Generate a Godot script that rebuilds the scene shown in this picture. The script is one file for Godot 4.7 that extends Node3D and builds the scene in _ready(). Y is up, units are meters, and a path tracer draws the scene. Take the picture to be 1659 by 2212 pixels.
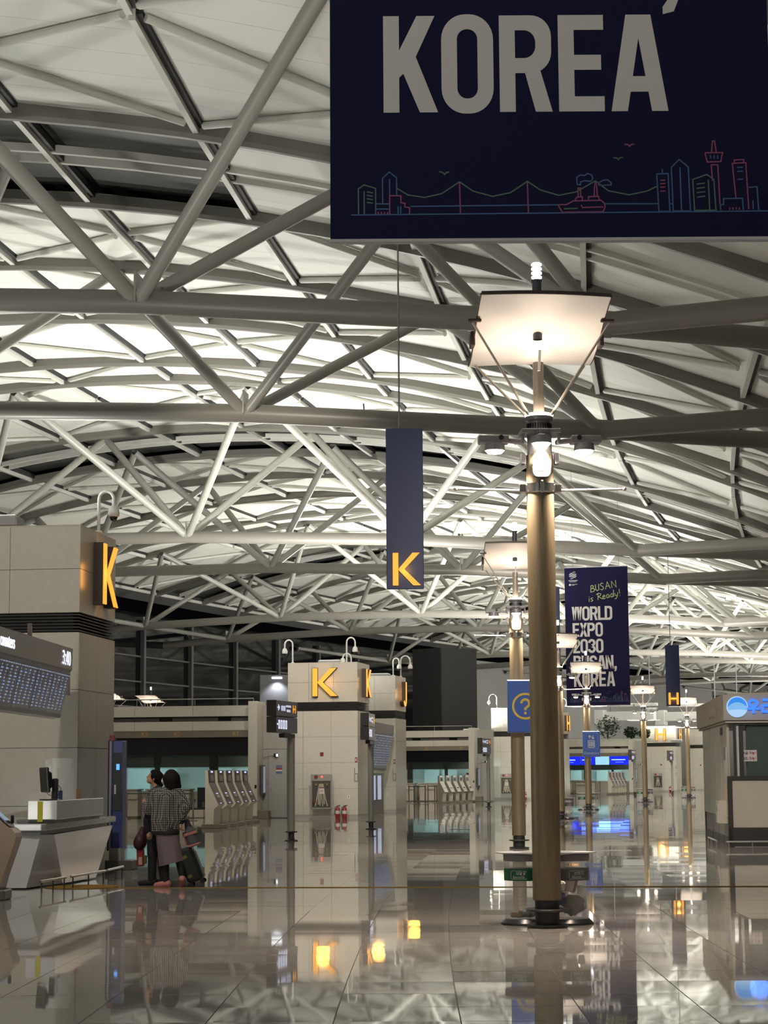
extends Node3D
# Airport departures hall at night. Metres, y up; the camera stands at x = 0, z = 0 and looks along -z.
# The hall curves gently to the right: hall(s, t, y) is the point s metres along its axis and t metres to the right of the lamp-post row.

const PHI0 := -0.01897
const KURV := 0.0024
const AX0 := 1.392

var mats := {}
var used := {}
var rng := RandomNumberGenerator.new()

# ---------- the hall's own axes ----------
func phi(s: float) -> float:
	return PHI0 + KURV * s

func hall(s: float, t: float, y: float) -> Vector3:
	var f := phi(s)
	var x := AX0 + (cos(PHI0) - cos(f)) / KURV
	var d := (sin(f) - sin(PHI0)) / KURV
	return Vector3(x + t * cos(f), y, -(d - t * sin(f)))

func roof_y(t: float) -> float:
	return 18.8 - (t + 20.0) * (t + 20.0) / 132.0

# ---------- mesh building ----------
class MB:
	var v := PackedVector3Array()
	var n := PackedVector3Array()
	var u := PackedVector2Array()
	var ix := PackedInt32Array()
	func vert(p: Vector3, nn: Vector3, uv := Vector2.ZERO) -> int:
		v.append(p); n.append(nn); u.append(uv)
		return v.size() - 1
	# corners in clockwise order seen from the front
	func tri(a: Vector3, b: Vector3, c: Vector3) -> void:
		var nn := (c - a).cross(b - a).normalized()
		var k := v.size()
		vert(a, nn); vert(b, nn, Vector2(1, 0)); vert(c, nn, Vector2(1, 1))
		ix.append_array([k, k + 1, k + 2])
	func quad(a: Vector3, b: Vector3, c: Vector3, d: Vector3) -> void:
		var nn := (c - a).cross(b - a)
		if nn.length_squared() < 1e-14:
			nn = (d - a).cross(c - a)
		nn = nn.normalized()
		var k := v.size()
		vert(a, nn, Vector2(0, 0)); vert(b, nn, Vector2(1, 0)); vert(c, nn, Vector2(1, 1)); vert(d, nn, Vector2(0, 1))
		ix.append_array([k, k + 1, k + 2, k, k + 2, k + 3])
	func box(c: Vector3, s: Vector3, b := Basis.IDENTITY, bev := 0.0) -> void:
		var h := s * 0.5
		if bev <= 0.0:
			for ax in 3:
				for sg in [-1.0, 1.0]:
					var e := Vector3.ZERO; e[ax] = sg
					var p := Vector3.ZERO; p[(ax + 1) % 3] = 1.0
					var q := Vector3.ZERO; q[(ax + 2) % 3] = sg
					var o := e * h
					var a1 := p * h; var a2 := q * h
					quad(c + b * (o - a1 + a2), c + b * (o + a1 + a2), c + b * (o + a1 - a2), c + b * (o - a1 - a2))
			return
		var i := h - Vector3.ONE * bev
		for ax in 3:
			for sg in [-1.0, 1.0]:
				var a := (ax + 1) % 3; var d := (ax + 2) % 3
				var P := []
				for w in [[-1.0, 1.0], [1.0, 1.0], [1.0, -1.0], [-1.0, -1.0]]:
					var p := Vector3.ZERO
					p[ax] = sg * h[ax]; p[a] = w[0] * i[a]; p[d] = w[1] * i[d] * sg
					P.append(c + b * p)
				quad(P[0], P[1], P[2], P[3])
		for ax in 3:   # edges along ax
			var a := (ax + 1) % 3; var d := (ax + 2) % 3
			for sa in [-1.0, 1.0]:
				for sd in [-1.0, 1.0]:
					var p0 := Vector3.ZERO; p0[a] = sa * h[a]; p0[d] = sd * i[d]
					var p1 := Vector3.ZERO; p1[a] = sa * i[a]; p1[d] = sd * h[d]
					var e := Vector3.ZERO; e[ax] = i[ax]
					if sa * sd > 0:
						quad(c + b * (p0 - e), c + b * (p0 + e), c + b * (p1 + e), c + b * (p1 - e))
					else:
						quad(c + b * (p0 + e), c + b * (p0 - e), c + b * (p1 - e), c + b * (p1 + e))
		for sx in [-1.0, 1.0]:
			for sy in [-1.0, 1.0]:
				for sz in [-1.0, 1.0]:
					var A := c + b * Vector3(sx * h.x, sy * i.y, sz * i.z)
					var B := c + b * Vector3(sx * i.x, sy * h.y, sz * i.z)
					var C := c + b * Vector3(sx * i.x, sy * i.y, sz * h.z)
					if sx * sy * sz > 0:
						tri(A, C, B)
					else:
						tri(A, B, C)
	func tube(p0: Vector3, p1: Vector3, r0: float, r1 := -1.0, seg := 12, caps := true) -> void:
		if r1 < 0.0:
			r1 = r0
		path([p0, p1], [r0, r1], seg, caps)
	# a round tube along points
	func path(P: Array, R, seg := 10, caps := true) -> void:
		var m := P.size()
		var up := Vector3.UP
		var t0: Vector3 = (P[1] - P[0]).normalized()
		if absf(t0.dot(up)) > 0.95:
			up = Vector3.RIGHT
		var x := t0.cross(up).normalized()
		var k := v.size()
		for j in m:
			var t: Vector3
			if j == 0: t = t0
			elif j == m - 1: t = (P[j] - P[j - 1]).normalized()
			else: t = ((P[j + 1] - P[j]).normalized() + (P[j] - P[j - 1]).normalized()).normalized()
			x = (x - t * x.dot(t)).normalized()
			var y := t.cross(x)
			var r: float = R[j] if R is Array else R
			for q in seg + 1:
				var a := TAU * q / seg
				var d := x * cos(a) + y * sin(a)
				vert(P[j] + d * r, d, Vector2(float(q) / seg, float(j)))
		for j in m - 1:
			for q in seg:
				var a := k + j * (seg + 1) + q
				var b := a + seg + 1
				ix.append_array([a, b + 1, a + 1, a, b, b + 1])
		if caps:
			for e in [0, m - 1]:
				var t: Vector3 = (P[1] - P[0]).normalized() if e == 0 else (P[m - 1] - P[m - 2]).normalized()
				if e == 0: t = -t
				var c := vert(P[e], t)
				var b0 := v.size()
				for q in seg + 1:
					vert(v[k + e * (seg + 1) + q], t)
				for q in seg:
					if e == 0: ix.append_array([c, b0 + q, b0 + q + 1])
					else: ix.append_array([c, b0 + q + 1, b0 + q])
	# a profile of (radius, height) turned round the y axis of xf
	func lathe(prof: Array, seg := 20, xf := Transform3D.IDENTITY, smooth := false, sx := 1.0, sz := 1.0) -> void:
		for j in prof.size() - 1:
			var a: Vector2 = prof[j]; var b: Vector2 = prof[j + 1]
			var na := Vector2(b.y - a.y, a.x - b.x).normalized()
			var nb := na
			if smooth:
				if j > 0:
					var o: Vector2 = prof[j - 1]
					na = (na + Vector2(a.y - o.y, o.x - a.x).normalized()).normalized()
				if j < prof.size() - 2:
					var o: Vector2 = prof[j + 2]
					nb = (nb + Vector2(o.y - b.y, b.x - o.x).normalized()).normalized()
			var k := v.size()
			for q in seg + 1:
				var an := TAU * q / seg
				var c := cos(an); var s := sin(an)
				vert(xf * Vector3(a.x * c * sx, a.y, a.x * s * sz), (xf.basis * Vector3(na.x * c / sx, na.y, na.x * s / sz)).normalized(), Vector2(float(q) / seg, 0))
				vert(xf * Vector3(b.x * c * sx, b.y, b.x * s * sz), (xf.basis * Vector3(nb.x * c / sx, nb.y, nb.x * s / sz)).normalized(), Vector2(float(q) / seg, 1))
			for q in seg:
				var i0 := k + q * 2
				ix.append_array([i0, i0 + 3, i0 + 1, i0, i0 + 2, i0 + 3])
	# outline in the xy plane of xf, thickness along its +z, front face at +z
	func prism(poly: PackedVector2Array, thick: float, xf := Transform3D.IDENTITY) -> void:
		if not Geometry2D.is_polygon_clockwise(poly):
			poly = poly.duplicate(); poly.reverse()
		var t := Geometry2D.triangulate_polygon(poly)
		for side in [1, 0]:
			var z := thick if side == 1 else 0.0
			var nn := xf.basis.z.normalized() * (1.0 if side == 1 else -1.0)
			var k := v.size()
			for p in poly:
				vert(xf * Vector3(p.x, p.y, z), nn, p)
			for q in range(0, t.size(), 3):
				var A: Vector2 = poly[t[q]]; var B: Vector2 = poly[t[q + 1]]; var C: Vector2 = poly[t[q + 2]]
				var cw := (B - A).cross(C - A) < 0.0
				if cw == (side == 1): ix.append_array([k + t[q], k + t[q + 1], k + t[q + 2]])
				else: ix.append_array([k + t[q], k + t[q + 2], k + t[q + 1]])
			if thick <= 0.0: return
		for q in poly.size():
			var a: Vector2 = poly[q]; var b: Vector2 = poly[(q + 1) % poly.size()]
			quad(xf * Vector3(a.x, a.y, thick), xf * Vector3(a.x, a.y, 0), xf * Vector3(b.x, b.y, 0), xf * Vector3(b.x, b.y, thick))
	# a ring between two outlines with the same number of points
	func ring(o: PackedVector2Array, i: PackedVector2Array, thick: float, xf := Transform3D.IDENTITY) -> void:
		var m := o.size()
		for q in m:
			var r := (q + 1) % m
			prism(PackedVector2Array([o[q], o[r], i[r], i[q]]), thick, xf)
	# a flat line of some width through points in the xy plane of xf
	func line(P: Array, w: float, thick: float, xf := Transform3D.IDENTITY, close := false) -> void:
		var m := P.size()
		var L := []; var Rr := []
		for j in m:
			var a: Vector2 = P[(j - 1 + m) % m] if (close or j > 0) else P[0]
			var b: Vector2 = P[j]
			var c: Vector2 = P[(j + 1) % m] if (close or j < m - 1) else P[m - 1]
			var d1 := (b - a).normalized(); var d2 := (c - b).normalized()
			if d1 == Vector2.ZERO: d1 = d2
			if d2 == Vector2.ZERO: d2 = d1
			var nn := (d1.orthogonal() + d2.orthogonal()).normalized()
			var k := w * 0.5 / maxf(0.45, nn.dot(d1.orthogonal()))
			L.append(b + nn * k); Rr.append(b - nn * k)
		for j in (m if close else m - 1):
			var r := (j + 1) % m
			prism(PackedVector2Array([L[j], L[r], Rr[r], Rr[j]]), thick, xf)
	func mesh() -> ArrayMesh:
		var a := []
		a.resize(Mesh.ARRAY_MAX)
		a[Mesh.ARRAY_VERTEX] = v; a[Mesh.ARRAY_NORMAL] = n; a[Mesh.ARRAY_TEX_UV] = u; a[Mesh.ARRAY_INDEX] = ix
		var m := ArrayMesh.new()
		if v.size(): m.add_surface_from_arrays(Mesh.PRIMITIVE_TRIANGLES, a)
		return m

# ---------- materials ----------
func mat(key: String, c: Color, rough := 0.6, metal := 0.0, spec := 0.5) -> StandardMaterial3D:
	if mats.has(key): return mats[key]
	var m := StandardMaterial3D.new()
	m.resource_name = key
	m.albedo_color = c.linear_to_srgb()      # colours are written as linear, real-world base colours
	m.roughness = rough; m.metallic = metal; m.metallic_specular = spec
	mats[key] = m
	return m

func glow(key: String, c: Color, e: float, base := Color(0.02, 0.02, 0.02)) -> StandardMaterial3D:
	if mats.has(key): return mats[key]
	var m := mat(key, base, 0.4)
	m.emission_enabled = true
	m.emission = c.linear_to_srgb(); m.emission_energy_multiplier = e
	return m

func pane(key: String, c: Color, alpha: float, rough := 0.02) -> StandardMaterial3D:
	if mats.has(key): return mats[key]
	var m := mat(key, c, rough)
	m.transparency = BaseMaterial3D.TRANSPARENCY_ALPHA
	m.albedo_color.a = alpha
	return m

func image_mat(key: String, im: Image, emit := 0.0, rough := 0.4) -> StandardMaterial3D:
	if mats.has(key): return mats[key]
	var m := mat(key, Color.WHITE, rough)
	var t := ImageTexture.create_from_image(im)
	if emit > 0.0:
		m.albedo_color = Color(0.02, 0.02, 0.02)
		m.emission_enabled = true; m.emission = Color.BLACK
		m.emission_texture = t; m.emission_energy_multiplier = emit
	else:
		m.albedo_texture = t
	return m

func noise_tex(freq: float, a: Color, b: Color, size := 256, oct := 3, sd := 1) -> NoiseTexture2D:
	var nz := FastNoiseLite.new()
	nz.seed = sd; nz.frequency = freq; nz.fractal_octaves = oct
	var g := Gradient.new()
	g.set_color(0, a); g.set_color(1, b)
	var t := NoiseTexture2D.new()
	t.width = size; t.height = size; t.seamless = true; t.noise = nz; t.color_ramp = g
	return t

func mottled(m: StandardMaterial3D, scale: float, freq: float, lo: float, sd := 1) -> StandardMaterial3D:
	m.albedo_texture = noise_tex(freq, Color(lo, lo, lo), Color.WHITE, 256, 4, sd)
	m.uv1_triplanar = true; m.uv1_world_triplanar = true
	m.uv1_scale = Vector3.ONE * scale
	return m

# ---------- things and parts ----------
func numbered(called: String) -> String:
	if not used.has(called):
		used[called] = 0
		return called
	used[called] += 1
	return "%s_%03d" % [called, used[called]]

func tag(o: Node, label: String, category: String, group := "", kind := "") -> Node:
	o.set_meta("label", label); o.set_meta("category", category)
	if group: o.set_meta("group", group)
	if kind: o.set_meta("kind", kind)
	return o

func thing(called: String, label: String, category: String, at := Vector3.ZERO, turn := 0.0, group := "", kind := "") -> Node3D:
	var o := Node3D.new()
	o.name = numbered(called)
	add_child(o)
	o.position = at; o.rotation.y = turn
	tag(o, label, category, group, kind)
	return o

func part(called: String, mb, m: Material, parent: Node) -> MeshInstance3D:
	var o := MeshInstance3D.new()
	o.name = called
	o.mesh = mb.mesh() if mb is MB else mb
	o.material_override = m
	parent.add_child(o, true)
	return o

func solo(called: String, mb, m: Material, label: String, category: String, at := Vector3.ZERO, turn := 0.0, group := "", kind := "") -> MeshInstance3D:
	var o := MeshInstance3D.new()
	o.name = numbered(called)
	o.mesh = mb.mesh() if mb is MB else mb
	o.material_override = m
	add_child(o)
	o.position = at; o.rotation.y = turn
	tag(o, label, category, group, kind)
	return o

func stuff(called: String, mb, m: Material, parent: Node) -> MeshInstance3D:
	var o := part(called, mb, m, parent)
	o.set_meta("kind", "stuff")
	return o

func copy(o: Node3D, label: String, at: Vector3, turn := 0.0, group := "") -> Node3D:
	var base := String(o.name).rstrip("0123456789").rstrip("_") if String(o.name).right(3).is_valid_int() else String(o.name)
	var c: Node3D = o.duplicate()
	c.name = numbered(base)
	add_child(c)
	c.position = at; c.rotation.y = turn
	c.set_meta("label", label)
	if group: c.set_meta("group", group)
	return c

func boxpart(called: String, c: Vector3, s: Vector3, m: Material, parent: Node, bev := 0.0, b := Basis.IDENTITY) -> MeshInstance3D:
	var mb := MB.new()
	mb.box(c, s, b, bev)
	return part(called, mb, m, parent)

func text_part(called: String, txt: String, height: float, depth: float, m: Material, parent: Node, at: Vector3, wide := 1.0, bold := true, face := "Droid Sans") -> MeshInstance3D:
	var t := TextMesh.new()
	var f := SystemFont.new()
	f.font_names = PackedStringArray([face])
	f.font_weight = 700 if bold else 400
	t.font = f; t.text = txt
	t.font_size = 64; t.pixel_size = height / (64.0 * 0.714); t.depth = depth
	var o := part(called, t, m, parent)
	o.position = at
	o.scale = Vector3(wide, 1, 1)
	return o

func omni(at: Vector3, e: float, c: Color, size := 0.05, parent: Node = self) -> void:
	var l := OmniLight3D.new()
	l.name = "lamp_light"; l.position = at; l.light_energy = e; l.light_color = c.linear_to_srgb(); l.light_size = size
	l.omni_range = 300; l.omni_attenuation = 2; l.shadow_enabled = true
	parent.add_child(l, true)

func spot(at: Vector3, to: Vector3, e: float, ang: float, c: Color, size := 0.05, parent: Node = self) -> void:
	var l := SpotLight3D.new()
	l.name = "lamp_light"; l.light_energy = e; l.light_color = c.linear_to_srgb(); l.light_size = size
	l.spot_range = 300; l.spot_attenuation = 2; l.spot_angle = ang; l.spot_angle_attenuation = 0.6; l.shadow_enabled = true
	parent.add_child(l, true)
	var d := (to - at).normalized()
	var up := Vector3.UP if absf(d.y) < 0.95 else Vector3.BACK
	l.transform = Transform3D(Basis.looking_at(d, up), at)

func area(at: Vector3, dir: Vector3, sz: Vector2, e: float, c: Color, parent: Node = self) -> void:
	var l := AreaLight3D.new()
	l.name = "lamp_light"; l.light_energy = e; l.light_color = c.linear_to_srgb(); l.area_size = sz
	l.area_range = 300; l.area_attenuation = 2; l.shadow_enabled = true
	parent.add_child(l, true)
	var up := Vector3.UP if absf(dir.normalized().y) < 0.95 else Vector3.BACK
	l.transform = Transform3D(Basis.looking_at(dir, up), at)

func _ready() -> void:
	rng.seed = 7
	# camera: a long lens held at eye height, tipped up and a touch clockwise
	var cam := Camera3D.new()
	cam.name = "camera"
	cam.position = Vector3(0, 1.55, 0)
	cam.rotation_order = EULER_ORDER_YXZ
	cam.rotation = Vector3(0.13180, 0, deg_to_rad(-0.37))
	cam.fov = 28.853; cam.near = 0.1; cam.far = 600.0
	cam.current = true
	add_child(cam)
	var we := WorldEnvironment.new()
	we.name = "night"
	var env := Environment.new()
	env.background_mode = Environment.BG_SKY
	var sky := Sky.new()
	var psm := ProceduralSkyMaterial.new()
	psm.sky_top_color = Color(0.010, 0.012, 0.02); psm.sky_horizon_color = Color(0.02, 0.02, 0.026)
	psm.ground_bottom_color = Color(0.008, 0.008, 0.008); psm.ground_horizon_color = Color(0.02, 0.02, 0.024)
	sky.sky_material = psm
	env.sky = sky
	env.tonemap_mode = Environment.TONE_MAPPER_LINEAR
	env.tonemap_exposure = EXPOSURE
	env.sdfgi_enabled = true; env.ssao_enabled = true; env.ssil_enabled = true
	we.environment = env
	add_child(we)
	unseen_flood_lights()
	fill_spot_lights()
	make_floor()
	make_ceiling()
	make_trusses()
	make_posts()
	make_banners()
	more()

# ---------- lighting: unseen floodlights, placed on roofs and floor to light the ceiling ----------
const EXPOSURE := 1.0

func unseen_flood_lights() -> void:
	# s, t, height of the roof they stand on, strength
	for a in UNSEEN_FLOODS:
		var p := hall(a[0], a[1], a[2])
		var o := thing("unseen_floodlight", a[4], "unseen_floodlight", p, -phi(a[0]))
		boxpart("housing", Vector3(0, 0.14, 0), Vector3(0.9, 0.2, 0.6), mat("unseen_lamp_housing", Color(0.3, 0.3, 0.3), 0.5), o, 0.03)
		boxpart("lens", Vector3(0, 0.245, 0), Vector3(0.8, 0.01, 0.5), glow("unseen_lamp_lens", Color(1, 0.95, 0.86), 2.0), o)
		boxpart("foot", Vector3(0, 0.02, 0), Vector3(0.4, 0.04, 0.4), mat("unseen_lamp_housing", Color(0.3, 0.3, 0.3), 0.5), o)
		area(p + Vector3(0, 0.27, 0), Vector3.UP, Vector2(0.8, 0.5), a[3], Color(1.0, 0.985, 0.92))

# ---------- floor of polished stone tiles ----------
func floor_mat() -> StandardMaterial3D:
	var m := mat("granite", Color(0.42, 0.40, 0.37), 0.028, 0.0, 0.5)
	return mottled(m, 0.7, 0.05, 0.82, 3)

func make_floor() -> void:
	var f := thing("floor", "polished beige grey granite floor of large square tiles", "floor", Vector3.ZERO, 0.0, "", "structure")
	var m := floor_mat()
	var ts := 0.81
	var far := MB.new()
	var j0 := int(10.5 / ts)
	for j in range(j0, int(340.0 / ts)):
		var s0 := j * ts
		var near := s0 < 23.0
		var half := int((3.2 + s0 * 0.2) / ts) if near else 0
		var tl := -int((14.0 + s0 * 0.33) / ts)
		var tr := int((8.0 + s0 * 0.24) / ts)
		if s0 > 150: tl = -int(50 / ts); tr = int(30 / ts)
		for i in range(tl, tr):
			var t0 := i * ts - 0.07
			var gp := 0.0042 if near else 0.0008
			var sd := rng.randfn(0, 0.0011); var td := rng.randfn(0, 0.0006)
			if not near: sd *= 0.8; td *= 0.8
			var P := []
			for c in [[0.0, 0.0], [0.0, 1.0], [1.0, 1.0], [1.0, 0.0]]:
				var q := hall(s0 + (gp if c[0] == 0.0 else ts - gp), t0 + (gp if c[1] == 0.0 else ts - gp), 0.0)
				q.y = (c[0] - 0.5) * ts * sd + (c[1] - 0.5) * ts * td
				P.append(q)
			if near and absf(i * ts) < 3.2 + s0 * 0.2 and absf(i + 1) <= half + 2:
				var mb := MB.new()
				mb.quad(P[3], P[2], P[1], P[0])
				var dn := Vector3(0, -0.02, 0)
				for q in 4:
					mb.quad(P[q], P[(q + 1) % 4], P[(q + 1) % 4] + dn, P[q] + dn)
				part("tile", mb, m, f)
			else:
				far.quad(P[3], P[2], P[1], P[0])
	stuff("far_tiles", far, m, f)
	var g := MB.new()
	g.box(Vector3(20, -0.108, -150), Vector3(260, 0.2, 380))
	part("grout_bed", g, mat("grout", Color(0.09, 0.085, 0.08), 0.7), f)
	# yellow strip across the floor and the round start of it
	var st := MB.new()
	for i in 60:
		var a := -4.0 + i * 0.2
		st.box(Vector3(a + 0.1, 0.003, -28.62 + (a + 4.0) * 0.075), Vector3(0.2, 0.006, 0.16))
	solo("floor_strip", st, mat("ochre", Color(0.22, 0.125, 0.028), 0.8, 0.0, 0.2), "thin ochre yellow guide strip running right across the hall floor", "floor strip")
	var dk := MB.new()
	dk.lathe([Vector2(0.52, 0.0), Vector2(0.52, 0.008), Vector2(0.0, 0.008)], 28)
	solo("floor_disc", dk, mat("ochre", Color(0.22, 0.125, 0.028), 0.8, 0.0, 0.2), "round ochre floor disc beside the white information desk", "floor marking", Vector3(-4.36, 0.002, -28.9))

# ---------- ceiling: panels, ribs across, fins along, lattice braces ----------
const RIB0 := 47.2
const RIBP := 7.667
const FIN0 := -7.8
const FINP := 4.75
const PERIOD := 46.0

func make_ceiling() -> void:
	var c := thing("ceiling", "vaulted white panel ceiling of the hall with ribs and fins", "ceiling", Vector3.ZERO, 0.0, "", "structure")
	var pm := mat("ceiling_white", Color(0.80, 0.80, 0.745), 0.55)
	var pm2 := mat("ceiling_white_cool", Color(0.775, 0.78, 0.73), 0.55)
	var dark := mat("skylight_dark", Color(0.055, 0.057, 0.055), 0.3)
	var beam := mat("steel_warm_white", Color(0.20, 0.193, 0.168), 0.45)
	var finm := mat("fin_white", Color(0.66, 0.655, 0.60), 0.5)
	var slot := mat("slot_black", Color(0.012, 0.012, 0.012), 0.7)
	var far := MB.new(); var fard := MB.new()
	var k0 := -7; var k1 := 5
	var b0 := -10; var b1 := 37
	for b in range(b0, b1):
		var s0 := RIB0 + b * RIBP
		var trough := posmod(b, 6) == 0
		for k in range(k0, k1):
			var t0 := FIN0 + k * FINP
			var isdark := trough and (k < 0 or (b > 2 and k < 1))
			var n := 2 if isdark else 5
			for q in n:
				var a0 := s0 + RIBP * q / n + 0.008
				var a1 := s0 + RIBP * (q + 1) / n - 0.008
				var ta := t0 + 0.12; var tb := t0 + FINP - 0.02
				var lift := 0.25 if isdark else 0.0
				var P := [hall(a0, ta, roof_y(ta) + lift), hall(a0, tb, roof_y(tb) + lift), hall(a1, tb, roof_y(tb) + lift), hall(a1, ta, roof_y(ta) + lift)]
				var up := Vector3(0, 0.06, 0)
				var near := s0 > 38.0 and s0 < 80.0 and k >= -3 and k <= 3
				var mb: MB = MB.new() if near else (fard if isdark else far)
				mb.quad(P[0], P[1], P[2], P[3])
				mb.quad(P[3] + up, P[2] + up, P[1] + up, P[0] + up)
				for e in 4:
					mb.quad(P[e] + up, P[(e + 1) % 4] + up, P[(e + 1) % 4], P[e])
				if near:
					part("skylight_pane" if isdark else "ceiling_panel", mb, dark if isdark else (pm if (q + k + b) % 3 else pm2), c)
	stuff("far_panels", far, pm, c)
	stuff("far_skylights", fard, dark, c)
	# ribs
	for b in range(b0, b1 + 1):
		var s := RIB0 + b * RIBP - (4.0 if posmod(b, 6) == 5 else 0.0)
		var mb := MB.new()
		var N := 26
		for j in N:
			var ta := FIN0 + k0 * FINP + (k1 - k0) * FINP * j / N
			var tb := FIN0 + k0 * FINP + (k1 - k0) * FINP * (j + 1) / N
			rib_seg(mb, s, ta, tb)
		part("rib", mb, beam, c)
	# a thin double rail along the middle of every skylight strip
	for b in range(b0, b1):
		if posmod(b, 6) == 0:
			for o in [-0.45, 0.45]:
				var mb := MB.new()
				var P := []
				for j in 27:
					var t := FIN0 + k0 * FINP + (k1 - k0) * FINP * j / 26.0
					P.append(hall(RIB0 + (b + 0.5) * RIBP + o, t, roof_y(t) - 0.05))
				for j in 26:
					strip_box(mb, P[j], P[j + 1], 0.16, 0.22)
				part("rail", mb, finm, c)
	# fins and the dark slots beside them
	for k in range(k0, k1 + 1):
		var t := FIN0 + k * FINP
		var mb := MB.new(); var sl := MB.new()
		for b in range(b0, b1):
			var sa := RIB0 + b * RIBP + 0.15; var sb := RIB0 + (b + 1) * RIBP - 0.15
			strip_box(mb, hall(sa, t, roof_y(t) - 0.12), hall(sb, t, roof_y(t) - 0.12), 0.15, 0.34)
			strip_box(sl, hall(sa, t + 0.145, roof_y(t + 0.15) - 0.02), hall(sb, t + 0.145, roof_y(t + 0.15) - 0.02), 0.135, 0.22)
		part("fin", mb, finm, c)
		part("slot", sl, slot, c)
	# lattice braces just under the panels
	var fb := MB.new()
	for b in range(b0, b1):
		if posmod(b, 6) == 0: continue
		var sm := RIB0 + (b + 0.5) * RIBP
		for k in range(k0, k1 + 1):
			if posmod(k, 2) == 0: continue
			var t := FIN0 + k * FINP
			for dk in [-1, 1]:
				for db in [-0.5, 0.5]:
					var t2: float = t + dk * FINP
					if k + dk < k0 or k + dk > k1: continue
					var p := hall(sm + db * 0.5, t + dk * 0.3, roof_y(t + dk * 0.3) - 0.12)
					var q := hall(sm + db * (RIBP - 0.7), t2 - dk * 0.25, roof_y(t2 - dk * 0.25) - 0.12)
					if sm > 38 and sm < 110 and t > -28 and t < 9:
						var mb := MB.new()
						mb.tube(p, q, 0.10, -1, 8)
						part("brace", mb, finm, c)
					else:
						fb.tube(p, q, 0.10, -1, 6)
	stuff("far_braces", fb, finm, c)
	# a weather skin above, so that no sky enters between the panels
	var sk := MB.new()
	for b in range(b0, b1):
		for j in 24:
			var s0 := RIB0 + b * RIBP; var s1 := s0 + RIBP
			var ta := -44.0 + j * 2.5; var tb := ta + 2.5
			sk.quad(hall(s0, ta, roof_y(ta) + 0.7), hall(s0, tb, roof_y(tb) + 0.7), hall(s1, tb, roof_y(tb) + 0.7), hall(s1, ta, roof_y(ta) + 0.7))
			sk.quad(hall(s1, ta, roof_y(ta) + 0.9), hall(s1, tb, roof_y(tb) + 0.9), hall(s0, tb, roof_y(tb) + 0.9), hall(s0, ta, roof_y(ta) + 0.9))
	part("roof_skin", sk, mat("roof_skin_grey", Color(0.12, 0.12, 0.12), 0.8), c)

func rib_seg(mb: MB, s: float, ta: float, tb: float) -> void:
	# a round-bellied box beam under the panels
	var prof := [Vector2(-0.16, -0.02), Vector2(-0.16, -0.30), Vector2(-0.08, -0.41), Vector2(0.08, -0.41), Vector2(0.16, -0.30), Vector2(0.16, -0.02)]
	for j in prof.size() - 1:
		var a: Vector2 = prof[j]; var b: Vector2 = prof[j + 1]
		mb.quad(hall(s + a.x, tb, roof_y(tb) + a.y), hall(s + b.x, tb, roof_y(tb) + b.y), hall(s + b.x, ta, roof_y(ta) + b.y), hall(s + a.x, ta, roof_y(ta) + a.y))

func strip_box(mb: MB, p: Vector3, q: Vector3, w: float, h: float) -> void:
	var z := (q - p)
	var l := z.length()
	z /= l
	var x := Vector3.UP.cross(z).normalized()
	mb.box((p + q) * 0.5, Vector3(w, h, l), Basis(x, z.cross(x), z))

# ---------- roof trusses: pairs of tube trusses on a bottom chord that forks towards the right ----------
const TN0 := 2.03
const TNP := 10.57

func chord_y(t: float) -> float:
	return 12.9 - 0.00166 * (t + 26.2) * (t + 26.2)

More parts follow.
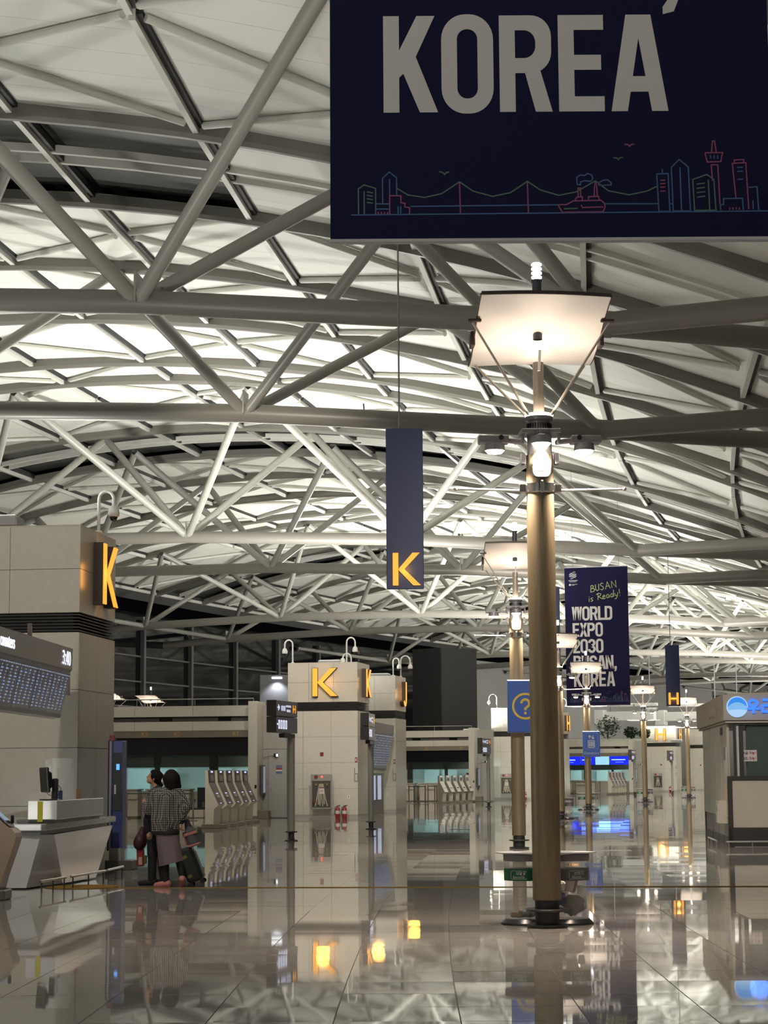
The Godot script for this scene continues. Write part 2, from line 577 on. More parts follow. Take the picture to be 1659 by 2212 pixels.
func make_trusses() -> void:
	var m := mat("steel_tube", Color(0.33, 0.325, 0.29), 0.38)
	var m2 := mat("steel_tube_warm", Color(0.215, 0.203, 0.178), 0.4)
	var names := ["nearest", "second", "third", "fourth", "fifth", "sixth", "seventh", "eighth", "ninth", "tenth", "eleventh", "twelfth", "thirteenth", "fourteenth"]
	for i in 14:
		var M := 51.03 + 46.0 * (i / 2)
		if i >= 2: M = [97.32, 142.8, 189.0, 235.0, 281.0, 322.0][i / 2 - 1]
		var inner: bool = i % 2 == 0
		var s := M - 7.0 if inner else M + 7.0
		var tops := [M - 3.9, M - 15.5] if inner else [M + 0.2, M + 11.5]
		var o := thing("roof_truss", "%s tubular steel roof truss counted from the front, pale grey chord and raking struts" % names[i], "roof truss", Vector3.ZERO, 0.0, "", "structure")
		var seg := 16 if i < 4 else 10
		var kk := -5
		for k in range(kk, 0):
			var mb := MB.new()
			var ta := TN0 + k * TNP; var tb := ta + TNP
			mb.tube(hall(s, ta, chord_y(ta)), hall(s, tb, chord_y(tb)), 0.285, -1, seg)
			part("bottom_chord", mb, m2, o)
		for sg in [-1.0, 1.0]:
			var mb := MB.new()
			var te := TN0 + TNP
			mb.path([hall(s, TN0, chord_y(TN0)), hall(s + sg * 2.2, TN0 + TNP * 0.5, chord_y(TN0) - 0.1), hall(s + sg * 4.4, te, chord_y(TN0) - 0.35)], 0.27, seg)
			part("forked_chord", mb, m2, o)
		# a welded sleeve at the fork
		var sl := MB.new()
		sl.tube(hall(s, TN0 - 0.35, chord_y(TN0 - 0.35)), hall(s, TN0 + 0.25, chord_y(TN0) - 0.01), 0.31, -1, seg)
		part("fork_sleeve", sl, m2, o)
		for k in range(kk, 1):
			var t := TN0 + k * TNP
			var nd := hall(s, t, chord_y(t))
			for dt in [-0.5, 0.5]:
				if k == 0 and dt > 0: continue
				for q in 2:
					var tt: float = t + dt * TNP
					var top := hall(tops[q], tt, roof_y(tt) - 0.38)
					var st := nd + (top - nd).normalized() * 0.12
					var mb := MB.new()
					mb.tube(st, top, 0.175, -1, 12 if i < 4 else 8, false)
					part("strut", mb, m, o)
			if k < 0:
				var cl := MB.new()
				cl.box(nd + Vector3(0, 0.3, 0), Vector3(0.05, 0.7, 0.75), Basis(Vector3.UP, -phi(s)))
				part("gusset", cl, m, o)

const UNSEEN_FLOODS := [  # lamps out of view, placed to brighten the ceiling
	[33.8, -8.9, 5.81, 40.0, "floodlight out of view on the roof of the near left check-in tower"],
	[42.0, -17.5, 4.45, 38.0, "floodlight on the added roof out of view at the left, front one"],
	[58.0, -17.5, 4.45, 75.0, "floodlight on the added roof out of view at the left, middle one"],
	[68.0, -17.5, 4.45, 150.0, "floodlight on the added roof out of view at the left, rear one"],
	[77.0, -9.3, 5.81, 90.0, "floodlight out of view on the roof of the tower with two letters K"],
	[83.0, -14.0, 4.23, 320.0, "floodlight out of view on the roof of the island with counters K1 to K3"],
	[87.5, -9.3, 5.81, 150.0, "floodlight out of view on the roof of the tower with the letter J"],
	[126.0, -13.0, 4.23, 800.0, "floodlight out of view on the roof of the second check-in island"],
	[129.5, -3.5, 5.81, 330.0, "floodlight out of view on the roof of the pale tower behind the question mark sign"],
	[138.5, -3.5, 5.81, 330.0, "floodlight out of view on the roof of the tower with the single H"],
	[172.0, -9.0, 4.23, 1000.0, "floodlight out of view on the roof of the third check-in island"],
	[190.0, -3.0, 5.81, 800.0, "floodlight out of view on the roof of the farthest tower"],
	[215.0, 2.0, 0.0, 1000.0, "floodlight out of view on the floor near the far end wall"],
	[240.0, -25.0, 0.0, 380.0, "floodlight out of view on the floor deep in the bend of the hall"],
	[275.0, -25.0, 0.0, 380.0, "floodlight out of view on the floor at the far end of the bend"],
	[22.0, -12.0, 0.0, 62.0, "floodlight out of view on the floor left of the viewer"],
	[-8.0, -17.0, 0.0, 580.0, "floodlight out of view on the floor behind the viewer's left shoulder"],
]

# added fill spotlights behind the truss chords and under the roof, lighting fronts
const FILL_SPOTS := [
	# s, t, y, aim s, t, y, strength, half angle, label
	[19.0, -7.0, 14.0, 33.0, -5.0, 1.6, 95.0, 32.0, "spotlight under the roof above the big banner, added to light the white desk"],
	[20.0, 2.5, 13.0, 43.0, 5.0, 1.6, 230.0, 24.0, "spotlight under the roof above the big banner, added to light the bank kiosk"],
	[44.45, -8.0, 12.35, 75.0, -9.0, 2.2, 190.0, 24.0, "spotlight behind the nearest truss chord, added to light the tower with two letters K"],
	[58.6, -5.0, 12.2, 86.0, -7.0, 2.5, 200.0, 24.0, "spotlight behind the second truss chord, added to light the tower with the letter J"],
	[90.9, -6.0, 12.2, 122.0, -6.0, 2.2, 330.0, 24.0, "spotlight behind the third truss chord, added to light the second island"],
	[104.8, -4.0, 12.1, 130.0, -3.0, 2.5, 240.0, 24.0, "spotlight behind the fourth truss chord, added to light the pale tower"],
	[136.5, -3.0, 12.1, 170.0, -3.0, 2.0, 230.0, 25.0, "spotlight behind the fifth truss chord, added to light the third island"],
]

func fill_spot_lights() -> void:
	for a in FILL_SPOTS:
		var p := hall(a[0], a[1], a[2]); var q := hall(a[3], a[4], a[5])
		var d := (q - p).normalized()
		var b := Basis.looking_at(d, Vector3.UP)
		var o := thing("fill_spotlight", a[8], "fill_spotlight", p, 0.0)
		var mb := MB.new()
		mb.lathe([Vector2(0.0, -0.16), Vector2(0.07, -0.15), Vector2(0.09, 0.0), Vector2(0.10, 0.12), Vector2(0.085, 0.12)], 18, Transform3D(b * Basis(Vector3.RIGHT, -PI / 2), Vector3.ZERO))
		part("housing", mb, mat("unseen_lamp_housing", Color(0.3, 0.3, 0.3), 0.5), o)
		mb = MB.new()
		mb.lathe([Vector2(0.085, 0.10), Vector2(0.0, 0.105)], 18, Transform3D(b * Basis(Vector3.RIGHT, -PI / 2), Vector3.ZERO))
		part("lens", mb, glow("unseen_lamp_lens", Color(1, 0.95, 0.86), 2.0), o)
		var top: float = roof_y(a[1]) - a[2] - 0.4
		mb = MB.new(); mb.tube(Vector3(0, 0.07, 0), Vector3(0, top if a[0] < 30.0 else 0.3, 0) - d * (0.0 if a[0] < 30.0 else 0.35), 0.025, -1, 8)
		part("stem", mb, mat("unseen_lamp_housing", Color(0.3, 0.3, 0.3), 0.5), o)
		spot(p + d * 0.14, q, a[6], a[7], Color(1.0, 0.92, 0.80), 0.25)

# ---------- lamp posts down the middle of the hall ----------
func make_post() -> Node3D:
	var o := thing("lamp_post", "nearest tall lamp post, bronze column with curved white reflector sail and clock", "lamp post")
	var bronze := mat("bronze_satin", Color(0.25, 0.195, 0.12), 0.42, 0.3)
	bronze.albedo_texture = noise_tex(0.03, Color(0.86, 0.86, 0.86), Color.WHITE, 256, 3, 11)
	bronze.uv1_triplanar = true; bronze.uv1_scale = Vector3(5, 0.25, 5)
	var char := mat("charcoal_metal", Color(0.035, 0.034, 0.036), 0.4, 0.2)
	var greym := mat("lamp_grey", Color(0.30, 0.29, 0.30), 0.4, 0.2)
	var steel := mat("bright_steel", Color(0.72, 0.70, 0.67), 0.18, 1.0)
	var white := mat("sail_white", Color(0.80, 0.76, 0.72), 0.6)
	var hot := glow("lamp_lens", Color(1.0, 0.86, 0.72), 18.0, Color(0.5, 0.5, 0.5))
	var mb := MB.new()
	mb.lathe([Vector2(0.205, 0.0), Vector2(0.215, 0.03), Vector2(0.125, 0.045), Vector2(0.125, 0.19), Vector2(0.125, 0.2), Vector2(0.125, 0.32)], 28)
	part("base", mb, char, o)
	mb = MB.new()
	mb.lathe([Vector2(0.12, 0.15), Vector2(0.215, 0.165), Vector2(0.222, 0.18), Vector2(0.215, 0.19), Vector2(0.12, 0.19)], 28)
	part("flange", mb, char, o)
	mb = MB.new()
	mb.lathe([Vector2(0.125, 0.27), Vector2(0.146, 0.28), Vector2(0.146, 4.2), Vector2(0.141, 4.9), Vector2(0.0, 4.9)], 36)
	part("column", mb, bronze, o)
	mb = MB.new()
	mb.lathe([Vector2(0.0, 4.9), Vector2(0.13, 4.9), Vector2(0.13, 5.16), Vector2(0.115, 5.2), Vector2(0.115, 5.26), Vector2(0.0, 5.26)], 28)
	part("head", mb, greym, o)
	mb = MB.new()
	for q in 28:
		var a := TAU * q / 28
		mb.box(Vector3(cos(a) * 0.125, 5.19, sin(a) * 0.125), Vector3(0.02, 0.09, 0.006), Basis(Vector3.UP, -a))
	part("heat_sink", mb, char, o)
	# ring that throws light up on the sail
	mb = MB.new()
	mb.lathe([Vector2(0.10, 5.25), Vector2(0.145, 5.27), Vector2(0.15, 5.31), Vector2(0.0, 5.31)], 28)
	var up := part("uplight", mb, greym, o)
	mb = MB.new()
	mb.lathe([Vector2(0.148, 5.295), Vector2(0.152, 5.335), Vector2(0.13, 5.345), Vector2(0.0, 5.345)], 28)
	part("lens", mb, hot, up)
	# bracket plates and three floodlamps
	var br := MB.new()
	br.box(Vector3(0, 5.135, 0.02), Vector3(0.42, 0.05, 0.34), Basis.IDENTITY, 0.008)
	for sg in [-1.0, 1.0]:
		br.box(Vector3(sg * 0.19, 5.06, 0.13), Vector3(0.03, 0.12, 0.06), Basis.IDENTITY, 0.006)
		br.box(Vector3(sg * 0.18, 4.86, 0.0), Vector3(0.05, 0.12, 0.1), Basis.IDENTITY, 0.008)
	part("bracket", br, greym, o)
	for sg in [-1.0, 0.0, 1.0]:
		var cx: float = sg * 0.475; var cz := 0.0 if sg != 0.0 else 0.17
		var cy := 5.0 if sg != 0.0 else 5.05
		var fl := MB.new()
		fl.lathe([Vector2(0.10, 0.03), Vector2(0.105, 0.0), Vector2(0.11, -0.05), Vector2(0.0, -0.05)], 24, Transform3D(Basis.IDENTITY, Vector3(cx, cy, cz)))
		fl.lathe([Vector2(0.11, -0.03), Vector2(0.085, 0.03), Vector2(0.06, 0.05), Vector2(0.0, 0.05)], 20, Transform3D(Basis.IDENTITY, Vector3(cx, cy, cz)))
		if sg != 0.0:
			fl.box(Vector3(sg * 0.3, cy + 0.055, 0), Vector3(0.26, 0.045, 0.08), Basis(Vector3.BACK, sg * 0.12), 0.008)
			fl.box(Vector3(sg * 0.49, cy + 0.065, 0), Vector3(0.32, 0.085, 0.16), Basis.IDENTITY, 0.01)
		else:
			for q in 24:
				var a := TAU * q / 24
				fl.box(Vector3(cos(a) * 0.09, cy + 0.065, cz + sin(a) * 0.09), Vector3(0.02, 0.05, 0.005), Basis(Vector3.UP, -a))
		var f := part("floodlamp", fl, greym, o)
		var ln := MB.new()
		ln.lathe([Vector2(0.0, -0.085), Vector2(0.075, -0.078), Vector2(0.102, -0.048)], 24, Transform3D(Basis.IDENTITY, Vector3(cx, cy, cz)))
		part("lens", ln, hot, f)
		if sg != 0.0:
			var bo := MB.new()
			bo.tube(Vector3(cx - sg * 0.06, cy + 0.08, 0.06), Vector3(cx - sg * 0.06, cy + 0.08, 0.1), 0.026, -1, 12)
			part("pivot_bolt", bo, char, f)
	# upper pole, through the sail to the beacon
	mb = MB.new()
	mb.lathe([Vector2(0.058, 5.3), Vector2(0.058, 5.9), Vector2(0.0, 5.9)], 20)
	part("pole", mb, mat("pole_champagne", Color(0.45, 0.38, 0.30), 0.35, 0.4), o)
	mb = MB.new()
	mb.tube(Vector3(0.0, 5.8, 0.07), Vector3(0.012, 6.02, 0.08), 0.014, 0.016, 10)
	part("probe", mb, white, o)
	mb = MB.new()
	mb.lathe([Vector2(0.05, 6.15), Vector2(0.05, 6.78), Vector2(0.058, 6.78), Vector2(0.058, 6.80), Vector2(0.0, 6.80)], 16)
	part("beacon_stem", mb, mat("stem_grey", Color(0.07, 0.075, 0.09), 0.4), o)
	var bc := MB.new()
	bc.lathe([Vector2(0.035, 6.8), Vector2(0.035, 6.98), Vector2(0.0, 6.99)], 14)
	var beacon := part("beacon", bc, glow("beacon_white", Color(0.9, 0.95, 1.0), 2.2, Color(0.6, 0.6, 0.6)), o)
	for q in 4:
		var rg := MB.new()
		rg.lathe([Vector2(0.04, 6.815 + q * 0.047), Vector2(0.058, 6.82 + q * 0.047), Vector2(0.058, 6.838 + q * 0.047), Vector2(0.04, 6.85 + q * 0.047)], 16)
		part("ring", rg, glow("beacon_ring", Color(0.85, 0.92, 1.0), 1.2, Color(0.6, 0.6, 0.6)), beacon)
	# reflector sail
	var sl := MB.new()
	var nu := 12; var nv := 12
	var P := []
	for j in nv + 1:
		var row := []
		for i in nu + 1:
			var w := float(j) / nv
			var q := (float(i) / nu - 0.5)
			var y := 6.03 + 0.40 * pow(1.0 - w, 1.35) + 0.03 * sin(w * TAU) + 0.02 * cos(q * PI) - 0.02 * cos(w * PI) * q
			row.append(Vector3(q * 1.34, y, 0.8 - 1.6 * w))
		P.append(row)
	var th := Vector3(0, 0.014, 0)
	var k0 := sl.v.size()
	for side in 2:
		for j in nv + 1:
			for i in nu + 1:
				var p: Vector3 = P[j][i]
				var du: Vector3 = P[j][mini(i + 1, nu)] - P[j][maxi(i - 1, 0)]
				var dv: Vector3 = P[mini(j + 1, nv)][i] - P[maxi(j - 1, 0)][i]
				var nn := du.cross(dv).normalized()
				if nn.y > 0: nn = -nn
				sl.vert(p + th * side, nn if side == 0 else -nn)
	var per := (nu + 1) * (nv + 1)
	for j in nv:
		for i in nu:
			var a := k0 + j * (nu + 1) + i
			var b := a + nu + 1
			sl.ix.append_array([a, b + 1, b, a, a + 1, b + 1])
			sl.ix.append_array([a + per, b + per, b + 1 + per, a + per, b + 1 + per, a + 1 + per])
	part("sail", sl, white, o)
	var rim := MB.new()
	for e in 2:
		var jj := 0 if e == 0 else nv
		for i in nu:
			strip_box(rim, P[jj][i] + Vector3(0, 0.02, 0.008 - e * 0.016), P[jj][i + 1] + Vector3(0, 0.02, 0.008 - e * 0.016), 0.014, 0.035)
	for e in 2:
		var ii := 0 if e == 0 else nu
		for j in nv:
			strip_box(rim, P[j][ii] + Vector3(0.004 * (e * 2 - 1), 0.012, 0), P[j + 1][ii] + Vector3(0.004 * (e * 2 - 1), 0.012, 0), 0.012, 0.024)
	part("sail_rim", rim, mat("rim_brown", Color(0.06, 0.04, 0.035), 0.5), o)
	for sg in [-1.0, 1.0]:
		for fr in 2:
			var st := MB.new()
			var tip := Vector3(sg * 0.72, 6.26, 0.32) if fr == 0 else Vector3(sg * 0.6, 6.02, -0.74)
			st.tube(Vector3(sg * 0.12, 5.32, 0.09 - fr * 0.15), tip, 0.016, 0.013, 8)
			part("stay", st, mat("stay_cream", Color(0.62, 0.56, 0.48), 0.35, 0.3), o)
		var bk := MB.new()
		bk.box(Vector3(sg * 0.70, 6.285, 0.32), Vector3(0.14, 0.03, 0.05), Basis.IDENTITY, 0.006)
		bk.box(Vector3(sg * 0.69, 6.17, -0.12), Vector3(0.05, 0.16, 0.2), Basis.IDENTITY, 0.01)
		part("side_bracket", bk, mat("rim_brown", Color(0.06, 0.04, 0.035), 0.5), o)
	# clock
	var ck := MB.new()
	var rr := rounded(Vector2.ZERO, 0.098, 0.108, 0.055, 6)
	ck.prism(rr, 0.05, Transform3D(Basis.IDENTITY, Vector3(0, 4.75, 0.125)))
	var clock := part("clock", ck, mat("clock_rim", Color(0.5, 0.5, 0.5), 0.3, 0.6), o)
	ck = MB.new()
	ck.prism(rounded(Vector2.ZERO, 0.09, 0.1, 0.05, 6), 0.004, Transform3D(Basis.IDENTITY, Vector3(0, 4.75, 0.175)))
	part("dial", ck, glow("dial_white", Color(1, 0.97, 0.93), 0.9, Color(0.8, 0.8, 0.8)), clock)
	ck = MB.new()
	var xf := Transform3D(Basis.IDENTITY, Vector3(0, 4.75, 0.1795))
	ck.line([Vector2(-0.085, 0.02), Vector2(0.0, -0.015), Vector2(0.03, -0.026)], 0.006, 0.002, xf)
	ck.line([Vector2(-0.045, -0.045), Vector2(0.055, -0.045)], 0.006, 0.002, xf)
	ck.line([Vector2(-0.015, 0.062), Vector2(0.02, 0.062)], 0.006, 0.002, xf)
	part("clock_hands", ck, char, clock)
	# clamp with two rods
	mb = MB.new()
	mb.lathe([Vector2(0.148, 4.49), Vector2(0.16, 4.5), Vector2(0.16, 4.59), Vector2(0.148, 4.6)], 30)
	for sg in [-1.0, 1.0]:
		mb.box(Vector3(sg * 0.185, 4.545, 0.0), Vector3(0.075, 0.09, 0.06), Basis.IDENTITY, 0.006)
	mb.box(Vector3(0, 4.545, 0.17), Vector3(0.035, 0.13, 0.035), Basis.IDENTITY, 0.008)
	part("clamp", mb, steel, o)
	for sg in [-1.0, 1.0]:
		mb = MB.new()
		mb.tube(Vector3(sg * 0.2, 4.525, 0), Vector3(sg * 0.88, 4.54, 0), 0.014, 0.013, 10)
		mb.lathe([Vector2(0, -0.024), Vector2(0.02, -0.012), Vector2(0.024, 0), Vector2(0.02, 0.012), Vector2(0, 0.024)], 12, Transform3D(Basis.IDENTITY, Vector3(sg * 0.895, 4.54, 0)), true)
		part("banner_rod", mb, mat("rod_pale", Color(0.75, 0.71, 0.68), 0.3, 0.3), o)
	return o

func rounded(c: Vector2, hx: float, hy: float, r: float, n := 5) -> PackedVector2Array:
	var P := PackedVector2Array()
	for q in 4:
		var s := Vector2([1, -1, -1, 1][q], [1, 1, -1, -1][q])
		for j in n + 1:
			var a := PI * 0.5 * (q + float(j) / n)
			P.append(c + Vector2(s.x * (hx - r), s.y * (hy - r)) + Vector2(cos(a), sin(a)) * r)
	return P

func post_lights(o: Node3D, s: float) -> void:
	var w := Color(1.0, 0.82, 0.66)
	for e in [[-0.5, 0.35], [0.5, 0.35], [-0.5, -0.35], [0.5, -0.35]]:
		spot(Vector3(e[0] * 0.24, 5.37, e[1] * 0.3), Vector3(e[0], 6.2, e[1]), POST_UP, 50.0, w, 0.08, o)
	for x in [-0.475, 0.475]:
		spot(Vector3(x, 4.90, 0.0), Vector3(x * 0.95, 0, 0.0), POST_DOWN, 62.0, w, 0.08, o)
	spot(Vector3(0, 4.94, 0.17), Vector3(0, 0, 0.35), POST_DOWN, 62.0, w, 0.08, o)
	omni(Vector3(0, 6.9, 0), 0.5, Color(0.9, 0.95, 1.0), 0.04, o)

const POST_UP := 0.62
const POST_DOWN := 18.0
const POSTS := [[1.65, 20.8], [2.83, 42.9], [6.13, 70.5], [8.92, 88.5], [14.45, 112.0], [19.6, 130.0]]

func make_posts() -> void:
	var proto := make_post()
	var L := ["", "second lamp post, carrying the blue question mark sign, behind the nearest post", "third lamp post, mostly hidden behind the nearest column", "fourth lamp post, carrying the blue elevators sign, in front of the far blue banner", "fifth lamp post, standing before the far tower with the two letters H", "sixth and smallest lamp post of the middle row, beside the bank kiosk"]
	for i in POSTS.size():
		var s: float = POSTS[i][1]
		var at := Vector3(POSTS[i][0], 0, -s)
		var turn := -(phi(s) - 0.075)
		var o: Node3D
		if i == 0:
			o = proto
			o.position = at; o.rotation.y = turn
		else:
			o = copy(proto, L[i], at, turn)
		if i == 0: o.set_meta("group", "lamp posts in the middle of the hall")
		o.set_meta("group", "lamp posts in the middle of the hall")
	for i in POSTS.size():
		var h := Node3D.new(); h.name = numbered("post_lights"); add_child(h)
		h.position = Vector3(POSTS[i][0], 0, -POSTS[i][1]); h.rotation.y = -(phi(POSTS[i][1]) - 0.075)
		post_lights(h, POSTS[i][1])
	# two more of another row far on the left, seen above the check-in bulkhead
	for e in [[-15.95, 116.0, "left of two distant lamp posts whose sails show above the check-in bulkhead", 0.5], [-14.2, 121.0, "right of two distant lamp posts whose sails show above the check-in bulkhead", 0.35]]:
		copy(proto, e[2], Vector3(e[0], 0, -e[1]), -e[3], "distant lamp posts behind the check-in bulkhead")
		var h := Node3D.new(); h.name = numbered("post_lights"); add_child(h)
		h.position = Vector3(e[0], 0, -e[1]); h.rotation.y = -e[3]
		post_lights(h, e[1])

# ---------- letters cut as flat shapes, cap height 1 ----------
func glyph(mb: MB, ch: String, xf: Transform3D, st := 0.17, hs := 0.155, th := 0.003) -> float:
	# returns the advance
	var pv := func(a: Array) -> PackedVector2Array:
		var P := PackedVector2Array()
		for q in range(0, a.size(), 2): P.append(Vector2(a[q], a[q + 1]))
		return P
	var w := 0.56
	match ch:
		"K":
			mb.prism(pv.call([0, 0, st, 0, st, 1, 0, 1]), th, xf)
			mb.prism(pv.call([st, 0.36, st, 0.64, 0.36, 1, 0.555, 1, 0.35, 0.575]), th, xf)
			mb.prism(pv.call([st, 0.36, 0.35, 0.575, 0.585, 0, 0.39, 0, 0.215, 0.40]), th, xf)
			return 0.60
		"O", "0":
			mb.ring(rounded(Vector2(0.28, 0.5), 0.28, 0.515, 0.26, 8), rounded(Vector2(0.28, 0.5), 0.28 - st, 0.515 - hs, 0.105, 8), th, xf)
			return 0.60
		"R", "P", "B", "D":
			mb.prism(pv.call([0, 0, st, 0, st, 1, 0, 1]), th, xf)
			var bowls := [[0.40, 1.0]]
			if ch == "D": bowls = [[0.0, 1.0]]
			if ch == "B": bowls = [[0.0, 0.54], [0.46, 1.0]]
			for bw in bowls:
				var lo: float = bw[0]; var hi: float = bw[1]
				var R := minf(0.22, (hi - lo) * 0.42)
				var ri := R - hs * 0.62
				var o := PackedVector2Array([Vector2(st, lo)]); var i := PackedVector2Array([Vector2(st, lo + hs)])
				for q in 9:
					var a := -PI / 2 + PI / 2 * q / 8
					o.append(Vector2(w - R, lo + R) + Vector2(cos(a), sin(a)) * R)
					i.append(Vector2(w - st - ri, lo + hs + ri) + Vector2(cos(a), sin(a)) * ri)
				for q in 9:
					var a := PI / 2 * q / 8
					o.append(Vector2(w - R, hi - R) + Vector2(cos(a), sin(a)) * R)
					i.append(Vector2(w - st - ri, hi - hs - ri) + Vector2(cos(a), sin(a)) * ri)
				o.append(Vector2(st, hi)); i.append(Vector2(st, hi - hs))
				for q in o.size() - 1:
					mb.prism(PackedVector2Array([o[q], o[q + 1], i[q + 1], i[q]]), th, xf)
			if ch == "R":
				mb.prism(pv.call([0.27, 0.42, 0.385, 0, 0.565, 0, 0.43, 0.46]), th, xf)
			return 0.61
		"E", "L":
			mb.prism(pv.call([0, 0, st, 0, st, 1, 0, 1]), th, xf)
			mb.prism(pv.call([st, 0, 0.49, 0, 0.49, hs, st, hs]), th, xf)
			if ch == "L": return 0.51
			mb.prism(pv.call([st, 1 - hs, 0.49, 1 - hs, 0.49, 1, st, 1]), th, xf)
			mb.prism(pv.call([st, 0.43, 0.46, 0.43, 0.46, 0.43 + hs, st, 0.43 + hs]), th, xf)
			return 0.54
		"A":
			mb.prism(pv.call([0, 0, 0.175, 0, 0.345, 1, 0.17, 1]), th, xf)
			mb.prism(pv.call([0.61, 0, 0.435, 0, 0.262, 1, 0.44, 1]), th, xf)
			mb.prism(pv.call([0.2, 0.2, 0.41, 0.2, 0.385, 0.36, 0.225, 0.36]), th, xf)
			return 0.63
		"W":
			for q in 2:
				var x := q * 0.37
				mb.prism(pv.call([x, 1, x + 0.16, 1, x + 0.275, 0, x + 0.12, 0]), th, xf)
				mb.prism(pv.call([x + 0.395, 1, x + 0.245, 1, x + 0.12, 0, x + 0.275, 0]), th, xf)
			return 0.79
		"X":
			mb.prism(pv.call([0, 0, 0.175, 0, 0.55, 1, 0.375, 1]), th, xf)
			mb.prism(pv.call([0.57, 0, 0.39, 0, 0.02, 1, 0.2, 1]), th, xf)
			return 0.585
		"N":
			mb.prism(pv.call([0, 0, st, 0, st, 1, 0, 1]), th, xf)
			mb.prism(pv.call([0.40, 0, 0.57, 0, 0.57, 1, 0.40, 1]), th, xf)
			mb.prism(pv.call([0.02, 1, 0.18, 1, 0.55, 0, 0.39, 0]), th, xf)
			return 0.62
		"U":
			mb.line(arc_pts([Vector2(st / 2, 1), Vector2(st / 2, 0.27)], Vector2(0.28, 0.275), 0.28 - st / 2, PI, TAU, [Vector2(0.56 - st / 2, 1)]), st, th, xf)
			return 0.61
		"S":
			mb.line(arc_pts(arc_pts([Vector2(0.475, 0.68)], Vector2(0.28, 0.725), 0.195, 0.1, PI * 1.15, []), Vector2(0.28, 0.275), 0.195, PI * 0.3, -PI * 1.1, []), st, th, xf)
			return 0.60
		"2":
			mb.line(arc_pts([], Vector2(0.27, 0.72), 0.195, PI, -0.5, [Vector2(0.10, 0.16)]), st, th, xf)
			mb.prism(pv.call([0.02, 0, 0.53, 0, 0.53, hs, 0.02, hs]), th, xf)
			return 0.575
		"3":
			mb.line(arc_pts(arc_pts([], Vector2(0.26, 0.73), 0.19, PI, -PI * 0.45, []), Vector2(0.26, 0.275), 0.2, PI * 0.45, -PI, []), st, th, xf)
			return 0.575
		",":
			mb.prism(pv.call([0.02, 0.2, 0.2, 0.2, 0.2, 0.0, 0.14, -0.15, 0.02, -0.18, 0.02, -0.1, 0.09, 0.0, 0.02, 0.0]), th, xf)
			return 0.25
	return 0.3

func arc_pts(pre: Array, c: Vector2, r: float, a0: float, a1: float, post: Array) -> Array:
	var P := pre.duplicate()
	for q in 13:
		var a := lerpf(a0, a1, q / 12.0)
		P.append(c + Vector2(cos(a), sin(a)) * r)
	P.append_array(post)
	return P

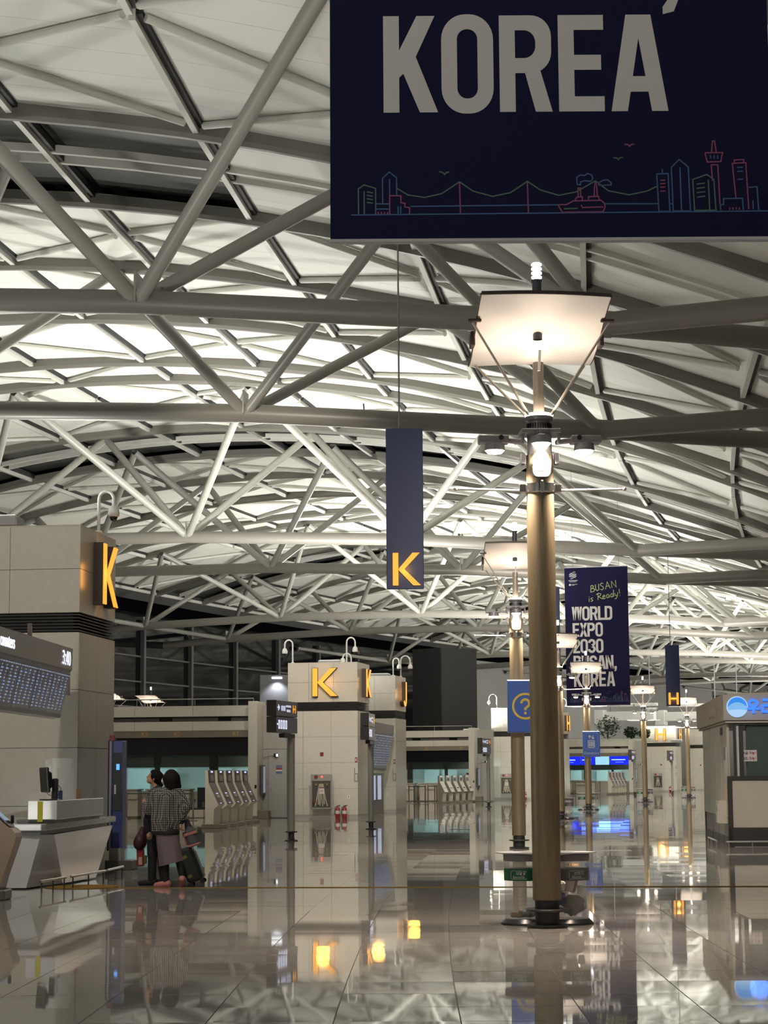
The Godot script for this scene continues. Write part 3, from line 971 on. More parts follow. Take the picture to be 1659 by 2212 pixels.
const SKY := [
	["b", 102, 800, 1720, 771], ["b", 196, 760, 250, 760], ["b", 196, 778, 250, 778], ["b", 330, 768, 905, 757], ["b", 1075, 752, 1280, 750], ["b", 1325, 750, 1340, 750],
	["g", 130, 797, 130, 708, 152, 694, 196, 706, 196, 797], ["g", 152, 797, 152, 716], ["g", 162, 718, 186, 722], ["g", 162, 730, 186, 734], ["g", 162, 742, 186, 746], ["g", 162, 755, 186, 758],
	["b", 223, 760, 223, 670, 250, 648, 277, 668, 277, 730], ["b", 250, 730, 250, 672],
	["p", 250, 797, 250, 731, 293, 731, 293, 755, 308, 757, 308, 770, 326, 772, 326, 795], ["b", 282, 793, 282, 768], ["b", 292, 793, 292, 768], ["p", 206, 797, 206, 788], ["p", 218, 797, 218, 788], ["p", 230, 797, 230, 788], ["p", 242, 797, 242, 788],
	["g", 277, 704, 320, 728, 385, 736, 450, 722, 519, 680, 570, 712, 645, 730, 715, 716, 780, 676, 830, 706, 900, 724, 965, 712, 1042, 672, 1090, 706, 1170, 720, 1240, 706, 1280, 688],
	["p", 519, 682, 521, 790], ["p", 780, 678, 782, 787], ["g", 441, 645, 455, 648, 462, 655, 468, 648, 480, 646], ["g", 1113, 590, 1126, 591, 1132, 597, 1138, 590, 1150, 588], ["p", 1157, 543, 1170, 543, 1176, 549, 1182, 543, 1194, 541],
	["p", 896, 757, 912, 783, 1068, 780, 1076, 765, 1076, 752, 1062, 740, 1000, 742, 955, 743, 930, 756, 896, 757], ["p", 985, 757, 990, 766, 1070, 763], ["g", 918, 771, 972, 769], ["p", 962, 740, 968, 730, 990, 728, 990, 740], ["p", 974, 728, 974, 698, 984, 698, 984, 728], ["p", 1014, 738, 1014, 728, 1052, 726, 1056, 738], ["p", 1036, 726, 1038, 690, 1042, 672, 1046, 690, 1048, 726],
	["b", 971, 686, 970, 660, 985, 652, 1000, 654, 1012, 646, 1028, 652, 1032, 664, 1024, 674, 1000, 672, 985, 676, 984, 686, 971, 686], ["b", 1054, 688, 1054, 678, 1072, 670, 1088, 668, 1102, 678, 1102, 686, 1054, 688],
	["b", 1283, 777, 1278, 646, 1322, 644, 1325, 776, 1283, 777], ["b", 1300, 644, 1300, 628], ["p", 1291, 668, 1310, 667], ["p", 1291, 680, 1310, 679], ["p", 1291, 692, 1310, 691], ["p", 1291, 706, 1310, 705],
	["b", 1338, 775, 1335, 622, 1366, 594, 1400, 620, 1404, 774, 1338, 775], ["b", 1370, 774, 1368, 622],
	["g", 1420, 772, 1416, 664, 1470, 646, 1497, 662, 1502, 771, 1420, 772], ["g", 1430, 680, 1462, 676], ["g", 1430, 695, 1462, 691], ["g", 1430, 710, 1462, 706], ["g", 1430, 726, 1462, 722], ["g", 1478, 770, 1476, 664],
	["p", 1492, 668, 1489, 612, 1514, 611, 1518, 750], ["p", 1466, 570, 1534, 568, 1526, 600, 1474, 602, 1466, 570], ["p", 1491, 570, 1496, 528, 1504, 528, 1510, 569], ["b", 1487, 590, 1487, 578], ["b", 1501, 590, 1501, 578], ["b", 1515, 590, 1515, 578],
	["b", 1520, 770, 1520, 752, 1532, 750, 1532, 730, 1605, 728, 1607, 768], ["p", 1555, 768, 1555, 760], ["p", 1567, 768, 1567, 760], ["p", 1580, 768, 1580, 760], ["p", 1592, 768, 1592, 760],
	["p", 1580, 726, 1570, 606, 1622, 603, 1628, 766], ["p", 1578, 604, 1578, 594, 1614, 592, 1614, 602], ["b", 1588, 620, 1610, 619], ["b", 1588, 634, 1610, 633], ["b", 1588, 662, 1610, 661], ["b", 1630, 690, 1662, 687, 1666, 768], ["b", 1645, 766, 1645, 735]]

const HAND := [[0, 0, 5, 20], [3, 20, 9, 22, 13, 18, 10, 13, 4, 11, 11, 11, 15, 6, 11, 1, 0, 0], [20, 22, 18, 6, 22, 1, 28, 3, 31, 22], [46, 20, 41, 23, 36, 19, 38, 14, 44, 10, 44, 4, 38, 0, 33, 4], [50, 0, 60, 23, 66, 0], [53, 9, 64, 9], [72, 0, 74, 22, 86, 0, 88, 23]]
const HAND2 := [[0, 0, 2, 12], [3, 16, 3, 18], [16, 11, 11, 12, 8, 9, 11, 6, 14, 3, 10, 0, 6, 1], [32, 0, 36, 22], [29, 20, 38, 24, 46, 20, 43, 14, 35, 12, 42, 6, 50, 0], [52, 7, 59, 8, 57, 13, 52, 11, 50, 5, 54, 0, 60, 2], [74, 11, 68, 13, 64, 8, 65, 2, 70, 1, 74, 9, 75, 1], [89, 11, 83, 13, 79, 8, 80, 2, 85, 1, 89, 9], [93, 25, 89, 1], [95, 12, 96, 3, 102, 3], [106, 13, 102, 0, 96, -8, 91, -7], [113, 24, 112, 8], [112, 2, 112, 0]]

func make_banner() -> Node3D:
	var o := thing("hanging_banner", "huge dark navy expo banner reading KOREA, hanging at the top right in front", "banner")
	var navy := mat("banner_navy", Color(0.0095, 0.0088, 0.042), 0.8, 0.0, 0.3)
	var ink := mat("banner_ink", Color(0.64, 0.61, 0.60), 0.7)
	boxpart("cloth", Vector3(1.5, 3.25, 0), Vector3(3.0, 6.5, 0.02), navy, o)
	boxpart("bottom_rail", Vector3(1.5, -0.014, 0), Vector3(3.02, 0.03, 0.05), mat("rail_white", Color(0.55, 0.53, 0.55), 0.4), o, 0.008)
	boxpart("top_rail", Vector3(1.5, 6.52, 0), Vector3(3.02, 0.04, 0.05), mat("rail_white", Color(0.55, 0.53, 0.55), 0.4), o, 0.008)
	var z := 0.0105
	var rows := [["KOREA", 0.885, 0.365], ["BUSAN,", 1.69, 0.36], ["2030", 2.46, 0.345], ["EXPO", 3.23, 0.345], ["WORLD", 4.0, 0.32]]
	for r in rows:
		var x: float = r[2]
		for q in (r[0] as String).length():
			var ch := (r[0] as String)[q]
			var mb := MB.new()
			var cap := 0.685 if r[0] == "KOREA" else 0.65
			var xf := Transform3D(Basis.IDENTITY.scaled(Vector3(0.635, cap, 1)), Vector3(x, r[1], z))
			x += glyph(mb, ch, xf) * 0.642 * (1.03 if r[0] == "KOREA" else 0.97)
			part("letter", mb, ink, o)
	var cols := {"b": mat("ink_blue", Color(0.05, 0.13, 0.30), 0.6), "g": mat("ink_green", Color(0.09, 0.18, 0.13), 0.6), "p": mat("ink_pink", Color(0.32, 0.07, 0.16), 0.6)}
	for key in cols:
		var mb := MB.new()
		for l in SKY:
			if l[0] != key: continue
			var P := []
			for q in range(1, l.size(), 2):
				var x: float = l[q]
				P.append(Vector2((x - 22.0) / 567.0, 0.171 + ((897.0 - 0.0147 * (x - 25.0) - l[q + 1]) / 567.0 - 0.171) * 1.13))
			mb.line(P, 0.0085, 0.002, Transform3D(Basis.IDENTITY, Vector3(0, 0, z)))
		stuff("skyline_drawing", mb, cols[key], o)
	var hand := MB.new()
	for e in [[HAND, Vector3(1.24, 5.32, z), 0.0143], [HAND2, Vector3(1.16, 4.87, z), 0.0133]]:
		for l in e[0]:
			var P := []
			for q in range(0, l.size(), 2): P.append(Vector2(l[q], l[q + 1]) * e[2])
			hand.line(P, 0.03, 0.002, Transform3D(Basis(Vector3.BACK, 0.17), e[1]))
	stuff("handwriting", hand, mat("ink_lime", Color(0.42, 0.47, 0.17), 0.6), o)
	# emblem of woven waves with two lines of small print
	var em := MB.new()
	for q in 4:
		var yy := 6.02 + q * 0.085
		for sg in [0.0, PI]:
			if (q == 0 or q == 3) and sg > 0: continue
			var P := []
			for j in 13:
				var x := -0.17 + 0.34 * j / 12.0
				if q == 0 or q == 3: x *= 0.72
				P.append(Vector2(0.4 + x, yy + 0.035 * sin(x * 22.0 + sg)))
			em.line(P, 0.026, 0.002, Transform3D(Basis.IDENTITY, Vector3(0, 0, z)))
	em.line([Vector2(0.19, 5.9), Vector2(0.62, 5.9)], 0.03, 0.002, Transform3D(Basis.IDENTITY, Vector3(0, 0, z)))
	em.line([Vector2(0.24, 5.84), Vector2(0.57, 5.84)], 0.018, 0.002, Transform3D(Basis.IDENTITY, Vector3(0, 0, z)))
	em.prism(rounded(Vector2(0.26, 5.7), 0.05, 0.05, 0.045), 0.002, Transform3D(Basis.IDENTITY, Vector3(0, 0, z)))
	em.line([Vector2(0.34, 5.72), Vector2(0.61, 5.72)], 0.02, 0.002, Transform3D(Basis.IDENTITY, Vector3(0, 0, z)))
	em.line([Vector2(0.34, 5.68), Vector2(0.48, 5.68)], 0.018, 0.002, Transform3D(Basis.IDENTITY, Vector3(0, 0, z)))
	part("emblem", em, ink, o)
	for x in [0.4, 2.6]:
		var c := MB.new()
		c.tube(Vector3(x, 6.5, 0), Vector3(x, 11.2, 0), 0.008, -1, 6)
		part("cable", c, mat("cable_grey", Color(0.2, 0.2, 0.2), 0.5), o)
	return o

func make_banners() -> void:
	var b := make_banner()
	b.set_meta("group", "expo banners")
	b.position = Vector3(BAN1.x, BAN1.y, BAN1.z)
	copy(b, "tall blue expo banner reading WORLD EXPO 2030 behind the fourth lamp post", BAN2, -0.26, "expo banners")
	# letter boards hanging from the roof
	var blue := mat("board_blue", Color(0.022, 0.032, 0.105), 0.5)
	var L := [["K", Vector3(0.42, 5.28, -40.0), "tall dark blue board with a glowing orange K hanging in mid hall", 40.0, 16.5], ["J", Vector3(6.15, 5.2, -74.0), "dark blue hanging letter board mostly hidden behind the nearest lamp post", 74.0, 15.4], ["H", Vector3(15.5, 5.17, -107.5), "dark blue board with a glowing orange H hanging right of the far banner", 107.5, 14.4]]
	for e in L:
		var o := thing("letter_board", e[2], "hanging sign", e[1], -phi(e[3]) * 0.6, "letter boards hanging over the hall")
		boxpart("panel", Vector3(0, 1.64, 0), Vector3(0.75, 3.28, 0.1), blue, o, 0.01)
		var mb := MB.new()
		letter_shape(mb, e[0], Transform3D(Basis.IDENTITY.scaled(Vector3(0.66, 0.66, 1)), Vector3(0.02, 0.07, 0.051)), 0.035)
		part("letter", mb, glow("orange_letter", Color(1.0, 0.42, 0.04), 1.15, Color(0.1, 0.05, 0.005)), o)
		var rod := MB.new()
		rod.tube(Vector3(-0.1, 3.28, 0), Vector3(-0.1, e[4] - e[1].y - 0.15, 0), 0.018, -1, 8)
		part("rod", rod, mat("cable_grey", Color(0.2, 0.2, 0.2), 0.5), o)
		omni(e[1] + Vector3(0, 0.38, 0.22), 0.12, Color(1.0, 0.4, 0.06), 0.1)

# wide-set letters of the glowing signs, cap height 1, centred in x
func letter_shape(mb: MB, ch: String, xf: Transform3D, th: float) -> void:
	match ch:
		"K":
			mb.line([Vector2(-0.32, 0), Vector2(-0.32, 1)], 0.17, th, xf)
			mb.prism(PackedVector2Array([Vector2(-0.22, 0.52), Vector2(0.2, 1), Vector2(0.42, 1), Vector2(-0.05, 0.5), Vector2(0.45, 0), Vector2(0.22, 0), Vector2(-0.22, 0.46)]), th, xf)
		"H":
			for x in [-0.32, 0.32]:
				mb.prism(rounded(Vector2(x, 0.5), 0.09, 0.5, 0.085), th, xf)
			mb.line([Vector2(-0.3, 0.5), Vector2(0.3, 0.5)], 0.16, th, xf)
		"J":
			mb.line(arc_pts([Vector2(0.2, 1), Vector2(0.2, 0.3)], Vector2(-0.02, 0.27), 0.2, 0.0, -PI * 0.9, []), 0.16, th, xf)

const BAN1 := Vector3(-0.35, 5.145, -13.1)
const BAN2 := Vector3(8.54, 4.76, -94.0)

# ---------- figures: tapered capsules joined by a smooth minimum and meshed as surface nets ----------
func sdf_mesh(bones: Array, cell: float, k := 0.03, cut_y := -9.0) -> MB:
	var lo := Vector3.ONE * 1e9; var hi := -lo
	for b in bones:
		for e in 2:
			var r: float = b[2 + e] + cell * 3.0
			lo = lo.min(b[e] - Vector3.ONE * r); hi = hi.max(b[e] + Vector3.ONE * r)
	var nx := int((hi.x - lo.x) / cell) + 2; var ny := int((hi.y - lo.y) / cell) + 2; var nz := int((hi.z - lo.z) / cell) + 2
	var g := PackedFloat32Array(); g.resize(nx * ny * nz); g.fill(1.0)
	for b in bones:
		var a: Vector3 = b[0]; var c: Vector3 = b[1]; var ra: float = b[2]; var rb: float = b[3]
		var m := maxf(ra, rb) + k + cell * 2.0
		var l3 := (a.min(c) - Vector3.ONE * m - lo) / cell; var h3 := (a.max(c) + Vector3.ONE * m - lo) / cell
		var ac := c - a; var ll := maxf(ac.length_squared(), 1e-8)
		for z in range(maxi(0, int(l3.z)), mini(nz, int(h3.z) + 2)):
			for y in range(maxi(0, int(l3.y)), mini(ny, int(h3.y) + 2)):
				for x in range(maxi(0, int(l3.x)), mini(nx, int(h3.x) + 2)):
					var p := lo + Vector3(x, y, z) * cell
					var t := clampf((p - a).dot(ac) / ll, 0.0, 1.0)
					var d := (p - a - ac * t).length() - lerpf(ra, rb, t)
					var i := (z * ny + y) * nx + x
					var o := g[i]
					var h := clampf(0.5 + 0.5 * (o - d) / k, 0.0, 1.0)
					g[i] = lerpf(o, d, h) - k * h * (1.0 - h)
	if cut_y > -8.0:
		for z in nz:
			for y in ny:
				var yy := lo.y + y * cell
				for x in nx:
					var i := (z * ny + y) * nx + x
					g[i] = maxf(g[i], cut_y - yy)
	var mb := MB.new()
	var id := {}
	var st := [1, nx, nx * ny]
	for z in nz - 1:
		for y in ny - 1:
			for x in nx - 1:
				var i := (z * ny + y) * nx + x
				var msk := 0
				var val := []
				for q in 8:
					var f := g[i + (q & 1) + ((q >> 1) & 1) * nx + (q >> 2) * nx * ny]
					val.append(f)
					if f < 0.0: msk |= 1 << q
				if msk == 0 or msk == 255: continue
				var sum := Vector3.ZERO; var cnt := 0
				for q in 8:
					for ax in 3:
						if q & (1 << ax): continue
						var r := q | (1 << ax)
						if (val[q] < 0.0) == (val[r] < 0.0): continue
						var t: float = val[q] / (val[q] - val[r])
						var e := Vector3(q & 1, (q >> 1) & 1, q >> 2); e[ax] += t
						sum += e; cnt += 1
				sum /= cnt
				var gr := Vector3(val[1] + val[3] + val[5] + val[7] - val[0] - val[2] - val[4] - val[6], val[2] + val[3] + val[6] + val[7] - val[0] - val[1] - val[4] - val[5], val[4] + val[5] + val[6] + val[7] - val[0] - val[1] - val[2] - val[3])
				id[i] = mb.vert(lo + (Vector3(x, y, z) + sum) * cell, gr.normalized())
	for i in id:
		for ax in 3:
			var a: bool = g[i] < 0.0; var b: bool = g[i + st[ax]] < 0.0
			if a == b: continue
			var u: int = st[(ax + 1) % 3]; var w: int = st[(ax + 2) % 3]
			if not (id.has(i - u) and id.has(i - w) and id.has(i - u - w)): continue
			var A: int = id[i]; var B: int = id[i - u]; var C: int = id[i - u - w]; var D: int = id[i - w]
			if a: mb.ix.append_array([A, C, B, A, D, C])
			else: mb.ix.append_array([A, B, C, A, C, D])
	return mb

func V(x: float, y: float, z: float) -> Vector3:
	return Vector3(x, y, z)

func hand_bones(w: Vector3, dir: Vector3, side: Vector3, palm: Vector3, curl := 0.5) -> Array:
	# wrist, pointing direction, towards the thumb, towards the palm side
	var B := [[w, w + dir * 0.05, 0.022, 0.026], [w + dir * 0.03 + side * 0.014, w + dir * 0.07 + side * 0.02, 0.018, 0.015], [w + dir * 0.03 - side * 0.014, w + dir * 0.07 - side * 0.022, 0.018, 0.015]]
	for f in 4:
		var r: Vector3 = w + dir * 0.078 + side * (0.026 - 0.0175 * f)
		var L: float = [0.066, 0.075, 0.069, 0.053][f]
		var d1 := (dir + palm * curl).normalized(); var d2 := (dir + palm * curl * 3.0).normalized()
		B.append([r, r + d1 * L * 0.5, 0.0095, 0.009]); B.append([r + d1 * L * 0.5, r + d1 * L * 0.5 + d2 * L * 0.5, 0.009, 0.0075])
	B.append([w + dir * 0.02 + side * 0.02, w + dir * 0.05 + side * 0.045 + palm * 0.012, 0.013, 0.011])
	B.append([w + dir * 0.05 + side * 0.045 + palm * 0.012, w + dir * 0.085 + side * 0.042 + palm * 0.03, 0.0105, 0.009])
	return B

func head_bones(c: Vector3, f: Vector3, u: Vector3, s: Vector3) -> Array:
	# centre of the skull, facing, up and side directions
	return [[c - f * 0.03 + u * 0.02, c + f * 0.02 + u * 0.025, 0.082, 0.076], [c + u * 0.0, c + f * 0.035 - u * 0.055, 0.068, 0.052], [c + f * 0.045 - u * 0.06, c + f * 0.062 - u * 0.085, 0.04, 0.026],
		[c + f * 0.085 + u * 0.005, c + f * 0.108 - u * 0.032, 0.011, 0.014], [c + f * 0.083 - u * 0.055 + s * 0.016, c + f * 0.083 - u * 0.055 - s * 0.016, 0.011, 0.011],
		[c + s * 0.075 - f * 0.005, c + s * 0.082 - f * 0.012 - u * 0.03, 0.014, 0.012], [c - s * 0.075 - f * 0.005, c - s * 0.082 - f * 0.012 - u * 0.03, 0.014, 0.012],
		[c + f * 0.07 + u * 0.03 + s * 0.03, c + f * 0.07 + u * 0.03 - s * 0.03, 0.018, 0.018]]

func make_people() -> void:
	var skin := mat("skin", Color(0.42, 0.22, 0.14), 0.5)
	skin.subsurf_scatter_enabled = true; skin.subsurf_scatter_strength = 0.1
	var black := mat("cloth_black", Color(0.008, 0.008, 0.009), 0.75)
	var navy := mat("cloth_navy", Color(0.006, 0.007, 0.012), 0.8)
	var hair := mat("hair_brown", Color(0.010, 0.005, 0.0035), 0.75, 0.0, 0.3)
	var hairb := mat("hair_black", Color(0.004, 0.0035, 0.0035), 0.75, 0.0, 0.3)
	var shoe := mat("shoe_pink", Color(0.48, 0.17, 0.155), 0.6)
	var white := mat("mask_white", Color(0.6, 0.6, 0.6), 0.8)
	# woven black-and-white check of the cardigan
	var im := Image.create(32, 32, false, Image.FORMAT_RGB8)
	im.fill(Color(0.03, 0.03, 0.03))
	for y in 32:
		for x in 32:
			if x >= 9 and x < 25 and y >= 8 and y < 24 and not ((x < 12 and y < 11) or (x > 21 and y > 20)):
				im.set_pixel(x, y, Color(0.80, 0.78, 0.74))
	var check := image_mat("cloth_check", im, 0.0, 0.85)
	check.uv1_triplanar = true; check.uv1_scale = Vector3.ONE * 38.0
	check.texture_filter = BaseMaterial3D.TEXTURE_FILTER_LINEAR
	# woman in the checked cardigan, back to us, face turned up to the left
	var o := thing("person", "woman seen from behind in black and white checked cardigan and mauve skirt", "person", V(-3.13, 0, -28.75))
	o.scale = Vector3.ONE * 0.965
	var c := V(0.03, 1.585, -0.03)
	var f := V(-0.86, 0.18, -0.46).normalized(); var s := f.cross(Vector3.UP).normalized(); var u := s.cross(f).normalized()
	var body := head_bones(c, f, u, s)
	body += [[V(0.02, 1.36, 0.02), c - u * 0.04, 0.055, 0.05], [V(0.0, 0.9, 0.0), V(0.02, 1.36, 0.01), 0.12, 0.07], [V(-0.02, 0.9, 0), V(-0.03, 0.48, 0), 0.08, 0.05], [V(0.05, 0.88, 0), V(0.165, 0.5, 0.0), 0.06, 0.045], [V(-0.03, 0.48, 0), V(0.0, 0.08, 0.02), 0.05, 0.035], [V(0.17, 0.5, 0.0), V(0.235, 0.13, 0.02), 0.05, 0.034],
		[V(-0.17, 1.36, 0), V(-0.26, 1.13, -0.03), 0.045, 0.04], [V(-0.26, 1.13, -0.03), V(-0.345, 1.235, -0.2), 0.035, 0.026], [V(0.18, 1.36, 0.0), V(0.28, 1.15, 0.06), 0.045, 0.038], [V(0.28, 1.15, 0.06), V(0.21, 0.945, 0.02), 0.035, 0.026]]
	body += hand_bones(V(-0.345, 1.235, -0.2), V(-0.55, 0.05, -0.8).normalized(), V(0, 1, 0), V(0.8, 0, -0.5).normalized(), 0.4)
	body += hand_bones(V(0.21, 0.945, 0.02), V(-0.1, -1, 0.0).normalized(), V(-0.3, 0, -0.9).normalized(), V(0.9, 0, -0.3).normalized(), 0.9)
	part("body", sdf_mesh(body, 0.010, 0.02), skin, o)
	var cd := [[V(-0.10, 1.385, 0.0), V(0.12, 1.385, 0.0), 0.075, 0.075], [V(-0.13, 1.36, 0.0), V(-0.13, 0.98, 0.0), 0.095, 0.10], [V(0.13, 1.36, 0.0), V(0.10, 0.98, 0.0), 0.095, 0.105], [V(0, 1.3, 0.03), V(-0.02, 0.95, 0.03), 0.12, 0.125], [V(-0.13, 0.98, 0.0), V(-0.145, 0.83, 0.0), 0.10, 0.085], [V(0.10, 0.98, 0.0), V(0.09, 0.85, 0.0), 0.105, 0.095], [V(-0.02, 0.95, 0.03), V(-0.02, 0.86, 0.03), 0.125, 0.12],
		[V(0.02, 1.38, 0.0), V(0.025, 1.45, 0.0), 0.085, 0.07],
		[V(-0.19, 1.355, 0.0), V(-0.275, 1.13, -0.02), 0.078, 0.07], [V(-0.275, 1.13, -0.02), V(-0.325, 1.21, -0.15), 0.066, 0.052], [V(0.19, 1.355, 0.0), V(0.285, 1.15, 0.06), 0.078, 0.068], [V(0.285, 1.15, 0.06), V(0.215, 0.985, 0.03), 0.062, 0.05]]
	part("cardigan", sdf_mesh(cd, 0.012, 0.03, 0.80), check, o)
	var hem := [[V(-0.14, 0.795, 0.0), V(0.09, 0.80, 0.0), 0.088, 0.098], [V(-0.03, 0.795, 0.05), V(0.04, 0.795, 0.05), 0.098, 0.098], [V(0.22, 0.965, 0.025), V(0.212, 0.95, 0.02), 0.052, 0.045]]
	part("knit_hem", sdf_mesh(hem, 0.012, 0.03, 0.765), black, o)
	var sk := MB.new()
	var rows := []
	for j in 10:
		var w := j / 9.0
		var row := []
		for q in 33:
			var a := TAU * q / 32
			var cx := lerpf(-0.005, 0.07, w) ; var rx := lerpf(0.165, 0.172, w) + 0.014 * w * sin(a * 7.0 + 0.6)
			var rz := lerpf(0.12, 0.155, w) + 0.012 * w * cos(a * 6.0)
			var y := lerpf(0.83, 0.345, w) + 0.07 * w * cos(a) * 0.6
			row.append(V(cx + cos(a) * rx, y, sin(a) * rz))
		rows.append(row)
	for j in 9:
		for q in 32:
			sk.quad(rows[j][q], rows[j][q + 1], rows[j + 1][q + 1], rows[j + 1][q])
			sk.quad(rows[j + 1][q] * V(0.98, 1, 0.98), rows[j + 1][q + 1] * V(0.98, 1, 0.98), rows[j][q + 1] * V(0.98, 1, 0.98), rows[j][q] * V(0.98, 1, 0.98))
	part("skirt", smoothed(sk), mat("cloth_mauve", Color(0.155, 0.115, 0.125), 0.85), o)
	part("leggings", sdf_mesh([[V(-0.03, 0.5, 0), V(0.0, 0.1, 0.02), 0.066, 0.046], [V(0.16, 0.52, 0), V(0.235, 0.15, 0.02), 0.066, 0.045]], 0.012, 0.02), black, o)
	part("shoe", sdf_mesh([[V(0.02, 0.05, 0.02), V(-0.15, 0.035, -0.03), 0.05, 0.035], [V(0.02, 0.05, 0.02), V(0.01, 0.085, 0.02), 0.045, 0.04], [V(0.03, 0.022, 0.02), V(-0.17, 0.02, -0.03), 0.022, 0.02]], 0.009, 0.02), shoe, o)
	part("shoe", sdf_mesh([[V(0.235, 0.115, 0.05), V(0.225, 0.04, -0.06), 0.045, 0.04], [V(0.235, 0.115, 0.05), V(0.235, 0.15, 0.03), 0.042, 0.038], [V(0.225, 0.035, -0.06), V(0.21, 0.035, -0.1), 0.04, 0.034]], 0.009, 0.02), shoe, o)
	part("hair", sdf_mesh([[c + V(0.03, 0.035, 0.01), c + V(0.06, 0.0, 0.03), 0.105, 0.105], [c + V(0.04, 0.0, 0.03), c + V(0.075, -0.10, 0.03), 0.10, 0.085], [c + V(-0.02, 0.0, 0.06), c + V(0.01, -0.12, 0.06), 0.075, 0.06], [c + V(0.08, -0.02, -0.02), c + V(0.12, -0.11, 0.0), 0.075, 0.06]], 0.010, 0.03), hair, o)
	part("face_mask", sdf_mesh([[c + f * 0.085 - u * 0.03, c + f * 0.075 - u * 0.075, 0.038, 0.034], [c + f * 0.06 - u * 0.045 + s * 0.045, c + f * 0.06 - u * 0.045 - s * 0.045, 0.04, 0.04]], 0.008, 0.02), white, o)
	# companion in dark clothes, looking up
	o = thing("person", "person in dark navy jacket and trousers looking up, nearest the white desk", "person", V(-3.37, 0, -29.3))
	o.scale = Vector3.ONE * 0.96
	c = V(-0.005, 1.605, 0.0)
	f = V(-0.88, 0.42, 0.05).normalized(); s = V(0, 0, -1); u = s.cross(f).normalized()
	if u.y < 0: u = -u
	body = head_bones(c, f, u, s)
	body += [[V(0.06, 1.38, 0), c - u * 0.05 - f * 0.02, 0.056, 0.05], [V(0.03, 0.95, 0), V(0.06, 1.36, 0), 0.11, 0.07], [V(0.0, 0.92, 0.05), V(-0.02, 0.5, 0.06), 0.08, 0.05], [V(0.06, 0.92, -0.05), V(0.10, 0.5, -0.06), 0.08, 0.05], [V(-0.02, 0.5, 0.06), V(-0.02, 0.09, 0.06), 0.048, 0.034], [V(0.10, 0.5, -0.06), V(0.14, 0.09, -0.06), 0.048, 0.034], [V(0.05, 1.34, 0.17), V(0.0, 1.05, 0.2), 0.042, 0.036], [V(0.0, 1.05, 0.2), V(-0.03, 0.8, 0.15), 0.034, 0.024], [V(0.05, 1.34, -0.17), V(-0.08, 1.08, -0.2), 0.042, 0.036], [V(-0.08, 1.08, -0.2), V(-0.16, 0.86, -0.14), 0.034, 0.024]]
	body += hand_bones(V(-0.03, 0.80, 0.15), V(-0.25, -0.95, 0.0).normalized(), V(-0.9, 0.2, 0.1).normalized(), V(0, 0, -1), 0.7)
	body += hand_bones(V(-0.16, 0.86, -0.14), V(-0.35, -0.93, 0.0).normalized(), V(-0.2, 0.1, 0.95).normalized(), V(0.9, -0.3, 0), 1.0)
	part("body", sdf_mesh(body, 0.011, 0.02), skin, o)
	part("jacket", sdf_mesh([[V(0.05, 1.37, 0.1), V(0.05, 1.37, -0.1), 0.075, 0.075], [V(0.03, 1.33, 0.06), V(-0.02, 0.95, 0.06), 0.13, 0.135], [V(0.03, 1.33, -0.06), V(-0.0, 0.95, -0.06), 0.13, 0.135], [V(-0.02, 0.95, 0.05), V(-0.02, 0.84, 0.05), 0.135, 0.13], [V(0.0, 0.95, -0.05), V(0.0, 0.84, -0.05), 0.135, 0.13], [V(0.06, 1.4, 0), V(0.05, 1.46, 0), 0.075, 0.062], [V(0.05, 1.34, 0.16), V(0.0, 1.05, 0.2), 0.07, 0.06], [V(0.0, 1.05, 0.2), V(-0.025, 0.85, 0.165), 0.056, 0.042], [V(0.05, 1.34, -0.16), V(-0.08, 1.08, -0.2), 0.07, 0.06], [V(-0.08, 1.08, -0.2), V(-0.145, 0.9, -0.155), 0.056, 0.042]], 0.013, 0.03), navy, o)
	part("trousers", sdf_mesh([[V(0.0, 0.86, 0.04), V(0.05, 0.86, -0.04), 0.13, 0.13], [V(-0.01, 0.84, 0.05), V(-0.02, 0.48, 0.06), 0.105, 0.075], [V(-0.02, 0.48, 0.06), V(-0.02, 0.1, 0.06), 0.072, 0.06], [V(0.05, 0.84, -0.05), V(0.10, 0.48, -0.06), 0.105, 0.075], [V(0.10, 0.48, -0.06), V(0.14, 0.1, -0.06), 0.072, 0.06]], 0.013, 0.03), black, o)
	for e in [V(-0.02, 0, 0.06), V(0.14, 0, -0.06)]:
		part("shoe", sdf_mesh([[e + V(0.03, 0.05, 0), e + V(-0.18, 0.035, 0.0), 0.048, 0.035], [e + V(0.02, 0.06, 0), e + V(0.02, 0.1, 0), 0.05, 0.046]], 0.010, 0.02), black, o)
	part("hair", sdf_mesh([[c + V(0.025, 0.03, 0), c + V(0.06, 0.0, 0), 0.098, 0.092], [c + V(0.05, -0.02, 0), c + V(0.085, -0.09, 0), 0.08, 0.055], [c + V(0.0, 0.075, 0.0), c + V(-0.02, 0.085, 0.0), 0.05, 0.035]], 0.010, 0.03), hairb, o)
	# the bag that person carries
	o = thing("shoulder_bag", "dark red and scarlet carrier bag held by the person in navy", "bag", V(-3.575, 0.28, -29.38))
	var bg := sdf_mesh([[V(-0.005, 0.36, 0.06), V(-0.005, 0.36, -0.06), 0.082, 0.082], [V(0.0, 0.36, 0.0), V(0.025, 0.52, 0.0), 0.085, 0.04], [V(-0.015, 0.30, 0.06), V(-0.015, 0.30, -0.06), 0.08, 0.08]], 0.011, 0.05)
	part("pouch", bg, mat("bag_maroon", Color(0.035, 0.004, 0.008), 0.6), o)
	boxpart("carrier", V(0.0, 0.16, 0), V(0.10, 0.34, 0.16), mat("bag_scarlet", Color(0.24, 0.018, 0.012), 0.5), o, 0.012, Basis(Vector3.BACK, 0.06))
	boxpart("window", V(0.005, 0.07, 0.081), V(0.05, 0.11, 0.004), mat("bag_window", Color(0.4, 0.3, 0.28), 0.4), o)
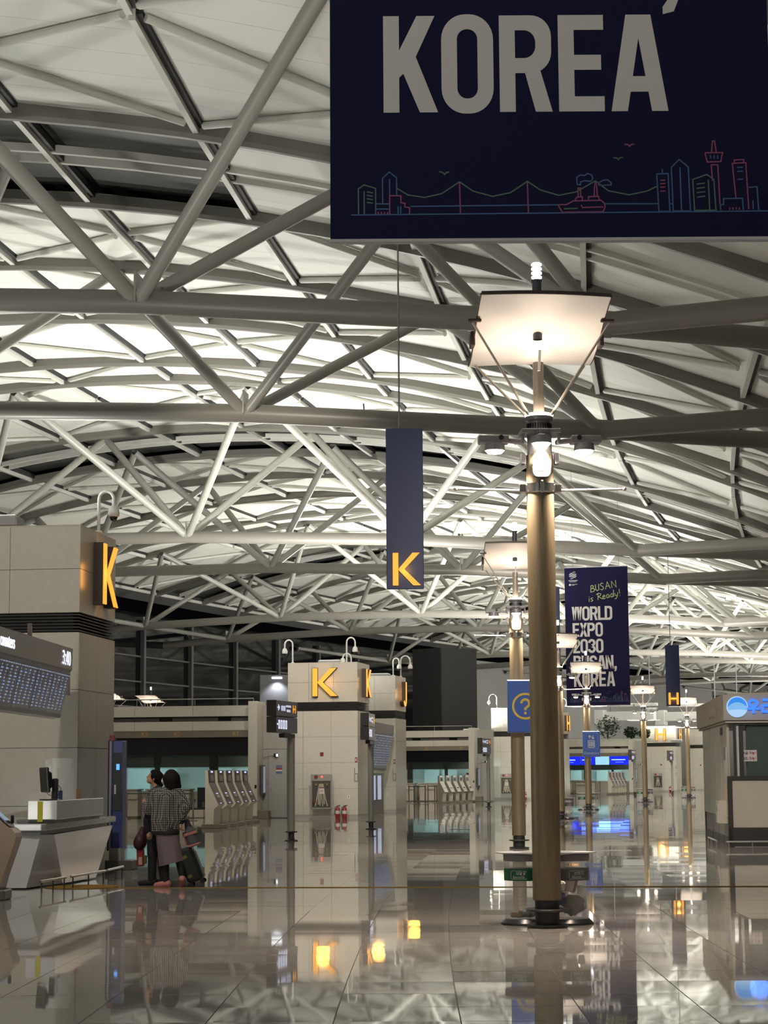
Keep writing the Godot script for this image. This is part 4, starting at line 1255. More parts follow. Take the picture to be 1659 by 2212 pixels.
	boxpart("tag", V(0.075, 0.09, 0.05), V(0.05, 0.12, 0.05), mat("bag_olive", Color(0.07, 0.075, 0.012), 0.6), o, 0.008)
	# suitcase and the bag on it
	o = thing("suitcase", "black wheeled cabin suitcase leaning behind the woman in the checked cardigan", "suitcase", V(-2.68, 0.0, -28.9), 0.0)
	var tilt := Basis(Vector3.BACK, 0.37)
	boxpart("shell", tilt * V(0.0, 0.33, 0), V(0.225, 0.50, 0.36), mat("case_black", Color(0.012, 0.013, 0.013), 0.45), o, 0.04, tilt)
	boxpart("front_pocket", tilt * V(0.115, 0.30, 0), V(0.03, 0.40, 0.30), mat("case_black", Color(0.012, 0.013, 0.013), 0.45), o, 0.012, tilt)
	boxpart("tag", tilt * V(-0.03, 0.46, 0.182), V(0.08, 0.05, 0.004), mat("tag_yellow", Color(0.11, 0.10, 0.012), 0.5), o, 0.0, tilt)
	boxpart("tag", tilt * V(-0.05, 0.18, 0.182), V(0.06, 0.045, 0.004), mat("tag_yellow", Color(0.11, 0.10, 0.012), 0.5), o, 0.0, tilt)
	for e in [V(-0.08, 0.055, 0.14), V(0.09, 0.055, 0.14), V(-0.08, 0.055, -0.14), V(0.09, 0.055, -0.14)]:
		var wp: Vector3 = tilt * e
		if e.x < 0: wp.y = 0.032
		var wm := MB.new()
		wm.tube(wp + V(0, 0, -0.015), wp + V(0, 0, 0.015), 0.032, -1, 14)
		part("wheel", wm, black, o)
	var hd := MB.new()
	for z in [-0.07, 0.07]:
		hd.tube(tilt * V(-0.07, 0.56, z), tilt * V(-0.07, 1.0, z * 0.9), 0.008, -1, 8)
	hd.tube(tilt * V(-0.07, 1.0, -0.075), tilt * V(-0.07, 1.0, 0.075), 0.012, -1, 8)
	part("handle", hd, mat("handle_grey", Color(0.2, 0.2, 0.2), 0.4, 0.5), o)
	o = thing("tote_bag", "grey and pink bag slung over the handle of the black suitcase", "bag", V(-2.80, 0.56, -28.86))
	boxpart("sack", V(0.02, 0.14, 0), V(0.17, 0.27, 0.24), mat("bag_grey", Color(0.07, 0.065, 0.07), 0.8), o, 0.045, Basis(Vector3.BACK, 0.30))
	part("neck", sdf_mesh([[V(-0.02, 0.24, 0.04), V(-0.055, 0.36, 0.0), 0.06, 0.03], [V(-0.02, 0.24, -0.04), V(-0.055, 0.36, 0.0), 0.06, 0.03]], 0.011, 0.03), mat("bag_grey", Color(0.07, 0.065, 0.07), 0.8), o)
	var pk := mat("bag_pink", Color(0.36, 0.13, 0.12), 0.7)
	boxpart("strap", V(0.005, 0.19, 0.0), V(0.185, 0.045, 0.25), pk, o, 0.008, Basis(Vector3.BACK, 0.30))
	boxpart("strap", V(0.055, 0.03, 0.0), V(0.18, 0.035, 0.25), pk, o, 0.01, Basis(Vector3.BACK, 0.30))
	boxpart("strap", V(-0.075, 0.115, 0.07), V(0.02, 0.2, 0.05), pk, o, 0.006, Basis(Vector3.BACK, 0.30))
	# a clerk far back behind the second row of kiosks
	o = thing("person", "distant person with black hair and olive top behind the second row of kiosks", "person", V(4.95, 0, -121.5))
	c = V(0, 1.56, 0)
	body = head_bones(c, V(-0.9, 0, 0.4).normalized(), Vector3.UP, V(0.4, 0, 0.9).normalized())
	body += [[V(0, 1.34, 0), V(0, 1.5, 0), 0.055, 0.05], [V(-0.09, 0.9, 0), V(-0.09, 0.08, 0), 0.08, 0.04], [V(0.09, 0.9, 0), V(0.09, 0.08, 0), 0.08, 0.04], [V(-0.09, 0.04, 0), V(-0.09, 0.04, 0.14), 0.04, 0.035], [V(0.09, 0.04, 0), V(0.09, 0.04, 0.14), 0.04, 0.035], [V(0, 0.9, 0), V(0, 1.3, 0), 0.12, 0.1]]
	part("body", sdf_mesh(body, 0.016, 0.03), skin, o)
	part("top", sdf_mesh([[V(-0.11, 1.32, 0), V(0.11, 1.32, 0), 0.085, 0.085], [V(0, 1.28, 0), V(0, 0.85, 0), 0.15, 0.15], [V(-0.19, 1.3, 0), V(-0.23, 1.05, 0.06), 0.065, 0.05], [V(0.19, 1.3, 0), V(0.23, 1.05, 0.06), 0.065, 0.05]], 0.018, 0.03), mat("cloth_olive", Color(0.13, 0.10, 0.045), 0.8), o)
	part("hair", sdf_mesh([[c + V(0.01, 0.04, -0.02), c + V(0.02, 0.0, -0.04), 0.1, 0.09]], 0.014, 0.03), hairb, o)

func smoothed(mb: MB) -> MB:
	# joins the normals of corners that meet
	var acc := {}
	for i in mb.v.size():
		var key := (mb.v[i] * 2000.0).round()
		acc[key] = acc.get(key, Vector3.ZERO) + mb.n[i]
	for i in mb.v.size():
		var nn: Vector3 = acc[(mb.v[i] * 2000.0).round()]
		if nn.length() > 0.1: mb.n[i] = nn.normalized()
	return mb

# ---------- towers at the ends of the check-in islands ----------
func stone() -> StandardMaterial3D:
	return mottled(mat("panel_stone", Color(0.47, 0.445, 0.385), 0.22, 0.0, 0.5), 0.9, 0.03, 0.955, 5)

func make_tower(label: String, corner: Vector3, turn: float, front: String, side: String, wid := 2.68, fitted := true) -> Node3D:
	# the origin is the foot of its front right edge; x to the right, z towards the front
	var o := thing("check_in_tower", label, "tower", corner, turn, "towers with glowing letters")
	var pm := stone(); var core := mat("joint_dark", Color(0.17, 0.16, 0.14), 0.7)
	var dark := mat("louver_black", Color(0.012, 0.011, 0.010), 0.45)
	var dep := 2.3
	var cm := MB.new()
	cm.box(V(-wid / 2, 1.99, -dep / 2), V(wid - 0.05, 3.98, dep - 0.05))
	cm.box(V(-wid / 2, 5.04, -dep / 2), V(wid - 0.05, 1.46, dep - 0.05))
	cm.box(V(-wid / 2, 4.15, -dep / 2), V(wid - 0.3, 0.4, dep - 0.3))
	part("core", cm, core, o)
	var g := 0.004
	for sec in [[0.12, 3.98, 4], [4.31, 5.79, 2]]:
		var n: int = sec[2]
		for r in n:
			var y0 := lerpf(sec[0], sec[1], float(r) / n) + g; var y1 := lerpf(sec[0], sec[1], float(r + 1) / n) - g
			var cuts := [0.0, 0.22, 0.62, 1.0] if n == 4 else [0.0, 0.3, 0.66, 1.0]
			for q in 3:
				var x0: float = -wid + wid * cuts[q] + g; var x1: float = -wid + wid * cuts[q + 1] - g
				boxpart("panel", V((x0 + x1) / 2, (y0 + y1) / 2, -0.015), V(x1 - x0, y1 - y0, 0.03), pm, o)
			for q in 2:
				var z0 := -dep * q / 2.0 - g - 0.03 * (1 - q); var z1 := -dep * (q + 1) / 2.0 + g
				boxpart("panel", V(-0.015, (y0 + y1) / 2, (z0 + z1) / 2), V(0.03, y1 - y0, z0 - z1), pm, o)
			boxpart("panel", V(-wid + 0.015, (y0 + y1) / 2, -dep / 2 - 0.015), V(0.03, y1 - y0, dep - 0.04), pm, o)
	boxpart("plinth", V(-wid / 2, 0.06, -dep / 2), V(wid - 0.02, 0.12, dep - 0.02), mat("plinth_grey", Color(0.30, 0.28, 0.25), 0.4), o)
	boxpart("cap", V(-wid / 2, 5.79, -dep / 2), V(wid, 0.02, dep), pm, o)
	for q in 6:
		boxpart("louver", V(-wid / 2, 4.01 + q * 0.053, -dep / 2), V(wid - 0.04, 0.022, dep - 0.04), dark, o, 0.0, Basis.IDENTITY)
	var om := glow("orange_letter", Color(1.0, 0.42, 0.04), 1.15, Color(0.1, 0.05, 0.005))
	var can := mat("letter_can", Color(0.03, 0.014, 0.010), 0.5)
	for e in [[front, Transform3D(Basis.IDENTITY, V(-wid * 0.46, 4.51, 0.0))], [side, Transform3D(Basis(Vector3.UP, PI / 2), V(0, 4.51, -dep * 0.56))]]:
		if e[0] == "": continue
		var xf: Transform3D = e[1]
		var a := MB.new(); var b := MB.new()
		letter_shape(a, e[0], xf * Transform3D(Basis.IDENTITY.scaled(V(1.16, 1.08, 1)), V(0, 0, 0.0)), 0.17)
		letter_shape(b, e[0], xf * Transform3D(Basis.IDENTITY.scaled(V(1.12, 1.05, 1)), V(0, 0.015, 0.17)), 0.02)
		var l := part("letter", a, can, o)
		part("letter_face", b, om, l)
		omni(o.transform * (xf * V(0, 0.55, 0.5)), 0.35, Color(1.0, 0.42, 0.06), 0.25)
	if fitted:
		var red := mat("fire_red", Color(0.17, 0.012, 0.01), 0.4)
		boxpart("alarm_plate", V(-1.37, 2.37, 0.015), V(0.13, 0.14, 0.03), red, o, 0.006)
		boxpart("call_point", V(-0.06, 2.15, 0.015), V(0.08, 0.19, 0.03), red, o, 0.006)
		boxpart("call_point_slot", V(-0.06, 2.15, 0.032), V(0.03, 0.1, 0.004), mat("mask_white", Color(0.6, 0.6, 0.6), 0.8), o)
		boxpart("socket_plate", V(-0.36, 0.78, 0.006), V(0.09, 0.12, 0.012), mat("mask_white", Color(0.6, 0.6, 0.6), 0.8), o)
		boxpart("socket_slot", V(-0.36, 0.78, 0.014), V(0.025, 0.07, 0.006), can, o)
		var st := MB.new()
		st.line([Vector2(-0.06, 1.85), Vector2(-0.06, 1.36), Vector2(0.06, 1.36), Vector2(0.06, 1.64), Vector2(-0.04, 1.64)], 0.022, 0.02, Transform3D(Basis.IDENTITY, V(-0.06, 0, 0.005)))
		part("lock_bracket", st, mat("lock_grey", Color(0.11, 0.12, 0.115), 0.4), o)
	return o

func hose_cabinet(o: Node3D) -> void:
	var fr := mat("cabinet_steel", Color(0.30, 0.295, 0.275), 0.35, 0.4)
	var mb := MB.new()
	for e in [[V(0, 1.51, 0), V(0.80, 0.24, 0.05)], [V(0, 0.375, 0), V(0.80, 0.05, 0.05)], [V(-0.375, 0.87, 0), V(0.05, 1.04, 0.05)], [V(0.375, 0.87, 0), V(0.05, 1.04, 0.05)]]:
		mb.box(e[0] + V(0, 0, 0.025), e[1], Basis.IDENTITY, 0.006)
	part("frame", mb, fr, o)
	boxpart("recess", V(0, 0.88, 0.006), V(0.72, 1.0, 0.01), mat("recess_dark", Color(0.05, 0.045, 0.035), 0.6), o)
	mb = MB.new()
	mb.tube(V(-0.2, 1.52, 0.05), V(-0.2, 1.52, 0.062), 0.07, -1, 20)
	part("bell", mb, mat("fire_red", Color(0.17, 0.012, 0.01), 0.4), o)
	mb = MB.new()
	mb.lathe([Vector2(0.045, 0), Vector2(0.03, 0.03), Vector2(0, 0.04)], 14, Transform3D(Basis(Vector3.RIGHT, PI / 2), V(0.02, 1.53, 0.05)), true)
	part("alarm_light", mb, glow("alarm_red", Color(1.0, 0.12, 0.06), 1.6, Color(0.4, 0.02, 0.02)), o)
	# folded canvas hose hanging in loops
	mb = MB.new()
	for q in 9:
		var x := -0.2 + q * 0.045
		var P := []
		for j in 8:
			var w := j / 7.0
			P.append(V(x * (0.35 + 0.9 * w) + 0.03 * sin(q * 2.1 + w * 3.0) * w, 1.27 - w * (0.78 + 0.05 * sin(q * 1.7)), 0.03 + 0.015 * (q % 2)))
		mb.path(P, 0.026, 7)
	var hs := part("hose", mb, mat("canvas", Color(0.33, 0.30, 0.24), 0.85), o)
	hs.set_meta("kind", "stuff")
	mb = MB.new()
	mb.lathe([Vector2(0.0, -0.05), Vector2(0.07, -0.045), Vector2(0.075, 0.045), Vector2(0, 0.05)], 16, Transform3D(Basis(Vector3.RIGHT, PI / 2), V(-0.27, 0.62, 0.05)))
	part("valve", mb, mat("valve_maroon", Color(0.09, 0.015, 0.012), 0.5), o)
	for x in [-0.2, 0.0, 0.22]:
		boxpart("brass_cap", V(x, 1.24, 0.045), V(0.06, 0.09, 0.04), mat("brass", Color(0.32, 0.2, 0.05), 0.4, 0.5), o, 0.012)
	boxpart("notice", V(0.02, 1.02, 0.075), V(0.19, 0.23, 0.004), mat("notice_white", Color(0.5, 0.47, 0.45), 0.7), o)
	boxpart("notice_head", V(0.02, 1.125, 0.078), V(0.19, 0.03, 0.004), mat("fire_red", Color(0.17, 0.012, 0.01), 0.4), o)
	boxpart("notice_print", V(0.02, 1.01, 0.078), V(0.14, 0.08, 0.003), mat("notice_pink", Color(0.42, 0.3, 0.3), 0.7), o)

func extinguisher(label: String, at: Vector3) -> void:
	var o := thing("fire_extinguisher", label, "fire extinguisher", at, 0.3, "fire extinguishers on the floor")
	var red := mat("extinguisher_red", Color(0.24, 0.014, 0.012), 0.3)
	var mb := MB.new()
	mb.lathe([Vector2(0.0, 0.0), Vector2(0.085, 0.005), Vector2(0.09, 0.03), Vector2(0.09, 0.33), Vector2(0.07, 0.39), Vector2(0.03, 0.42), Vector2(0.025, 0.45), Vector2(0, 0.45)], 20, Transform3D.IDENTITY, true)
	part("cylinder", mb, red, o)
	mb = MB.new()
	mb.lathe([Vector2(0.0915, 0.17), Vector2(0.0915, 0.29)], 20)
	part("label_band", mb, mat("notice_white", Color(0.5, 0.47, 0.45), 0.7), o)
	mb = MB.new()
	mb.box(V(0.03, 0.47, 0), V(0.15, 0.02, 0.03), Basis(Vector3.BACK, 0.25))
	mb.box(V(0.03, 0.45, 0), V(0.12, 0.02, 0.03), Basis(Vector3.BACK, -0.1))
	part("handle", mb, mat("louver_black", Color(0.012, 0.011, 0.010), 0.45), o)
	mb = MB.new()
	mb.path([V(-0.02, 0.44, 0), V(-0.09, 0.42, 0), V(-0.115, 0.3, 0), V(-0.115, 0.12, 0)], 0.014, 8)
	part("hose", mb, mat("louver_black", Color(0.012, 0.011, 0.010), 0.45), o)

func camera_pole(label: String, at: Vector3, turn: float, h := 0.75, reach := 0.32) -> void:
	var o := thing("security_camera", label, "security camera", at, turn, "gooseneck security cameras")
	var m := mat("camera_white", Color(0.55, 0.55, 0.52), 0.35)
	var P := [V(0, 0, 0), V(0, h * 0.6, 0)]
	for q in 9:
		var a := PI - PI * q / 8.0
		P.append(V(reach / 2 + cos(a) * reach / 2, h * 0.72 + sin(a) * reach * 0.55, 0))
	P.append(V(reach, h * 0.5, 0))
	var mb := MB.new()
	mb.path(P, 0.03, 10)
	part("gooseneck", mb, m, o)
	mb = MB.new()
	mb.lathe([Vector2(0.0, 0.08), Vector2(0.05, 0.075), Vector2(0.09, 0.02), Vector2(0.105, -0.06), Vector2(0.10, -0.12), Vector2(0.07, -0.13)], 18, Transform3D(Basis.IDENTITY, V(reach, h * 0.5, 0)), true)
	part("housing", mb, m, o)
	mb = MB.new()
	mb.lathe([Vector2(0.0, -0.21), Vector2(0.05, -0.195), Vector2(0.075, -0.13), Vector2(0, -0.13)], 16, Transform3D(Basis.IDENTITY, V(reach, h * 0.5, 0)), true)
	part("dome", mb, mat("dome_black", Color(0.01, 0.01, 0.012), 0.1), o)
	boxpart("foot", V(0, 0.02, 0), V(0.12, 0.04, 0.12), m, o, 0.01)

# ---------- check-in island: bulkhead over a glazed back wall ----------
func make_island(letter: String, label: String, right_end: Vector3, turn: float, L: float, blue := false) -> Node3D:
	# x runs left from the pier (negative), z towards the front
	var o := thing("check_in_island", label, "check-in counter", right_end, turn, "check-in islands with bulkheads", "")
	var pm := stone(); var brown := mat("fascia_brown", Color(0.135, 0.115, 0.085), 0.45)
	var blk := mat("display_black", Color(0.006, 0.006, 0.008), 0.18)
	var gap := mat("gap_brown", Color(0.06, 0.055, 0.045), 0.6)
	var n := int(round(L / 2.3))
	for q in n:
		var x0 := -L + L * q / n + 0.006; var x1 := -L + L * (q + 1) / n - 0.006
		boxpart("upper_panel", V((x0 + x1) / 2, 4.03, -0.2), V(x1 - x0, 0.40, 0.4), pm, o)
		boxpart("lower_panel", V((x0 + x1) / 2, 3.47, -0.2), V(x1 - x0, 0.34, 0.4), pm, o)
		boxpart("vent", V(x0 + (x1 - x0) * 0.52, 3.735, -0.19), V(0.5, 0.13, 0.06), blk, o)
	boxpart("shadow_gap", V(-L / 2, 3.735, -0.36), V(L, 0.2, 0.3), gap, o)
	boxpart("fascia", V(-L / 2, 3.17, -0.22), V(L, 0.26, 0.4), brown, o)
	boxpart("roof_slab", V(-L / 2 - 0.9, 4.12, -4.2), V(L - 1.8, 0.2, 7.6), pm, o)
	var hr := MB.new()
	hr.tube(V(-L, 4.5, -0.3), V(0, 4.5, -0.3), 0.02, -1, 8)
	for q in n + 1:
		hr.tube(V(-L + L * q / n, 4.2, -0.3), V(-L + L * q / n, 4.5, -0.3), 0.014, -1, 6)
	part("handrail", hr, mat("rail_dull", Color(0.22, 0.21, 0.19), 0.4, 0.5), o)
	# numbers on the fascia
	var num := mat("ochre_number", Color(0.40, 0.22, 0.025), 0.5)
	var xs := [-0.62, -2.92, -4.2] if letter == "K" else [-0.6, -2.75]
	for q in xs.size():
		text_part("number", "%s%d" % [letter, q + 1], 0.17, 0.01, num, o, V(xs[q], 3.17, -0.012), 1.0, false)
	if blue:
		var im := Image.create(256, 64, false, Image.FORMAT_RGB8)
		im.fill(Color(0.03, 0.10, 0.75))
		for x in range(20, 190, 6):
			im.fill_rect(Rect2i(x, 20 + (x * 7) % 3, 4, 8), Color(0.7, 0.85, 1.0))
		for x in range(70, 170, 6):
			im.fill_rect(Rect2i(x, 42, 3, 5), Color(0.5, 0.65, 1.0))
		var bm := image_mat("screen_blue", im, 2.0, 0.3)
		var cy := glow("screen_cyan", Color(0.35, 0.72, 0.9), 1.0)
		var bw := [[-0.02, 1.75, bm], [-1.8, 1.2, cy], [-3.02, 1.2, bm], [-4.25, 1.75, bm]]
		for e in bw:
			var sb := MB.new()
			sb.box(V(e[0] - e[1] / 2, 2.68, -0.25), V(e[1] - 0.02, 0.70, 0.1))
			var d := part("display", sb, blk, o)
			var sf := MB.new()
			sf.quad(V(e[0] - e[1] + 0.02, 3.02, -0.197), V(e[0] - 0.02, 3.02, -0.197), V(e[0] - 0.02, 2.34, -0.197), V(e[0] - e[1] + 0.02, 2.34, -0.197))
			part("screen", sf, e[2], d)
		boxpart("planter", V(-L / 2 + 0.6, 4.34, -3.0), V(L + 1.2, 0.24, 1.4), mat("planter_pale", Color(0.36, 0.37, 0.31), 0.6), o, 0.02)
		area(o.transform * V(-2.2, 2.68, 0.0), o.transform.basis * V(0, -0.3, 1), Vector2(4, 0.6), 1.6, Color(0.15, 0.3, 1.0))
	else:
		for q in n:
			var x0 := -L + L * q / n; var x1 := -L + L * (q + 1) / n
			boxpart("display", V((x0 + x1) / 2, 2.70, -0.25), V(x1 - x0 - 0.004, 0.68, 0.12), blk, o)
	# glazed wall with posts
	var mull := mat("mullion_grey", Color(0.085, 0.09, 0.085), 0.4)
	var gl := pane("pane_green", Color(0.6, 0.8, 0.75), 0.12)
	for q in n + 1:
		var x := -L + L * q / n
		boxpart("mullion", V(minf(x, -0.12), 1.2, -3.2), V(0.34 if q % 2 else 0.2, 2.4, 0.12), mull, o)
		if q < n:
			boxpart("pane", V(x + L / n * 0.5, 1.65, -3.21), V(L / n - 0.3, 1.4, 0.012), gl, o)
	boxpart("wall_base", V(-L / 2, 0.5, -3.3), V(L, 1.0, 0.1), pm, o)
	# lit back office
	boxpart("back_wall", V(-L / 2 - 0.7, 1.2, -7.0), V(L - 1.4, 2.4, 0.1), mat("office_wall", Color(0.40, 0.47, 0.46), 0.7), o)
	boxpart("ceiling_slab", V(-L / 2 - 0.7, 2.42, -3.8), V(L - 1.4, 0.06, 6.6), mat("office_dark", Color(0.05, 0.055, 0.055), 0.7), o)
	boxpart("dark_sheet", V(-L / 2, 2.18, -4.1), V(L, 0.48, 0.04), mat("office_dark", Color(0.05, 0.055, 0.055), 0.7), o)  # added dark sheet for the shaded top of the office, hides the lamps
	for q in n * 2:
		var x := -L + L * (q + 0.5) / (n * 2)
		if q % 3 == 1 or x > -1.6: continue
		boxpart("partition", V(x, 1.45, -6.4), V(L / n * 0.42, 0.9, 0.03), mat("office_glass", Color(0.50, 0.62, 0.62), 0.3), o)
	for q in n:
		var x := -L + L * (q + 0.5) / n
		boxpart("unseen_office_lamp", V(x, 2.37, -5.2), V(1.2, 0.04, 0.5), glow("unseen_office_lamp_glow", Color(0.7, 1.0, 0.98), 2.2, Color(0.5, 0.5, 0.5)), o)  # lamps out of view, placed to light the back office wall
		area(o.transform * V(x, 2.33, -5.2), o.transform.basis * V(0, -1, -0.35), Vector2(1.2, 0.5), OFFICE * (1.6 if blue else 1.0), Color(0.66, 1.0, 0.98))
	# pier at the right-hand end and the grey end wall with a door
	var pr := MB.new()
	pr.box(V(0.18, 2.18, -0.1), V(0.35, 4.36, 1.4), Basis.IDENTITY, 0.01)
	part("pier", pr, pm, o)
	boxpart("pier_base", V(0.18, 0.05, -0.1), V(0.37, 0.1, 1.42), brown, o)
	var gy := mat("door_grey", Color(0.255, 0.245, 0.225), 0.35)
	for q in 3:
		boxpart("end_panel", V(0.84, [0.64, 1.93, 3.42][q] , -0.35), V(0.96, [1.27, 1.28, 1.66][q], 0.1), gy, o)
	var dr := boxpart("door", V(0.95, 1.24, -0.285), V(0.72, 2.44, 0.04), gy, o, 0.004)
	boxpart("door_gap", V(0.585, 1.24, -0.29), V(0.015, 2.46, 0.03), gap, o)
	boxpart("door_gap", V(0.95, 0.02, -0.28), V(0.74, 0.03, 0.04), gap, o)
	boxpart("handle", V(0.68, 1.05, -0.25), V(0.03, 0.14, 0.03), mat("bright_steel", Color(0.72, 0.70, 0.67), 0.18, 1.0), dr, 0.006)
	for e in [[1.93, 0.10, Color(0.09, 0.11, 0.22)], [1.84, 0.07, Color(0.2, 0.03, 0.04)], [1.775, 0.05, Color(0.5, 0.46, 0.4)], [1.70, 0.09, Color(0.06, 0.09, 0.2)]]:
		boxpart("door_notice", V(1.0, e[0], -0.262), V(0.24, e[1], 0.006), mat("notice_%d" % int(e[0] * 100), e[2], 0.6), dr)
	var lb := boxpart("light_box", V(0.44, 1.42, 0.02), V(0.10, 1.12, 0.42), mat("lightbox_frame", Color(0.06, 0.06, 0.06), 0.4), o, 0.01)
	boxpart("light_panel", V(0.495, 1.44, 0.02), V(0.012, 0.98, 0.3), glow("lightbox_blue", Color(0.42, 0.47, 0.62), 0.45), lb)
	var cm := MB.new()
	cm.tube(V(0.4, 2.27, -0.2), V(0.85, 2.34, -0.2), 0.008, -1, 6)
	cm.box(V(0.90, 2.36, -0.18), V(0.16, 0.12, 0.14), Basis.IDENTITY, 0.02)
	part("door_camera", cm, mat("dome_black", Color(0.01, 0.01, 0.012), 0.1), o)
	boxpart("door_lamp", V(0.955, 2.345, -0.105), V(0.07, 0.09, 0.02), glow("beacon_white", Color(0.9, 0.95, 1.0), 2.2, Color(0.6, 0.6, 0.6)), o)
	boxpart("card_reader", V(0.30, 1.18, 0.61), V(0.07, 0.13, 0.03), mat("dome_black", Color(0.01, 0.01, 0.012), 0.1), o, 0.006)
	boxpart("kerb_box", V(0.55, 0.15, 0.25), V(0.4, 0.3, 0.4), brown, o, 0.01)
	return o

const OFFICE := 3.0

func check_in_desk(label: String, at: Vector3, turn: float) -> void:
	var o := thing("check_in_desk", label, "counter", at, turn, "beige check-in desks behind the queue barriers")
	var pm := mat("desk_beige", Color(0.44, 0.39, 0.33), 0.4)
	boxpart("body", V(0, 0.55, 0), V(1.7, 1.0, 0.6), pm, o, 0.02)
	boxpart("worktop", V(0, 1.08, 0.03), V(1.8, 0.05, 0.75), pm, o, 0.01)
	boxpart("shelf", V(0.1, 0.74, 0.35), V(1.5, 0.05, 0.16), pm, o, 0.008)
	boxpart("kick_plate", V(0, 0.05, 0), V(1.66, 0.1, 0.55), mat("fascia_brown", Color(0.135, 0.115, 0.085), 0.45), o)

func baggage_scale(label: String, at: Vector3, turn: float) -> void:
	var o := thing("baggage_belt", label, "conveyor belt", at, turn, "baggage belts beside the desks")
	boxpart("belt", V(0, 0.34, 0), V(0.50, 0.06, 1.2), mat("belt_black", Color(0.012, 0.012, 0.012), 0.6), o, 0.01)
	boxpart("frame", V(0, 0.16, 0), V(0.56, 0.3, 1.25), mat("desk_beige", Color(0.44, 0.39, 0.33), 0.4), o, 0.02)
	boxpart("tunnel_flap", V(0, 0.75, -0.62), V(0.56, 0.8, 0.05), mat("belt_black", Color(0.012, 0.012, 0.012), 0.6), o)
	boxpart("side_guard", V(0.26, 0.5, 0), V(0.05, 0.2, 1.2), mat("mullion_grey", Color(0.085, 0.09, 0.085), 0.4), o, 0.008)

# ---------- self-service kiosks ----------
func make_kiosk(dark := false) -> Node3D:
	# faces +x, width along z
	var o := thing("check_in_kiosk", "self check-in kiosk of the near row, nearest the camera", "kiosk", Vector3.ZERO, 0.0, "self check-in kiosks of the near row")
	var w := 1.0
	var cream := mat("kiosk_cream", Color(0.47, 0.43, 0.345), 0.4)
	var mb := MB.new()
	var prof := PackedVector2Array([Vector2(-0.35, 0.12), Vector2(-0.35, 1.74), Vector2(-0.27, 1.76), Vector2(-0.245, 1.37), Vector2(0.06, 0.71), Vector2(0.02, 0.66), Vector2(-0.07, 0.58), Vector2(-0.09, 0.12)])
	mb.prism(prof, w, Transform3D(Basis.IDENTITY, V(0, 0, -w / 2)))
	part("body", mb, mat("kiosk_side_grey", Color(0.12, 0.105, 0.09), 0.4) if dark else cream, o)
	var face := mat("kiosk_screen", Color(0.075, 0.065, 0.058), 0.5, 0.0, 0.3)
	var f := MB.new()
	f.quad(V(-0.262, 1.755, w / 2 - 0.03), V(-0.262, 1.755, -w / 2 + 0.03), V(-0.237, 1.375, -w / 2 + 0.03), V(-0.237, 1.375, w / 2 - 0.03))
	f.quad(V(-0.237, 1.375, w / 2 - 0.03), V(-0.237, 1.375, -w / 2 + 0.03), V(0.066, 0.715, -w / 2 + 0.03), V(0.066, 0.715, w / 2 - 0.03))
	if dark:
		f.quad(V(0.066, 0.715, w / 2 - 0.03), V(0.066, 0.715, -w / 2 + 0.03), V(-0.066, 0.575, -w / 2 + 0.03), V(-0.066, 0.575, w / 2 - 0.03))
		f.quad(V(-0.066, 0.575, w / 2 - 0.03), V(-0.066, 0.575, -w / 2 + 0.03), V(-0.084, 0.13, -w / 2 + 0.03), V(-0.084, 0.13, w / 2 - 0.03))
	part("face", f, cream if dark else face, o)
	var lit := glow("kiosk_light", Color(0.62, 0.58, 1.0), 1.1)
	var mk := func(t0: float, t1: float, a: Vector3, b: Vector3, z0: float, z1: float) -> MB:
		var q := MB.new()
		var p := a.lerp(b, t0) + V(0.008, 0.004, 0); var r := a.lerp(b, t1) + V(0.008, 0.004, 0)
		q.quad(V(p.x, p.y, z1), V(p.x, p.y, z0), V(r.x, r.y, z0), V(r.x, r.y, z1))
		return q
	var A := V(-0.262, 1.755, 0); var B := V(-0.237, 1.375, 0); var C := V(0.066, 0.715, 0)
	part("logo_light", mk.call(0.07, 0.21, A, B, -0.16, 0.16), lit, o)
	part("display", mk.call(0.4, 0.9, A, B, -0.26, 0.26), mat("kiosk_glass", Color(0.10, 0.095, 0.10), 0.3, 0.0, 0.4), o)
	part("reader_light", mk.call(0.48, 0.515, B, C, -0.16, 0.18), lit, o)
	part("slot", mk.call(0.55, 0.68, B, C, -0.2, 0.22), mat("dome_black", Color(0.01, 0.01, 0.012), 0.1), o)
	part("tray_light", mk.call(0.93, 0.955, B, C, -0.06, 0.2), lit, o)
	boxpart("plinth", V(-0.15, 0.06, 0), V(0.62, 0.12, 0.95), mat("fascia_brown", Color(0.135, 0.115, 0.085), 0.45), o, 0.01)
	return o

func stanchion_group(name_group: String, spots: Array, what: String) -> void:
	# posts with belts: every post a thing, the belt a part of the post it comes out of
	for i in spots.size():
		var p: Vector3 = spots[i]
		var o := thing("queue_post", "%s, number %s from the left" % [what, ["one", "two", "three", "four", "five", "six", "seven", "eight", "nine"][i]], "queue barrier", p, 0.0, name_group)
		var mb := MB.new()
		mb.lathe([Vector2(0.16, 0.0), Vector2(0.165, 0.012), Vector2(0.05, 0.03), Vector2(0.033, 0.05), Vector2(0.033, 0.9), Vector2(0.042, 0.9), Vector2(0.042, 1.02), Vector2(0.0, 1.03)], 14)
		part("post", mb, mat("post_olive", Color(0.16, 0.14, 0.10), 0.35, 0.5), o)
		if i + 1 < spots.size() and i % 4 != 3:
			var d: Vector3 = spots[i + 1] - p
			var b := MB.new()
			b.box(V(d.x / 2, 0.96, d.z / 2), V(d.length() - 0.07, 0.05, 0.004), Basis(Vector3.UP, atan2(-d.z, d.x)))
			part("belt", b, mat("belt_green", Color(0.055, 0.085, 0.06), 0.7), o)

